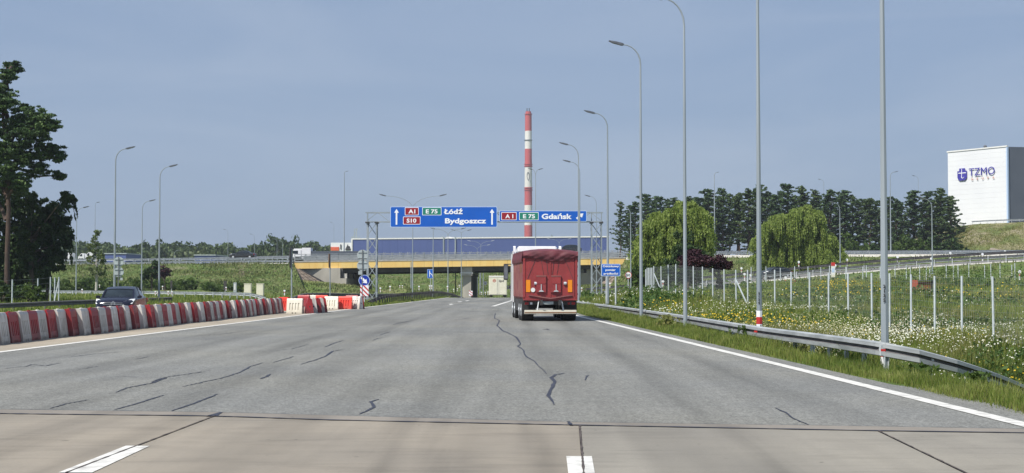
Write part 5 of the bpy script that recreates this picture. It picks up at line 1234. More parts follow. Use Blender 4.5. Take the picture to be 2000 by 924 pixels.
def car(name, label, loc, rz, paint, L_=4.26, wd=1.77, ht=1.46, hatch=True, detail=True, group=None):
    """front faces -Y"""
    t = thing(name, label, 'car', loc, rz, group); hl = L_/2; w = wd/2; s = ht/1.46
    st = [(-hl, .66, .34, .62, .70), (-hl+.06, .80, .24, .71, .79), (-hl+.3, .95, .20, .79, .88), (-hl+.75, 1.0, .18, .86, .96), (-hl+1.15, 1.0, .18, .88, 1.00), (-.4, 1.0, .18, .90, .98), (.5, 1.0, .18, .92, .99),
          (hl-1.0, 1.0, .19, .95, 1.02), (hl-.45, .97, .22, .96, 1.03), (hl-.1, .90, .28, .92, 1.0), (hl, .80, .36, .80, .9)]
    V = []; 
    for (y, fw, zb, zs, zt_) in st:
        x = w*fw; zs *= s; zt_ *= s
        ring = [(x*.86, zb), (x*.97, zb+.12), (x, (zb+zs)/2), (x*.985, zs), (x*.88, zt_-.03), (x*.5, zt_+.015), (0, zt_+.03)]
        V.append([(a_, y, b_) for a_, b_ in ring]+[(-a_, y, b_) for a_, b_ in ring[-2::-1]])
    n = len(V[0]); mb = MB(); flat = [v for r_ in V for v in r_]
    mb.add(flat, [(j*n+i, j*n+(i+1) % n, (j+1)*n+(i+1) % n, (j+1)*n+i) for j in range(len(V)-1) for i in range(n)]+[tuple(range(n)), tuple(range(len(V)*n-1, len(V)*n-n-1, -1))])
    mb.build('body', paint, t, smooth=True)
    g = [(-hl+1.05, .80, .80, .93, .935), (-.55, .86, .70, .96, 1.34), (-.1, .88, .70, .97, 1.44), (.6, .88, .69, .98, 1.45), (hl-.85 if hatch else hl-1.3, .87, .68, .99, 1.38), (hl-.42 if hatch else hl-.75, .84, .66, 1.0, 1.20 if hatch else 1.05), (hl-.15 if hatch else hl-.55, .80, .70, .97, 1.0)]
    V = []
    for (y, fb, fr, zb, zr) in g:
        zb *= s; zr *= s
        V.append([(w*fb, y, zb), (w*(fb*.45+fr*.55), y, zb+(zr-zb)*.6), (w*fr, y, zr-.02), (w*fr*.6, y, zr+.01), (0, y, zr+.02), (-w*fr*.6, y, zr+.01), (-w*fr, y, zr-.02), (-w*(fb*.45+fr*.55), y, zb+(zr-zb)*.6), (-w*fb, y, zb)])
    n = 9; mb = MB(); mb.add([v for r_ in V for v in r_], [(j*n+i, j*n+i+1, (j+1)*n+i+1, (j+1)*n+i) for j in range(len(V)-1) for i in range(n-1)])
    mb.build('glass', 'glass', t, smooth=True)
    # roof skin and pillars in body colour
    mb = MB(); rr_ = [V[k] for k in (1, 2, 3, 4)]; pts = []
    for r_ in rr_:
        for i in (2, 3, 4, 5, 6): q = r_[i]; pts.append((q[0]*1.02, q[1]+.0, q[2]+.018))
    mb.add(pts, [(j*5+i, j*5+i+1, (j+1)*5+i+1, (j+1)*5+i) for j in range(3) for i in range(4)]); mb.build('roof', paint, t, smooth=True)
    for sg in (-1, 1):
        for (a_, b_) in ((0, 1), (4, 5)):
            p0, p1 = Vector(V[a_][0 if a_ == 0 else 2]), Vector(V[b_][2]); p0.x *= sg; p1.x *= sg
            MB().bar(p0+Vector((sg*.01, 0, .01)), p1+Vector((sg*.01, 0, .015)), .07, .05).build('pillar', paint, t)
        for yb in (.25,):
            MB().bar((sg*w*.885, yb, .95*s), (sg*w*.70, yb+.05, 1.44*s), .06, .03).build('pillar', paint, t)
        MB().box((sg*(w+.06), -.75, 1.0*s), (.2, .12, .13)).build('mirror', paint, t, bevel=.03)
        wheel(t, sg*(w-.10), -hl+.82, .31, .2, sg); wheel(t, sg*(w-.10), hl-.78, .31, .2, sg)
        hlp = MB()
        hlp.add([(sg*w*.50, -hl-.01, .66*s), (sg*w*.92, -hl+.16, .70*s), (sg*w*.985, -hl+.62, .92*s), (sg*w*.80, -hl+.44, .91*s), (sg*w*.50, -hl+.06, .79*s),
                 (sg*w*.50, -hl+.1, .60*s), (sg*w*.9, -hl+.3, .66*s), (sg*w*.95, -hl+.7, .80*s), (sg*w*.78, -hl+.5, .78*s), (sg*w*.50, -hl+.2, .70*s)],
                [(0, 1, 2, 3, 4), (0, 5, 6, 1), (1, 6, 7, 2), (2, 7, 8, 3), (3, 8, 9, 4), (4, 9, 5, 0)])
        hlp.build('headlight', 'headlight', t)
        MB().box((sg*w*.82, hl-.06, .82*s), (.22, .12, .2)).build('tail_light', 'taillight', t)
    if detail:
        MB().box((0, -hl-.01, .66*s), (w*1.0, .03, .025)).build('grille_bar', 'chrome', t); MB().box((0, -hl-.012, .73*s), (w*.92, .03, .02)).build('grille_bar', 'chrome', t)
        em = MB()
        for dz in (0, .06): em.prism([(-.11, .64*s+dz), (0, .73*s+dz), (.11, .64*s+dz), (.11, .675*s+dz), (0, .765*s+dz), (-.11, .675*s+dz)], .02, 'Y', -hl-.04)
        em.build('badge', 'chrome', t)
        MB().box((0, -hl-.03, .52*s), (.52, .02, .11)).build('number_plate', 'white', t)
        MB().box((0, -hl+.02, .34*s), (1.1, .06, .16)).build('lower_grille', 'black', t)
    return t
dc = 62.5
car('hatchback_car', 'dark blue hatchback with bright headlights coming towards the camera behind the barriers', (X(184, dc), dc+4.5, .12), R(5), 'carblue')
car('sedan_car', 'dark low sedan driving on the left overpass approach', (X(474, 252), 252, Z(504.5, 252)-.1), R(-96), 'cardark', 4.6, 1.8, 1.42, False)
car('dark_car', 'dark car on the overpass above and right of the red truck', (X(1111, 262), 262, Z(494, 262)-.2), R(-100), 'cardark', 4.5, 1.85, 1.7, True)
car('ramp_car', 'dark car with lit white headlights on the ramp below the second willow', (X(1512, 178.5), 178.5, 2.45), R(-62), 'cardark', 4.4, 1.8, 1.5, True)
# white flatbed truck on the overpass
dt_ = 258; k = dt_/F_PX; zb = Z(512, dt_)
t = thing('white_lorry', 'white lorry with a long grey trailer at the left end of the overpass', 'truck', (X(640, dt_), dt_, zb))
fx = lambda px: (px-640)*k
MB().box(((fx(574)+fx(591))/2, 0, 1.55), (fx(591)-fx(574), 2.4, 1.7)).build('cab', 'cabwhite', t, bevel=.15); MB().box((fx(579), -1.21, 1.75), (.9, .03, .55)).build('cab_window', 'glass', t)
MB().box(((fx(591)+fx(609))/2, 0, 1.6), (fx(609)-fx(591), 2.45, 1.9)).build('box_body', 'cabwhite', t, bevel=.04)
MB().box(((fx(610)+fx(700))/2, 0, 1.35), (fx(700)-fx(610), 2.45, 1.2)).build('trailer', 'claddinggrey', t, bevel=.03)
for px in (582, 602, 620, 628, 682, 690): wheel(t, 0, 0, .45, 2.3).matrix_basis = Matrix.Translation((fx(px), 0, 0)) @ Matrix.Rotation(math.pi/2, 4, 'Z')
# white vans parked behind the left guardrail
for i, (px0, px1, py, m__, lb) in enumerate([(124, 142, 501, 'cabwhite', 'white van parked behind the left guardrail next to the pine'), (152, 165, 502, 'cabwhite', 'white car top left of the young birch behind the guardrail'), (166, 182, 500, 'cabwhite', 'white van just left of the young birch')]):
    d = 300; k = d/F_PX; t = thing('parked_van', lb, 'van', ((X(px0, d)+X(px1, d))/2, d, Z(py+8, d))); w_ = (px1-px0)*k
    MB().prism([(-w_/2, .3), (w_/2, .3), (w_/2, 1.5), (w_/2-.3, 1.6), (-w_/2+.6, 1.6), (-w_/2+.2, 1.0), (-w_/2, .95)], 1.8, 'Y', 0).build('body', m__, t, bevel=.08)
    MB().prism([(-w_/2+.32, 1.0), (-w_/2+.9, 1.0), (-w_/2+.9, 1.45), (-w_/2+.62, 1.45)], .02, 'Y', -.02).build('side_window', 'glass', t)
    for xx in (-w_/2+.4, w_/2-.5): wheel(t, 0, 0, .32, .2).matrix_basis = Matrix.Translation((xx, .1, 0)) @ Matrix.Rotation(math.pi/2, 4, 'Z')

# ------------------------------------------------------------------ far buildings and chimney
d = 430; k = d/F_PX
t = thing('blue_warehouse', 'long low blue clad warehouse with a white roof edge behind the overpass', 'warehouse', (0, d, 0))
x0, x1 = X(688, d), X(1188, d); zl, zr = Z(468, d), Z(463.5, d)
nP = 34
for i in range(nP):
    a_, b_ = x0+(x1-x0)*i/nP+.01, x0+(x1-x0)*(i+1)/nP-.01; za, zb_2 = zl+(zr-zl)*i/nP, zl+(zr-zl)*(i+1)/nP
    MB().add([(a_, 0, -1), (b_, 0, -1), (b_, 0, zb_2), (a_, 0, za), (a_, .4, -1), (b_, .4, -1), (b_, .4, zb_2), (a_, .4, za)], [(0, 1, 2, 3), (0, 4, 5, 1), (1, 5, 6, 2), (3, 2, 6, 7), (0, 3, 7, 4)]).build('wall_panel', 'warehouse', t)
MB().add([(x0, .2, -1), (x1, .2, -1), (x1, .2, zr), (x0, .2, zl), (x0, 60, -1), (x1, 60, -1), (x1, 60, zr), (x0, 60, zl)], [(0, 1, 2, 3), (0, 4, 5, 1), (1, 5, 6, 2), (3, 2, 6, 7), (0, 3, 7, 4), (4, 7, 6, 5)]).build('hall', 'warehouse', t)
MB().add([(x0-.3, -.15, zl), (x1+.3, -.15, zr), (x1+.3, -.15, zr+.38), (x0-.3, -.15, zl+.38), (x0-.3, 60, zl), (x1+.3, 60, zr), (x1+.3, 60, zr+.38), (x0-.3, 60, zl+.38)], [(0, 1, 2, 3), (0, 4, 5, 1), (1, 5, 6, 2), (3, 2, 6, 7), (0, 3, 7, 4), (4, 7, 6, 5)]).build('roof_edge', 'white', t)
MB().box((x0-.15, -.1, zl/2), (.45, .3, zl)).build('corner_trim', 'white', t)
for px in (866, 889): MB().box((X(px, d), -.25, Z(485, d)), (.25, .2, 7)).build('downpipe', 'signback', t)
MB().tube([(X(862, d), .5, Z(467, d)), (X(876, d), .5, Z(463.6, d)), (X(890, d), .5, Z(465, d))], .2, 6).build('roof_light', 'white', t)
t = thing('white_hall', 'small white building with an orange base left of the blue warehouse', 'building', (0, d, 0)); x0, x1 = X(646, d), X(686.5, d); zt_ = Z(474, d)
MB().box(((x0+x1)/2, 15, zt_/2), (x1-x0, 30, zt_)).build('wall', 'claddingwhite', t)
MB().box(((x0+X(662, d))/2, -.1, Z(486, d)), (X(662, d)-x0, .2, 7*k)).build('orange_base', 'orangered', t)
MB().box((X(665.5, d), -.1, Z(482, d)), (2*k, .2, 9*k)).build('door', 'dark', t)
MB().box((X(680, d), -.1, Z(487, d)), (11*k, .2, 3*k)).build('canopy', 'dark', t)
MB().prism([(X(675, d), Z(485, d)), (X(684, d), Z(485, d)), (X(683, d), Z(481, d)), (X(680, d), Z(480.5, d)), (X(679, d), Z(477, d)), (X(677.5, d), Z(481, d))], .1, 'Y', -.15).build('emblem', 'dark', t)
t = thing('small_blue_hall', 'small blue building above the left guardrail between birch and bushes', 'building', (0, 380, 0)); x0, x1 = X(205, 380), X(246, 380)
MB().box(((x0+x1)/2, 8, Z(496, 380)/2), (x1-x0, 16, Z(496, 380))).build('wall', 'warehouse', t); MB().box(((x0+x1)/2, 8, Z(496, 380)+.1), (x1-x0+.4, 16.4, .25)).build('roof', 'signback', t)
t = thing('small_blue_hall', 'tiny dark blue building among the distant trees above the overpass', 'building', (0, 380, 0)); x0, x1 = X(380, 380), X(420, 380)
MB().box(((x0+x1)/2, 8, Z(499, 380)/2), (x1-x0, 16, Z(499, 380))).build('wall', 'warehouse', t); MB().box(((x0+x1)/2, 8, Z(499, 380)+.1), (x1-x0+.4, 16.4, .25)).build('roof', 'signback', t)

dC = 1200.0; kc = dC/F_PX
t = thing('chimney', 'tall industrial chimney banded in red and white with a shell emblem', 'chimney', (X(1032, dC), dC, 0))
def rad(py): return np.interp(py, [215, 560], [6.4, 8.6])*kc
bands = [(223, 256, 'r'), (256, 291, 'w'), (291, 327, 'r'), (327, 366, 'w'), (366, 401, 'r'), (401, 440, 'w'), (440, 500, 'r'), (500, 560, 'w')]
for a_, b_, c_ in bands: MB().tube([(0, 0, Z(b_, dC)), (0, 0, Z(a_, dC))], [rad(b_), rad(a_)], 28, caps=(a_ == 223)).build('shaft_band', 'chimred' if c_ == 'r' else 'chimwhite', t, smooth=True)
for py in (223, 274, 321, 325, 367, 371): MB().tube([(0, 0, Z(py+.6, dC)), (0, 0, Z(py-.6, dC))], [rad(py)+.55]*2, 28).build('platform_ring', 'chimred' if py != 274 else 'claddinggrey', t)
MB().tube([(0, 0, Z(223, dC)), (0, 0, Z(218, dC))], [rad(220)*.85]*2, 20).build('flue', 'chimred', t)
for a_ in (-.4, .3): MB().box((a_*rad(220), 0, Z(216, dC)), (.8, .8, 4)).build('flue_tip', 'claddinggrey', t)
sh = MB(); prof_ = [(-4.2, 2), (-3.6, 7), (-1.5, 10.5), (1.2, 9), (3.2, 5), (3.6, 0), (2.2, -5), (0.8, -9), (-1.2, -7), (-3.2, -3)]
def on_shaft(x, z): r_ = rad(345)+.12; return (x*kc, -math.sqrt(max(0, r_*r_-(x*kc)**2)), Z(346, dC)+z*kc)
c0 = on_shaft(0, 0)
o_ = [on_shaft(a_*.78, b_*.95) for a_, b_ in prof_]; i_ = [on_shaft(a_*.5, b_*.62) for a_, b_ in prof_]; n = len(o_)
sh.add(o_+i_, [(j, (j+1) % n, n+(j+1) % n, n+j) for j in range(n)]); sh.build('emblem', 'pole_dark', t)
MB().add([on_shaft(2.6, -7), on_shaft(4, -6.4), on_shaft(4, -10), on_shaft(2.6, -10.4)], [(0, 1, 2, 3)]).build('emblem_note', 'signback', t)

# white tower building with logo
dA, dB_ = 330.0, 322.0
c1, c2 = P(1851, 293, 336), P(1966, 291, 322); ztp = (c1.z+c2.z)/2
a_, b_ = Vector((c1.x, c1.y, 0)), Vector((c2.x, c2.y, 0)); dirw = (b_-a_).normalized(); Wd = (b_-a_).length; nrmw = Vector((dirw.y, -dirw.x, 0))
t = thing('office_tower', 'tall white clad building at the right with TZMO GRUPA lettering and a dark grey flank', 'building', (a_.x, a_.y, 0), math.atan2(dirw.y, dirw.x))
Ht = ztp
nlev = 22; base_z = 8.0
for i in range(nlev):
    z0_, z1_ = base_z+(Ht-base_z)*i/nlev, base_z+(Ht-base_z)*(i+1)/nlev
    MB().box((Wd/2, .1, (z0_+z1_)/2), (Wd, .2, z1_-z0_-.012)).build('wall_panel', 'claddingwhite', t)
MB().box((Wd/2, .5, Ht/2-.1), (Wd-.1, .7, Ht-.3)).build('wall', 'claddingwhite', t)
MB().prism([(.1, .8), (Wd-.1, .8), (Wd+9.5, 24), (.1, 24)], Ht-.1, 'Z', 0).build('hall', 'claddinggrey', t)
for i in range(12):
    tt0 = (i)/12; tt1 = (i+1)/12; p0 = Vector((Wd-.05+9.55*tt0, .8+23.2*tt0, 0)); p1 = Vector((Wd-.05+9.55*tt1, .8+23.2*tt1, 0))
    nq = Vector((23.2, -9.55, 0)).normalized()*.05
    MB().add([p0+nq+Vector((0, 0, .1)), p1+nq+Vector((0, 0, .1)), p1+nq+Vector((0, 0, Ht-.02)), p0+nq+Vector((0, 0, Ht-.02)), p0+Vector((0, 0, .1)), p1+Vector((0, 0, .1)), p1+Vector((0, 0, Ht-.02)), p0+Vector((0, 0, Ht-.02))], [(0, 1, 2, 3), (0, 3, 7, 4), (1, 5, 6, 2), (3, 2, 6, 7)]).build('flank_panel', 'claddinggrey', t)
MB().box((Wd+.02, .2, Ht/2), (.35, .5, Ht)).build('corner_trim', 'signrim', t); MB().box((Wd/2, .1, Ht+.1), (Wd+.4, .5, .3)).build('parapet_cap', 'white', t)
bd = MB(); bd.tube([(Wd*.5, 3, Ht), (Wd*.5, 3, Ht+.6)], .12, 8); 
bd.tube([(Wd*.5, 3, Ht+.5), (Wd*.5, 3, Ht+.7), (Wd*.5, 3, Ht+1.0), (Wd*.5, 3, Ht+1.2)], [.1, .38, .38, .1], 10); bd.build('roof_beacon', 'pole_dark', t)
kt = Wd/115.0; lx = lambda px: (px-1851)*kt; lz = lambda py: Ht-(py-292)*kt
LG = MB(); cx, cz, s3_ = lx(1881), lz(330), 9.2*kt; s4_ = 5.6*kt
LG.prism([(cx-s4_, cz+s3_*1.05), (cx+s4_, cz+s3_*1.05), (cx+s4_, cz+s4_), (cx+s3_, cz+s4_), (cx+s3_, cz-s4_), (cx+s4_, cz-s3_*1.05), (cx-s4_, cz-s3_*1.05), (cx-s3_, cz-s4_), (cx-s3_, cz+s4_), (cx-s4_, cz+s4_)], .12, 'Y', -.30)
lg = LG.build('logo_cross', 'logoblue', t)
MB().box((cx+.5*kt, -.32, cz+2.2*kt), (15*kt, .06, 1.3*kt)).build('logo_line', 'signwhite', lg)
MB().tube([(cx-.5*kt, -.30, cz+9*kt), (cx-.7*kt, -.30, cz), (cx-1*kt, -.30, cz-5*kt), (cx+1*kt, -.30, cz-6.5*kt), (cx+4*kt, -.30, cz-4.5*kt)], .6*kt, 6).build('logo_line', 'signwhite', lg)
text('lettering', 'TZMO', 12.8*kt, 'logoblue', t, (lx(1894.5), -.27, lz(333.5)), width=50*kt, bold=0.0, ext=.02)
for i, ch in enumerate('GRUPA'): text('lettering', ch, 3.9*kt, 'logoorange', t, (lx(1900.5+i*10.3), -.25, lz(340.5)), bold=.01, ext=.02, align='CENTER')

# rusty boards in the meadow
for px0, px1, pt_, pb, d, lb in [(1781, 1821, 547, 574, 110, 'rusty red and brown boarded box standing in the meadow behind the fence posts'), (1548, 1570, 546, 560, 135, 'small rust coloured panel in the meadow below the second willow')]:
    k = d/F_PX; t = thing('rusty_box', lb, 'box', (X(px0, d), d, Z(pb, d))); w_, h_ = (px1-px0)*k, (pb-pt_)*k
    MB().box((w_*.13, 0, h_/2), (w_*.26, .25, h_)).build('end_board', 'rustred', t)
    for i in range(4): MB().box((w_*.6, .06+.015*(i % 2), h_*(.12+.22*i)), (w_*.66, .06, h_*.20)).build('board', 'rust', t)
    MB().bar((w_*.94, .05, 0), (w_*1.0, .05, h_*.95), .12).build('leaning_plank', 'dark', t); MB().box((w_*.62, .2, h_*.96), (w_*.75, .7, .04)).build('lid', 'claddinggrey', t)

# ------------------------------------------------------------------ fences
FP = [(1938, 540, 672), (1878, 539, 663), (1825, 539, 655), (1779, 536, 652), (1737, 534, 648), (1702, 533, 636), (1656, 534, 627), (1618, 533, 626), (1581, 532, 616), (1545, 531, 613), (1513, 527, 607), (1460, 527, 604), (1437, 527, 600), (1414, 526, 598), (1392, 524, 596), (1372, 521, 588), (1354, 520, 586), (1320, 516, 579), (1305, 517, 576), (1291, 520, 574), (1277, 520, 577), (1273, 523, 576), (1270, 523, 575), (1267, 523, 575), (1264, 523, 574), (1261, 526, 573)]
t = thing('wire_fence', 'wire mesh fence on pale grey posts crossing the flower meadow behind the lamp posts', 'fence')
fpos = []
for i, (px, pt_, pb) in enumerate(FP):
    p = (pb-pt_)/2.05; d = F_PX/p; d = np.interp(px, [1261, 1277, 1320, 1414, 1581, 1702, 1938], [112, 100, 91, 75, 62, 52, 42.4]); x = X(px, d); zt_ = Z(pt_, d); zb = min(Z(pb, d), tz(x, d))-.25
    MB().tube([(x+random.uniform(-.02, .02), d, zb), (x, d, zt_)], .034, 8).build('fence_post', 'postwhite', t); fpos.append((x, d, zt_))
    if i in (12, 20): MB().bar((x+.55, d-1.2, tz(x, d)-.1), (x, d, zt_-.5), .05).build('brace', 'postwhite', t)
fpos = [(X(2080, 36), 36, 1.9), (X(2005, 39), 39, 1.93)]+fpos
for q in fpos[:1]: MB().tube([(q[0], q[1], -.6), q], .034, 8).build('fence_post', 'postwhite', t)
wm = MB()
for (a_, b_) in zip(fpos[:-1], fpos[1:]):
    A_, B_ = Vector(a_), Vector(b_)
    for h_ in [.05+.2*k for k in range(10)]:
        wm.add([A_-Vector((0, 0, h_)), B_-Vector((0, 0, h_)), B_-Vector((0, 0, h_+.004)), A_-Vector((0, 0, h_+.004))], [(0, 1, 2, 3)])
    nn = int((B_-A_).length/.15)
    for k in range(nn): q = A_.lerp(B_, k/max(nn, 1)); wm.add([q-Vector((0, 0, .05)), q+Vector((.004, 0, -.05)), q+Vector((.004, 0, -1.9)), q-Vector((0, 0, 1.9))], [(0, 1, 2, 3)])
tag(wm.build('wire_mesh', 'wire', t), kind='stuff')
t = thing('wire_fence', 'second, farther wire fence of thin posts in front of the exit ramp', 'fence')
pz = None
for i, px in enumerate([1467, 1496, 1524, 1552, 1578, 1603, 1620, 1652, 1685, 1692, 1719, 1748, 1770, 1778, 1796, 1809, 1816, 1848, 1862, 1871, 1892, 1923, 1935, 1953, 1976, 1982, 2010]):
    d = 150+6*math.sin(i*1.7); x = X(px, d); hgt = 30+2*math.sin(i*2.3); py = np.interp(px, [1467, 1700, 2010], [549, 547, 542])
    MB().tube([(x, d, Z(py, d)-.2), (x, d, Z(py-hgt*.9, d))], .045, 6).build('fence_post', 'postwhite', t)
    q = (x, d, Z(py-hgt*.9, d))
    if pz: 
        for h_ in (.1, .6, 1.1): MB().bar(Vector(pz)-Vector((0, 0, h_)), Vector(q)-Vector((0, 0, h_)), .012).build('wire', 'wire', t)
    pz = q
t = thing('wire_fence', 'wire fence on thin posts under the big pine, behind the left guardrail', 'fence'); pz = None
for i, (px, pt_, pb) in enumerate([(-40, 549, 590), (24.5, 546, 590), (74.5, 544, 589), (99, 541, 588), (107.5, 542, 588), (115.5, 541, 588)]):
    d = np.interp(px, [-40, 115], [100, 112]); x = X(px, d); q = (x, d, Z(pt_, d)); MB().tube([(x, d, Z(pb, d)-.2), q], .05, 6).build('fence_post', 'postwhite', t)
    if pz:
        for h_ in (.05, .45, .9, 1.3): MB().bar(Vector(pz)-Vector((0, 0, h_)), Vector(q)-Vector((0, 0, h_)), .012).build('wire', 'wire', t)
    pz = q
MB().bar((X(105, 111), 111, 0), (X(115, 111.5), 111.5, Z(548, 111)), .06).build('brace', 'postwhite', t)
t = thing('dark_fence', 'low dark fence along the foot of the pine wood behind the upper road', 'fence')
for i in range(60):
    px = 1640+i*8; d = 282; MB().box((X(px, d), d, Z(493, d)), (.12, .08, 1.0)).build('fence_post', 'dark', t)
for z_ in (489.3, 491): MB().bar(P(1638, z_, 282), P(2114, z_-1, 282), .05).build('rail', 'dark', t)

# ------------------------------------------------------------------ trees
rng = np.random.RandomState(11)
def leaves(pos, size, elong=1.0, hang=False, rs=rng):
    """one diamond quad per position; size may be array"""
    n = len(pos); size = np.broadcast_to(size, (n,))
    a = rs.normal(size=(n, 3)); a /= np.linalg.norm(a, axis=1)[:, None]
    b = rs.normal(size=(n, 3)); b -= a*(a*b).sum(1)[:, None]; b /= np.linalg.norm(b, axis=1)[:, None]
    if hang:
        b = np.stack([rs.normal(size=n)*.45, rs.normal(size=n)*.45, -np.ones(n)], 1); b /= np.linalg.norm(b, axis=1)[:, None]
        a = rs.normal(size=(n, 3)); a -= b*(a*b).sum(1)[:, None]; a /= np.linalg.norm(a, axis=1)[:, None]
    A = a*(size*.5)[:, None]; B = b*(size*.5*elong)[:, None]
    v = np.stack([pos-B, pos+A, pos+B, pos-A], 1).reshape(-1, 3)
    return v, np.arange(n*4).reshape(-1, 4)
def clumps(centers, rad, per, rs=rng, shell=.5):
    c = np.repeat(np.asarray(centers), per, 0); r = np.repeat(np.asarray(rad), per, 0)
    d = rs.normal(size=c.shape); d /= np.linalg.norm(d, axis=1)[:, None]
    q = (shell+(1-shell)*rs.rand(len(c)))**1
    q = np.where(rs.rand(len(c)) < .3, rs.rand(len(c)), q)
    return c+d*r*q[:, None]
def trunk_mesh(name, H, r, limbs, m__, lean=(0, 0), n=8):
    mb = MB(); k = 7
    pts = [(lean[0]*(i/k)**1.3+.012*H*math.sin(i*1.9), lean[1]*(i/k)**1.3+.012*H*math.cos(i*2.3), H*i/k) for i in range(k+1)]
    mb.tube(pts, [r*(1-.82*(i/k)**.8) for i in range(k+1)], n)
    for a_, b_, rr_ in limbs: 
        mid = (Vector(a_)+Vector(b_))/2+Vector((0, 0, .04*(Vector(b_)-Vector(a_)).length)); mb.tube([a_, mid, b_], [rr_, rr_*.65, rr_*.25], 5)
    return mb.mesh(name, m__, smooth=True)
def pine_mesh(seed, H, crown0, spread, leaf, dens, mcol='pine', bark='pinebark', clsz=1.0, nb=None):
    rs = np.random.RandomState(seed); cs, rd, limbs = [], [], []
    n = nb or int(34*(H/18))
    for i in range(n):
        t = (i+rs.rand())/n; z = H*(crown0+(1-crown0)*t**.9)
        L_ = spread*(((1-t)**.65)*1.05*min(1, .45+t*3)+.10)*(.30+.95*rs.rand()); az = rs.rand()*6.283
        up = (.02+.22*t)*L_; p0 = Vector((0, 0, z-.15*L_)); p1 = Vector((math.cos(az)*L_, math.sin(az)*L_, z+up))
        limbs.append((p0, p1, .06+.05*(1-t)))
        for q in np.linspace(.45, 1, max(2, int(L_/1.1))):
            c = p0.lerp(p1, q); s_ = (.60+.5*rs.rand())*clsz*(1.15-.55*q)*(.75+.35*(1-t))
            cs.append((c.x+rs.normal()*.25, c.y+rs.normal()*.25, c.z+.15+rs.normal()*.15)); rd.append((s_*1.25, s_*1.25, s_*.42))
    for k in range(3): cs.append((rs.normal()*.15, rs.normal()*.15, H-.5*k)); rd.append(((.2+.12*k)*clsz, (.2+.12*k)*clsz, .5*clsz))
    pos = clumps(cs, rd, dens, rs, .35); v, f_ = leaves(pos, leaf*(.6+.8*rs.rand(len(pos))), 1.9, rs=rs)
    return npmesh('crown', v, f_, [mcol]), trunk_mesh('trunk', H*.97, .16+H*.008, limbs, bark)
def broad_mesh(seed, H, rx, rz_, z0, leaf, n, per, mcol, bark='bark', lumps=None, sz=None):
    rs = np.random.RandomState(seed); cs, rd, limbs = [], [], []
    for i in range(n):
        d = rs.normal(size=3); d /= np.linalg.norm(d); q = .35+.6*rs.rand()**.6
        wob = 1+.28*math.sin(d[0]*4+seed)+.2*math.sin(d[2]*5+seed*2+d[1]*4)
        c = (d[0]*rx*q*wob, d[1]*rx*q*wob, z0+rz_+d[2]*rz_*q*wob); s_ = (sz or rx*.24)*(.6+.8*rs.rand()); cs.append(c); rd.append((s_, s_, s_*.75))
        if i % 3 == 0: limbs.append((Vector((0, 0, z0*.8+.25*rz_)), Vector(c), .05+.02*rx))
    pos = clumps(cs, rd, per, rs, .45); pos[:, 2] = np.maximum(pos[:, 2], .05); v, f_ = leaves(pos, leaf*(.6+.8*rs.rand(len(pos))), 1.4, rs=rs)
    return npmesh('crown', v, f_, [mcol]), trunk_mesh('trunk', z0+rz_*1.1, .05+H*.016, limbs, bark)
def plant(name, label, cat, meshes, x, y, z, rz=0, sc=1, group=None, scz=None):
    t = thing(name, label, cat, (x, y, z), rz, group); t.scale = (sc, sc, scz or sc)
    link('trunk', meshes[1], t); link('crown', meshes[0], t); return t
# pine wood at the right
PM = [pine_mesh(20+i, 20, [.16, .32, .12, .38, .22][i], [3.8, 3.2, 4.4, 3.0, 3.6][i], .30, 20, clsz=.78, nb=[88, 66, 96, 60, 76][i], mcol='pine_light' if i in (1, 3) else 'pine') for i in range(5)]
rr = random.Random(3)
front = [(1212, 402, 262, .8), (1240, 398, 275, 1), (1262, 393, 285, 1), (1290, 392, 290, 1), (1318, 387, 292, 1), (1345, 380, 290, 1), (1362, 374, 288, 1), (1385, 364, 288, 1), (1412, 366, 290, 1), (1440, 371, 291, 1), (1462, 358, 288, 1), (1486, 364, 292, 1), (1512, 366, 290, 1), (1540, 372, 290, 1), (1566, 366, 288, 1), (1592, 371, 292, 1), (1622, 368, 286, 1), (1650, 366, 288, 1), (1676, 374, 290, 1), (1700, 376, 286, 1), (1725, 383, 288, 1), (1752, 379, 285, 1), (1785, 386, 284, 1), (1812, 388, 282, 1), (1838, 379, 280, 1), (1856, 372, 278, 1)]
for i, (px, py, d, s_) in enumerate(front):
    zb = 5.2; H_ = Z(py+rr.uniform(-14, 18), d)-zb; m = PM[(i*3+1) % 5]
    lb = {0: 'lone dark pine with layered branches at the left end of the wood', len(front)-1: 'dark bushy pine at the right end of the wood against the white building'}.get(i, f'dark pine in the front row of the wood, {ordn(i)} from the left')
    t = plant('pine_tree', lb, 'pine tree', m, X(px, d), d, zb, rr.random()*6, H_/20*((1.0+rr.uniform(0, .5)) if i else .9), 'pines of the wood behind the upper road', H_/20)
for i in range(27):
    px = 1235+i*24+rr.uniform(-6, 6); d = 305+rr.uniform(-4, 12); py = np.interp(px, [1235, 1380, 1460, 1560, 1700, 1860], [402, 380, 372, 380, 388, 386])+rr.uniform(-3, 12)
    H_ = Z(py, d)-5.2; plant('pine_tree', f'dark pine in the back row of the wood, {ordn(i)} from the left', 'pine tree', PM[(i*2) % 5], X(px, d), d, 5.2, rr.random()*6, H_/20*1.15, 'pines of the wood behind the upper road', H_/20)
BU = [broad_mesh(40+i, 4, 2.6, 1.9, .1, .30, 34, 42, 'shrub' if i != 1 else 'broad') for i in range(3)]
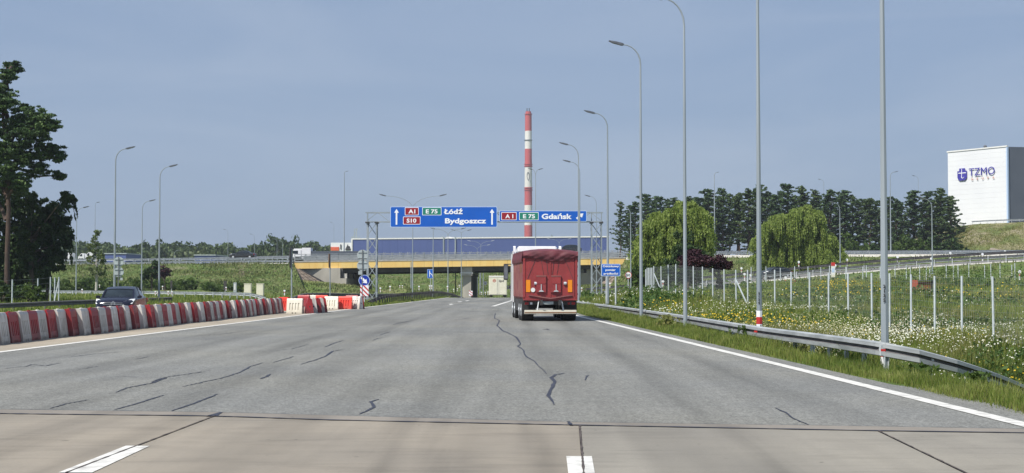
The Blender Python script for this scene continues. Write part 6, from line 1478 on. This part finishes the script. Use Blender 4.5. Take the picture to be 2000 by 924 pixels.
for i, (px, pt_, d, w_, lb) in enumerate([(1660, 466, 270, 1.1, 'dark green bush right of the second willow behind the upper guardrail'), (1850, 466, 276, 1.2, 'dense low green shrub under the last pine at the right'), (1800, 470, 278, 1.0, 'green shrub under the pines near the ramp lamp post'), (1760, 468, 280, 1.0, 'shrub under the pines right of the nearest lamp post'), (1700, 470, 280, 1.0, 'shrub under the pines left of the nearest lamp post')]):
    s_ = (Z(pt_, d)-5.5)/3.8; plant('shrub', lb, 'shrub', BU[i % 3], X(px, d), d, 5.6, i, s_*w_, None, s_)
# willows
def willow_tree(label, d, base_px, zb, lobes, seed):
    rs = np.random.RandomState(seed); k = d/F_PX; x0 = X(base_px, d); Q = []; mb = MB(); t = thing('willow_tree', label, 'willow tree', (x0, d, zb))
    mb.tube([(0, 0, -.2), (.1, 0, 1.5), (-.1, 0, 3.2)], [.42, .34, .26], 10)
    L3 = []
    for (px, py, r_) in lobes:
        for q in range(2): L3.append(((px-base_px)*k, (rs.rand()-.5)*2*r_*k*1.6*(1 if q else .3), Z(py, d)-zb, r_*k))
    for L_ in L3[::2]: mb.tube([(0, 0, 2.6), ((L_[0])*.5, L_[1]*.5, 2.6+(L_[2]-2.6)*.6+.3), (L_[0], L_[1], L_[2])], [.16, .09, .03], 6)
    for L_ in L3:
        nb_ = int(7+26*L_[3]**1.5)
        for b_ in range(nb_):                       # bunches of strands
            dd = rs.normal(size=3); dd[2] = abs(dd[2])*1.2-.25; dd /= np.linalg.norm(dd); p = np.array(L_[:3])+dd*L_[3]*(.75+.35*rs.rand()); ln = L_[3]*(.7+1.3*rs.rand()); out_ = dd[:2]*(.25+.5*rs.rand())
            for q in range(9):
                l2 = ln*(.5+.6*rs.rand()); m = max(4, int(l2/.10)); s_ = np.linspace(0, 1, m); w0 = rs.normal(size=2)*.16
                Q.append(np.stack([p[0]+out_[0]*np.sqrt(s_)+w0[0]*(.4+s_)+rs.normal(size=m)*.03, p[1]+out_[1]*np.sqrt(s_)+w0[1]*(.4+s_)+rs.normal(size=m)*.03, p[2]+.22*np.sin(s_*3.1)-s_**1.3*l2], 1))
    pos = np.concatenate(Q); pos = pos[pos[:, 2] > .15]; v, f_ = leaves(pos, .13*(.6+.8*rs.rand(len(pos))), 2.0, hang=True, rs=rs)
    link('crown', npmesh('crown', v, f_, ['willow']), t); mb.build('trunk', 'bark', t, smooth=True); t.scale = (.93, 1, 1)
willow_tree('broad light green willow with drooping strands in front of the bridge end', 140, 1303, .1, [(1345, 412, 20), (1322, 424, 20), (1368, 424, 18), (1290, 432, 18), (1270, 444, 15), (1258, 470, 15), (1252, 505, 15), (1276, 490, 22), (1302, 468, 26), (1340, 455, 28), (1372, 456, 18), (1262, 535, 16), (1296, 520, 24), (1378, 486, 12), (1330, 500, 20), (1244, 492, 8)], 5)
willow_tree('rounded light green willow behind the ramp between the two nearest lamp posts', 196, 1560, 1.2, [(1575, 415, 13), (1556, 424, 17), (1592, 424, 13), (1520, 436, 18), (1544, 446, 22), (1590, 446, 20), (1498, 450, 15), (1480, 474, 14), (1504, 478, 20), (1540, 478, 26), (1588, 480, 26), (1618, 470, 16), (1636, 492, 13), (1474, 506, 10), (1512, 512, 20), (1560, 512, 24), (1610, 508, 20), (1648, 498, 7)], 9)
bm_ = broad_mesh(61, 6, 2.2, 2.9, .6, .20, 60, 90, 'broad'); d = 137
plant('young_tree', 'narrow dark green tree standing inside the left willow', 'tree', bm_, X(1340, 132), 132, .2, 0, .8, None, 1.0)
bm_ = broad_mesh(62, 3, 2.0, 1.5, .0, .20, 40, 80, 'shrub')
plant('shrub', 'leafy green shrub below the left willow, beside the speed limit sign', 'shrub', bm_, X(1266, 134), 134, .2, 0, .78, None, 1.3)
plant('shrub', 'green shrub under the left willow behind the bundle of fence posts', 'shrub', bm_, X(1295, 133), 133, .2, 2, 1.0, None, 1.1)
# purple plum: leaning trunk, flat dark crown
d = 96.0; pm = broad_mesh(71, 3, 1.35, .62, 0, .11, 46, 120, 'plum', sz=.34)
t = thing('plum_tree', 'low purple leaved tree with a flat crown behind the fence below the left willow', 'tree', (X(1372, d), d, Z(590, d)))
link('crown', pm[0], t, loc=(-.25, 0, 2.15), scale=(1.15, 1, .95)); link('crown', pm[0], t, loc=(1.15, .2, 2.0), scale=(.62, .6, .8), rot=(0, 0, 2))
mb = MB(); mb.tube([(1.25, 0, -.2), (1.2, 0, .8), (1.15, 0, 1.6), (1.0, 0, 2.4)], [.17, .13, .12, .06], 8); mb.tube([(1.15, 0, 1.5), (.5, 0, 2.2), (-.6, 0, 2.7)], [.1, .08, .04], 6); mb.tube([(-.9, .5, 0), (-.9, .5, 1.2), (-.6, .4, 2.4)], [.07, .06, .04], 6); mb.tube([(-.3, .6, 0), (-.35, .6, 2.4)], [.06, .03], 6); mb.build('trunk', 'bark', t, smooth=True)
cr2 = broad_mesh(72, 2, .42, .9, .1, .10, 14, 60, 'plum', sz=.2); link('crown', cr2[0], t, loc=(1.2, 0, .2), scale=(.7, .7, 1))
# big left pine and the dark trees under it
def big_pine():
    rs = np.random.RandomState(3); d = 110; k = d/F_PX; zt_ = Z(100, d); x0 = X(8, d)
    lobes = [ # px, py, radius px (crown silhouette of the near pine)
     (4, 122, 16), (8, 150, 20), (2, 180, 26), (12, 205, 28), (48, 222, 34), (80, 232, 28), (30, 250, 40), (70, 262, 38), (98, 246, 20), (20, 290, 40), (62, 300, 36), (92, 292, 26), (108, 306, 16), (30, 330, 38), (70, 332, 24),
     (100, 340, 14), (-30, 180, 40), (-40, 240, 50), (-50, 310, 60), (-30, 370, 50), (10, 362, 34), (50, 360, 24)]
    cs, rd, limbs = [], [], []
    for (px, py, r_) in lobes:
        c = Vector(((px-8)*k, rs.normal()*1.2, Z(py, d))); R_ = r_*k
        limbs.append((Vector(((14-8)*k*.5, 0, c.z-R_*1.2)), c, .10+.04*R_))
        for q in range(int(18+30*R_*R_)):
            dd = rs.normal(size=3); dd /= np.linalg.norm(dd); e = rs.rand()**.45*1.08
            cs.append((c.x+dd[0]*R_*e*.92, c.y+dd[1]*R_*1.3*e, c.z+dd[2]*R_*e*.62)); s_ = .15+.27*rs.rand()**1.3; rd.append((s_*1.2, s_*1.2, s_*.42))
    pos = clumps(cs, rd, 56, rs, .2); v, f_ = leaves(pos, .10*(.6+.8*rs.rand(len(pos))), 2.2, rs=rs)
    t = thing('pine_tree', 'tall near pine cut by the left frame edge, with a reddish trunk', 'pine tree', (x0, d, 0))
    link('crown', npmesh('crown', v, f_, ['pine2']), t)
    mb = MB(); mb.tube([((14-8)*k, 0, -.3), ((14-8)*k, 0, 4), ((16-8)*k, 0, 7.5), ((10-8)*k, 0, 10.5), ((2-8)*k, 0, 15), (0, 0, 18.5)], [.22, .19, .17, .15, .10, .04], 12)
    for a_, b_, r_ in limbs: mb.tube([a_, (a_+b_)/2+Vector((0, 0, .2)), b_], [r_, r_*.7, r_*.3], 6)
    mb.build('trunk', 'pinebark', t, smooth=True)
big_pine()
def lobe_tree(name, label, cat, d, base_px, lobes, mcol, bark, leaf, per=80, droop=False, seed=1, ysp=1.2, dens=14):
    rs = np.random.RandomState(seed); k = d/F_PX; cs, rd, mb = [], [], MB(); x0 = X(base_px, d); zb = min(tz(x0, d), .3)-.2
    t = thing(name, label, cat, (x0, d, zb))
    th_ = max(Z(q[1], d)-zb for q in lobes)*.8; sc_ = min(1, th_/5.5); mb.tube([(0, 0, 0), (.1*sc_, 0, 2.5*sc_), (0, 0, 5.5*sc_)], [.2*sc_, .16*sc_, .08*sc_], 8); extra = []
    for (px, py, r_) in lobes:
        c = Vector(((px-base_px)*k, rs.normal()*ysp, Z(py, d)-zb)); R_ = r_*k; mb.tube([(0, 0, min(5.4*sc_, max(.5, c.z-R_*1.5))), c], [.09, .03], 5)
        for q in range(int(8+dens*R_*R_)):
            dd = rs.normal(size=3); dd /= np.linalg.norm(dd); e = rs.rand()**.45; p = (c.x+dd[0]*R_*e, c.y+dd[1]*R_*1.3*e, max(.3, c.z+dd[2]*R_*e*.9)); s_ = .16+.30*rs.rand()
            cs.append(p); rd.append((s_, s_, s_*.7))
            if droop and rs.rand() < .25:
                m = rs.randint(6, 16); s2 = np.linspace(0, 1, m); extra.append(np.stack([p[0]+s2*.3*np.sign(dd[0]), np.full(m, p[1]), p[2]-s2**1.2*m*.10], 1))
    pos = clumps(cs, rd, per, rs, .3); v, f_ = leaves(pos, leaf*(.6+.8*rs.rand(len(pos))), 1.6, rs=rs)
    if extra:
        e_ = np.concatenate(extra); v2, f2 = leaves(e_, leaf*1.1, 2.2, hang=True, rs=rs); f_ = np.concatenate([f_, f2+len(v)]); v = np.concatenate([v, v2])
    link('crown', npmesh('crown', v, f_, [mcol]), t); mb.build('trunk', bark, t, smooth=True); return t
lobe_tree('birch_tree', 'dark weeping tree right of the near pine with hanging branch tips', 'tree', 116, 60, [(100, 412, 24), (125, 392, 13), (140, 388, 10), (88, 440, 28), (115, 432, 18), (60, 400, 34), (60, 450, 40), (92, 480, 30), (118, 470, 16), (100, 510, 24), (60, 500, 34), (100, 535, 16)], 'broad', 'bark', .16, 70, True, 4)
lobe_tree('broadleaf_tree', 'dense dark tree filling the left edge beneath the near pine', 'tree', 118, 10, [(0, 400, 50), (30, 430, 46), (-30, 470, 60), (20, 480, 50), (50, 470, 44), (10, 530, 44), (-40, 530, 50), (45, 520, 40), (80, 545, 22), (70, 430, 40), (95, 455, 30), (25, 555, 30)], 'broad', 'bark', .16, 60, True, 8)
lobe_tree('broadleaf_tree', 'second dark tree trunk and crown just right of the pine trunk, behind the fence', 'tree', 121, 92, [(92, 500, 20), (70, 520, 24), (86, 470, 20), (112, 500, 14)], 'broad', 'bark', .16, 60, False, 9)
lobe_tree('young_birch', 'slim young birch with sparse pale leaves rising over the left guardrail', 'birch', 190, 188, [(189, 455, 7), (187, 468, 9), (193, 480, 11), (181, 482, 8), (188, 495, 12), (200, 500, 8), (178, 507, 7), (190, 512, 13), (186, 528, 14), (198, 530, 11)], 'birch', 'birchbark', .22, 11, False, 12, .5, 5)
lobe_tree('purple_shrub', 'dark purple leaved bush by the second tallest left lamp post', 'shrub', 195, 322, [(322, 530, 11), (314, 536, 9), (328, 534, 8)], 'plum', 'bark', .22, 30, False, 13, .5, 6)
lobe_tree('dark_shrub', 'dark green bush left of the purple one, between two left lamp posts', 'shrub', 196, 296, [(300, 520, 9), (292, 530, 13), (304, 534, 12), (286, 540, 9), (302, 514, 5)], 'broad', 'bark', .22, 30, False, 14, .5, 6)
for i, (px, lb) in enumerate([(6, 'bright green undergrowth bush at the foot of the near pine'), (35, 'bright green bush behind the first fence post under the pine'), (60, 'low bush between the fence posts under the trees'), (-30, 'undergrowth bush at the left frame edge')]):
    plant('shrub', lb, 'shrub', BU[i % 3], X(px, 108), 108, 0, i, .5, None, .45)
# distant trees above the left approach
FM = [broad_mesh(80+i, 10, 5.0, 4.6, .6, .62, 46, 26, 'far' if i % 2 else 'far2') for i in range(4)]+[broad_mesh(90+i, 10, 5.0, 4.6, .6, .62, 46, 26, 'far') for i in range(2)]
rs0 = np.random.RandomState(77)
FARL = [(130, 480, 40), (162, 482, 40), (214, 478, 60), (236, 480, 44), (262, 482, 50), (284, 480, 44), (312, 467, 56), (330, 477, 40), (368, 476, 50), (385, 482, 40), (402, 479, 46), (414, 481, 36), (435, 486, 40), (452, 486, 36), (480, 484, 40), (500, 478, 40), (524, 459, 46), (540, 466, 40), (556, 470, 40), (576, 461, 46), (592, 476, 34), (610, 480, 36), (632, 484, 30), (100, 480, 50), (70, 478, 50), (-20, 476, 60), (30, 478, 60)]
for i, (px, py, w_) in enumerate(sorted(FARL)):
    d = 480+rr.uniform(-25, 40); H_ = Z(py, d)-0; sw = w_*1.35*d/F_PX/9.5
    tag_ = 'tallest' if py < 462 else 'rounded'
    plant('distant_tree', f'{tag_} hazy tree behind the left overpass approach, {ordn(i)} in line from the left', 'tree', FM[(5 if py < 470 else i) % 6], X(px, d), d, 0, rr.random()*6, sw, 'distant trees beyond the left overpass approach', H_/9.8)
for i, (px, py, w_) in enumerate([(996, 459, 16), (1060, 457, 12), (1076, 458, 8), (1128, 458, 12)]):
    d = 640; plant('distant_tree', f'small tree top over the blue warehouse roof, {ordn(i)} from the left', 'tree', FM[i], X(px, d), d, 0, i, w_*d/F_PX/9.5, 'tree tops above the warehouse', (Z(py, d))/9.8)
cs, rd = [], []
for i in range(520):
    px = rs0.uniform(-80, 660); d = rs0.uniform(520, 560); cs.append((X(px, d), d, Z(rs0.uniform(482, 500)+4*math.sin(px*.03)+3*math.sin(px*.11), d))); s_ = rs0.uniform(1.2, 2.6); rd.append((s_, s_, s_*.8))
pos = clumps(cs, rd, 40, rs0, .5); v, f_ = leaves(pos, .9*(.6+.8*rs0.rand(len(pos))), 1.3, rs=rs0)
o = link('far_wood', npmesh('far_wood', v, f_, ['far'])); tag(o, 'continuous hazy wood on the horizon behind the left overpass approach', 'woodland', kind='stuff')

# ------------------------------------------------------------------ grass, flowers and ground plants
def blades(n, x, y, z, h, w, rs, lean=.35, bend=True):
    az = rs.rand(n)*6.283; la = rs.rand(n)*6.283; ll = lean*h*rs.rand(n)
    dx, dy = np.cos(az)*w/2, np.sin(az)*w/2; tx, ty = np.cos(la)*ll, np.sin(la)*ll
    a = np.stack([x-dx, y-dy, z], 1); b = np.stack([x+dx, y+dy, z], 1); m1 = np.stack([x+tx*.35-dx*.7, y+ty*.35-dy*.7, z+h*.6], 1); m2 = np.stack([x+tx*.35+dx*.7, y+ty*.35+dy*.7, z+h*.6], 1)
    c = np.stack([x+tx, y+ty, z+h*.95], 1)
    v = np.stack([a, b, m2, c, m1], 1).reshape(-1, 3); i = np.arange(n)*5
    f3 = np.concatenate([np.stack([i, i+1, i+2], 1), np.stack([i, i+2, i+4], 1), np.stack([i+4, i+2, i+3], 1)])
    return v, f3
def add_stuff(name, label, cat, v, f_, m__):
    o = link(name, npmesh(name, v, f_, [m__])); tag(o, label, cat, kind='stuff'); return o
rs = np.random.RandomState(21)
def sample(n, y0, y1, xf0, xf1, pw=1.0):
    """y log-distributed, x uniform between bounds"""
    y = np.exp(rs.uniform(math.log(y0), math.log(y1), n)); x = xf0(y)+(xf1(y)-xf0(y))*rs.rand(n); return x, y
rail_y = np.array([p.y for p in R1]); rail_x = np.array([p.x for p in R1]); o_ = np.argsort(rail_y)
def nearpath(x, y): dp = np.interp(x, PATHP[:, 0], PATHP[:, 1])-y; return np.where((x > 20) & (dp > -.5) & (dp < 13), .22, 1)
def railx(y): return np.interp(y, [14, 20, 26, 30.4, 35, 40.5, 55, 68, 82, 101, 127, 165], [14, 13, 9.5, 7.9, 7.3, 7.0, 6.6, 6.15, 5.5, 4.7, 3.9, 3.05])
# verge between the edge line and the rail, and just behind it
def verge(n, y0, y1, hs, ws):
    x, y = sample(n, y0, y1, lambda y: XR(y)+.50, lambda y: np.where(y < 31, .37*y+1, np.where(y < 37, 12, railx(y)+1.2)))
    kb = ~behind(x, y) | (x < railx(y)+1.2) & (y > 37); x, y = x[kb], y[kb]
    e = x-(XR(y)+.50); keep = rs.rand(len(x)) < np.clip(.25+e*1.6+vnoise(x, y, .8, 8)*1.2, .08, 1); x, y, e = x[keep], y[keep], e[keep]
    h = hs*np.where((x > 8.2) & (y < 36), .62, 1)*(.45+.9*rs.rand(len(x)))*np.clip(.35+e*.9, .35, 1.15)*(1+.9*vnoise(x, y, 1.2, 9)); w = ws*(.6+.8*rs.rand(len(x)))*(y/30)**.5
    return blades(len(x), x, y, TZ(x, y)-.02, np.maximum(h, .04), w, rs)
def behind(x, y):
    yr = np.interp(x, [7.9, 9.43, 10.54, 11.87, 13.7, 15.97, 30], [30.4, 30.8, 31.8, 33.3, 35, 36.5, 46]); return np.where(x > 7.9, y > yr+.15, x > railx(y)+.15)
v, f_ = verge(130000, 15, 130, .26, .016); add_stuff('verge_grass', 'green grass strip between the white edge line and the right guardrail', 'grass', v, f_, 'grass')
v, f_ = verge(80000, 15, 130, .22, .012); add_stuff('verge_straw', 'dry yellowish stalks mixed into the grass strip by the right guardrail', 'grass', v, f_, 'grass_dry')
# meadow
def inpath(x, y):
    px_ = np.array([p.x for p in gl]); py_ = np.array([p.y for p in gl]); return np.abs(y-np.interp(x, px_, py_)+.5) < 2.4
def meadow(n, y0, y1, hs, ws, seed):
    x, y = sample(n, y0, y1, lambda y: railx(y)+.15, lambda y: .378*y+2)
    k = ~((y > 75) & inpath(x, y)) & behind(x, y); x, y = x[k], y[k]
    h = hs*(.5+.8*rs.rand(len(x)))*nearpath(x, y)*(1+1.3*vnoise(x, y, 4, seed)+.9*vnoise(x, y, 1.5, seed+1)); w = ws*(.6+.8*rs.rand(len(x)))*(y/35)
    return x, y, h, w
x, y, h, w = meadow(150000, 18, 150, .40, .020, 31); v, f_ = blades(len(x), x, y, TZ(x, y)-.03, np.maximum(h, .06), w, rs, .5); add_stuff('meadow_grass', 'tall green meadow grass behind the right guardrail', 'grass', v, f_, 'grass')
x, y, h, w = meadow(80000, 22, 150, .50, .015, 35); k = vnoise(x, y, 6, 40)+.4*vnoise(x, y, 2, 41) > .06; x, y, h, w = x[k], y[k], h[k], w[k]
v, f_ = blades(len(x), x, y, TZ(x, y)-.03, np.maximum(h, .1), w, rs, .4); add_stuff('seeding_grass', 'yellowish seeding grass scattered through the right meadow', 'grass', v, f_, 'grass_dry')
YC = [(9.0, 60, 1.6, 4, .8), (9.8, 54, 1.2, 2.5, .6), (8.3, 75, 1.0, 5, .35), (12.3, 36, 1.1, 2.2, .45), (10.5, 45, .9, 2, .3), (14.0, 46, 1.0, 2, .15), (33, 112, 4, 4, .4), (40, 118, 5, 4, .3), (20, 90, 3, 5, .2)]
def flowers(n, y0, y1, size, hgt, dens, name, label, m__, seed, sc=3.0):
    x, y = sample(n, y0, y1, lambda y: railx(y)+.2, lambda y: .378*y+2); k = ~((y > 75) & inpath(x, y)) & behind(x, y); x, y = x[k], y[k]
    k = rs.rand(len(x)) < dens(x, y); x, y = x[k], y[k]; z = TZ(x, y)+hgt*(.6+.7*rs.rand(len(x)))
    s_ = size*(.6+.8*rs.rand(len(x)))*np.maximum(1, (y/45))**.8
    # small six-sided discs tipped towards the light
    a = rs.normal(size=(len(x), 3))*.5+np.array([-.4, -.6, .9]); a /= np.linalg.norm(a, axis=1)[:, None]
    u_ = np.cross(a, [0, 0, 1.0]); u_ /= np.linalg.norm(u_, axis=1)[:, None]; w_ = np.cross(a, u_); c = np.stack([x, y, z], 1); V = []
    for q in range(4): t_ = math.pi/2*q; V.append(c+(u_*math.cos(t_)+w_*math.sin(t_)*.8)*s_[:, None]/2)
    v = np.stack(V, 1).reshape(-1, 3); add_stuff(name, label, 'flowers', v, np.arange(len(x)*4).reshape(-1, 4), m__)
flowers(60000, 24, 110, .045, .40, lambda x, y: np.clip(.02+2.0*vnoise(x, y, 6, 50)-(y-30)/300+.9*vnoise(x, y, 1.6, 51), 0.006, .6), 'white_flowers', 'white daisy like flowers scattered over the right meadow', 'fl_white', 1)
flowers(110000, 22, 70, .036, .36, lambda x, y: np.clip(.42-(y-30)/38+2.0*vnoise(x, y, 4, 52)+.8*vnoise(x, y, 1.2, 53), 0, .75), 'cream_seed_heads', 'cream seed heads crowding the meadow behind the flared guardrail end', 'fl_cream', 2)
flowers(60000, 24, 130, .06, .40, lambda x, y: np.clip(sum(a_*np.exp(-((x-cx)/rx_)**2-((y-cy)/ry_)**2) for cx, cy, rx_, ry_, a_ in YC)*(.6+1.5*vnoise(x, y, 1.2, 55)), .0025, .7), 'yellow_flowers', 'yellow flower patches in the right meadow near the banded lamp post', 'fl_yellow', 3)
cs, rd = [], []
for i in range(2200):
    y_ = math.exp(rs.uniform(math.log(33), math.log(150))); x_ = rs.uniform(float(railx(y_))+1, .378*y_+2)
    if not behind(np.array([x_]), np.array([y_]))[0] or vnoise(np.array([x_]), np.array([y_]), 5, 90)[0] < .02 or inpath(np.array([x_]), np.array([y_]))[0] or (x_ > 20 and 0 < float(np.interp(x_, PATHP[:, 0], PATHP[:, 1]))-y_ < 11): continue
    s_ = rs.uniform(.18, .62)*(.8+y_/90); cs.append((x_, y_, tz(x_, y_)+.12)); rd.append((s_*1.3, s_*1.3, s_*.75))
pos = clumps(cs, rd, 60, rs, .3); v, f_ = leaves(pos, .07*(.6+.8*rs.rand(len(pos)))*np.maximum(1, pos[:, 1]/50), 2.2, rs=rs); add_stuff('meadow_weeds', 'dark green leafy weed clumps spread through the right meadow', 'weeds', v, f_, 'weed')
# weeds along the rail
def herb(px, d, H_, lb, m__='shrub', n=220, wd=.35, z=None):
    x = X(px, d); rs2 = np.random.RandomState(int(px)); pos = np.stack([rs2.normal(size=n)*wd*.5, rs2.normal(size=n)*wd*.5, rs2.rand(n)**.7*H_], 1)
    t = thing('weed_clump', lb, 'weeds', (x, d, tz(x, d) if z is None else z)); v, f_ = leaves(pos, .07*(.6+.8*rs2.rand(n)), 1.8, rs=rs2); link('leaves', npmesh('leaves', v, f_, [m__]), t)
    mb = MB()
    for k in range(5): mb.tube([(0, 0, 0), (rs2.normal()*wd*.4, rs2.normal()*wd*.4, H_*.95)], [.008, .004], 4)
    mb.build('stems', m__, t)
herb(1460, 42, .6, 'leafy weeds growing before the guardrail under the banded lamp post'); herb(1300, 55, .55, 'weeds before the guardrail left of the banded lamp post', 'grass_dry'); herb(1795, 29, .5, 'weed clump before the guardrail bend right of the nearest lamp post'); herb(1905, 29.5, .5, 'weed clump before the descending guardrail end'); herb(1580, 37, .7, 'tall weeds poking through the guardrail between the two nearest lamp posts', 'grass_dry'); herb(1670, 34, .5, 'leafy weeds under the guardrail left of the nearest lamp post')
herb(1640, 104, 1.4, 'yellow flowering bush beside the gravel path', 'fl_yellow', 260, 2.4); herb(1650, 103, 1.0, 'dark green weeds below the yellow flowering bush', 'shrub', 500, 3.0)
for i, (px, d, H_, wd, lb) in enumerate([(1600, 120, 1.2, 5, 'tall green weeds left of the red headed sign'), (1560, 118, 1.0, 4, 'tall green weeds below the second willow'), (1680, 120, 1.1, 4, 'tall weeds left of the nearest lamp post by the track'), (1960, 100, 1.2, 5, 'tall pale weeds at the right frame edge'), (1900, 128, 1.6, 8, 'dark green scrub behind the far fence at the right'), (1860, 132, 1.8, 7, 'dense dark bush behind the far fence posts'), (1440, 80, .8, 2.5, 'green weeds around the fence posts by the purple tree'), (1880, 52, .45, 2.0, 'dark green weeds around a fence post at the right')]):
    herb(px, d, H_, lb, 'grass' if i in (0, 1, 2, 6) else ('grass_dry' if i == 3 else 'shrub'), 1500, wd)
# left side grass, wedge grass
def region(n, poly_x0, poly_x1, y0, y1, hs, ws, name, label, m__='grass'):
    x, y = sample(n, y0, y1, poly_x0, poly_x1); h = hs*np.where(y < 100, .42, 1)*(.5+.8*rs.rand(len(x)))*(1+1.0*vnoise(x, y, 3, 61)); w = ws*(.6+.8*rs.rand(len(x)))*(y/80)
    v, f_ = blades(len(x), x, y, TZ(x, y)-.03, np.maximum(h, .05), w, rs, .5); add_stuff(name, label, 'grass', v, f_, m__)
region(30000, lambda y: -.385*y-4, lambda y: np.interp(y, [0, 200], [-23.6, -24.2]), 62, 180, .5, .05, 'roadside_grass', 'bright green grass behind the left plastic barriers')
region(22000, lambda y: np.interp(y, [104, 112, 130, 200, 240], [-11.8, -12.4, -15.3, -16.3, -17]), lambda y: XL(y)-.25, 105, 240, .22, .05, 'wedge_grass', 'short grass on the wedge between exit line and median guardrail')
region(9000, lambda y: XR(y)+.6, lambda y: .06*y, 120, 240, .4, .06, 'far_verge_grass', 'grass before the right bridge abutment')
# tufts over the banks
def bank_tufts():
    for name, V in SCAT:
        nv, nu = V.shape[:2]; wdt = np.linalg.norm(V[0, -1]-V[0, 0]); hgt = np.linalg.norm(V[-1, nu//2]-V[0, nu//2]); n = int(min(26000, wdt*hgt*7))
        u_ = rs.rand(n)*(nu-1.001); v_ = rs.rand(n)*(nv-1.001); i, j = u_.astype(int), v_.astype(int); fu, fv = (u_-i)[:, None], (v_-j)[:, None]
        p = (V[j, i]*(1-fu)+V[j, i+1]*fu)*(1-fv)+(V[j+1, i]*(1-fu)+V[j+1, i+1]*fu)*fv
        px_ = 1000+F_PX*p[:, 0]/p[:, 1]; k = (px_ > -60) & (px_ < 2060); p = p[k]; n = len(p)
        h = .34*(.4+.9*rs.rand(n))*(1+1.0*vnoise(p[:, 0], p[:, 1]*2, 6, 70)); w = .16*(.6+.8*rs.rand(n))
        yield name, p, np.maximum(h, .08), w
vs, fs, b = [], [], 0; vd, fd, bd_ = [], [], 0
for name, p, h, w in bank_tufts():
    v, f_ = blades(len(p), p[:, 0], p[:, 1], p[:, 2]-.05, h, w, rs, .7)
    if name == 'hill_slope': vd.append(v); fd.append(f_+bd_); bd_ += len(v)
    else: vs.append(v); fs.append(f_+b); b += len(v)
add_stuff('bank_grass', 'rough green grass covering the road embankments', 'grass', np.concatenate(vs), np.concatenate(fs), 'grass_bank')
add_stuff('hill_grass', 'dry patchy grass on the hill below the white building', 'grass', np.concatenate(vd), np.concatenate(fd), 'grass_dry')
# low shrub belt at the foot of the left bank
cs, rd = [], []
for i in range(260):
    px = rs.uniform(-40, 470); d = rs.uniform(206, 222); zc = Z(rs.uniform(548, 566) if px < 380 else rs.uniform(556, 568), d); cs.append((X(px, d), d, zc)); s_ = rs.uniform(.5, 1.1); rd.append((s_, s_, s_*.7))
pos = clumps(cs, rd, 60, rs, .5); v, f_ = leaves(pos, .3*(.6+.8*rs.rand(len(pos))), 1.3, rs=rs); add_stuff('bank_scrub', 'low dark green scrub along the foot of the left bank', 'scrub', v, f_, 'shrub')
# steps up the bank
t = thing('bank_steps', 'narrow flight of brownish steps climbing the left bank near the bridge', 'steps')
for i in range(12):
    q = P(472, 515, 237.6).lerp(P(472, 553, 220), i/11); MB().box((q.x, q.y, q.z), (.9, .5, .35)).build('step', 'stone_slope', t)
# far transmission mast
d = 900; t = thing('lattice_mast', 'faint lattice mast on the horizon above the white hall', 'mast', (X(694, d), d, 0)); hm_ = Z(446, d)
for s_ in (-1, 1): MB().bar((s_*2.2, 0, 0), (s_*.5, 0, hm_), .5).build('mast_leg', 'signback', t)
for k in range(6): MB().bar((-2-.0, 0, hm_*k/6), (1.6, 0, hm_*(k+1)/6), .3).build('brace', 'signback', t)
MB().bar((-3, 0, hm_*.85), (3, 0, hm_*.85), .4).build('crossarm', 'signback', t)
# a thin cap of haze
hz_top = Z(200, 1260)+20
hb = MB().box((0, 950, hz_top/2-2), (4200, 2500, hz_top+4)).build('haze', 'white')
hm2 = bpy.data.materials.new('air_haze'); hm2.use_nodes = True; n_ = hm2.node_tree; n_.nodes.clear()
o2 = n_.nodes.new('ShaderNodeOutputMaterial'); pv = n_.nodes.new('ShaderNodeVolumePrincipled'); pv.inputs['Color'].default_value = (.80, .88, 1, 1); pv.inputs['Density'].default_value = HAZE if 'HAZE' in globals() else .00018
pv.inputs['Anisotropy'].default_value = .2; n_.links.new(pv.outputs[0], o2.inputs['Volume']); hb.data.materials.clear(); hb.data.materials.append(hm2)
tag(hb, kind='stuff', label='thin pale summer haze filling the air', cat='haze')
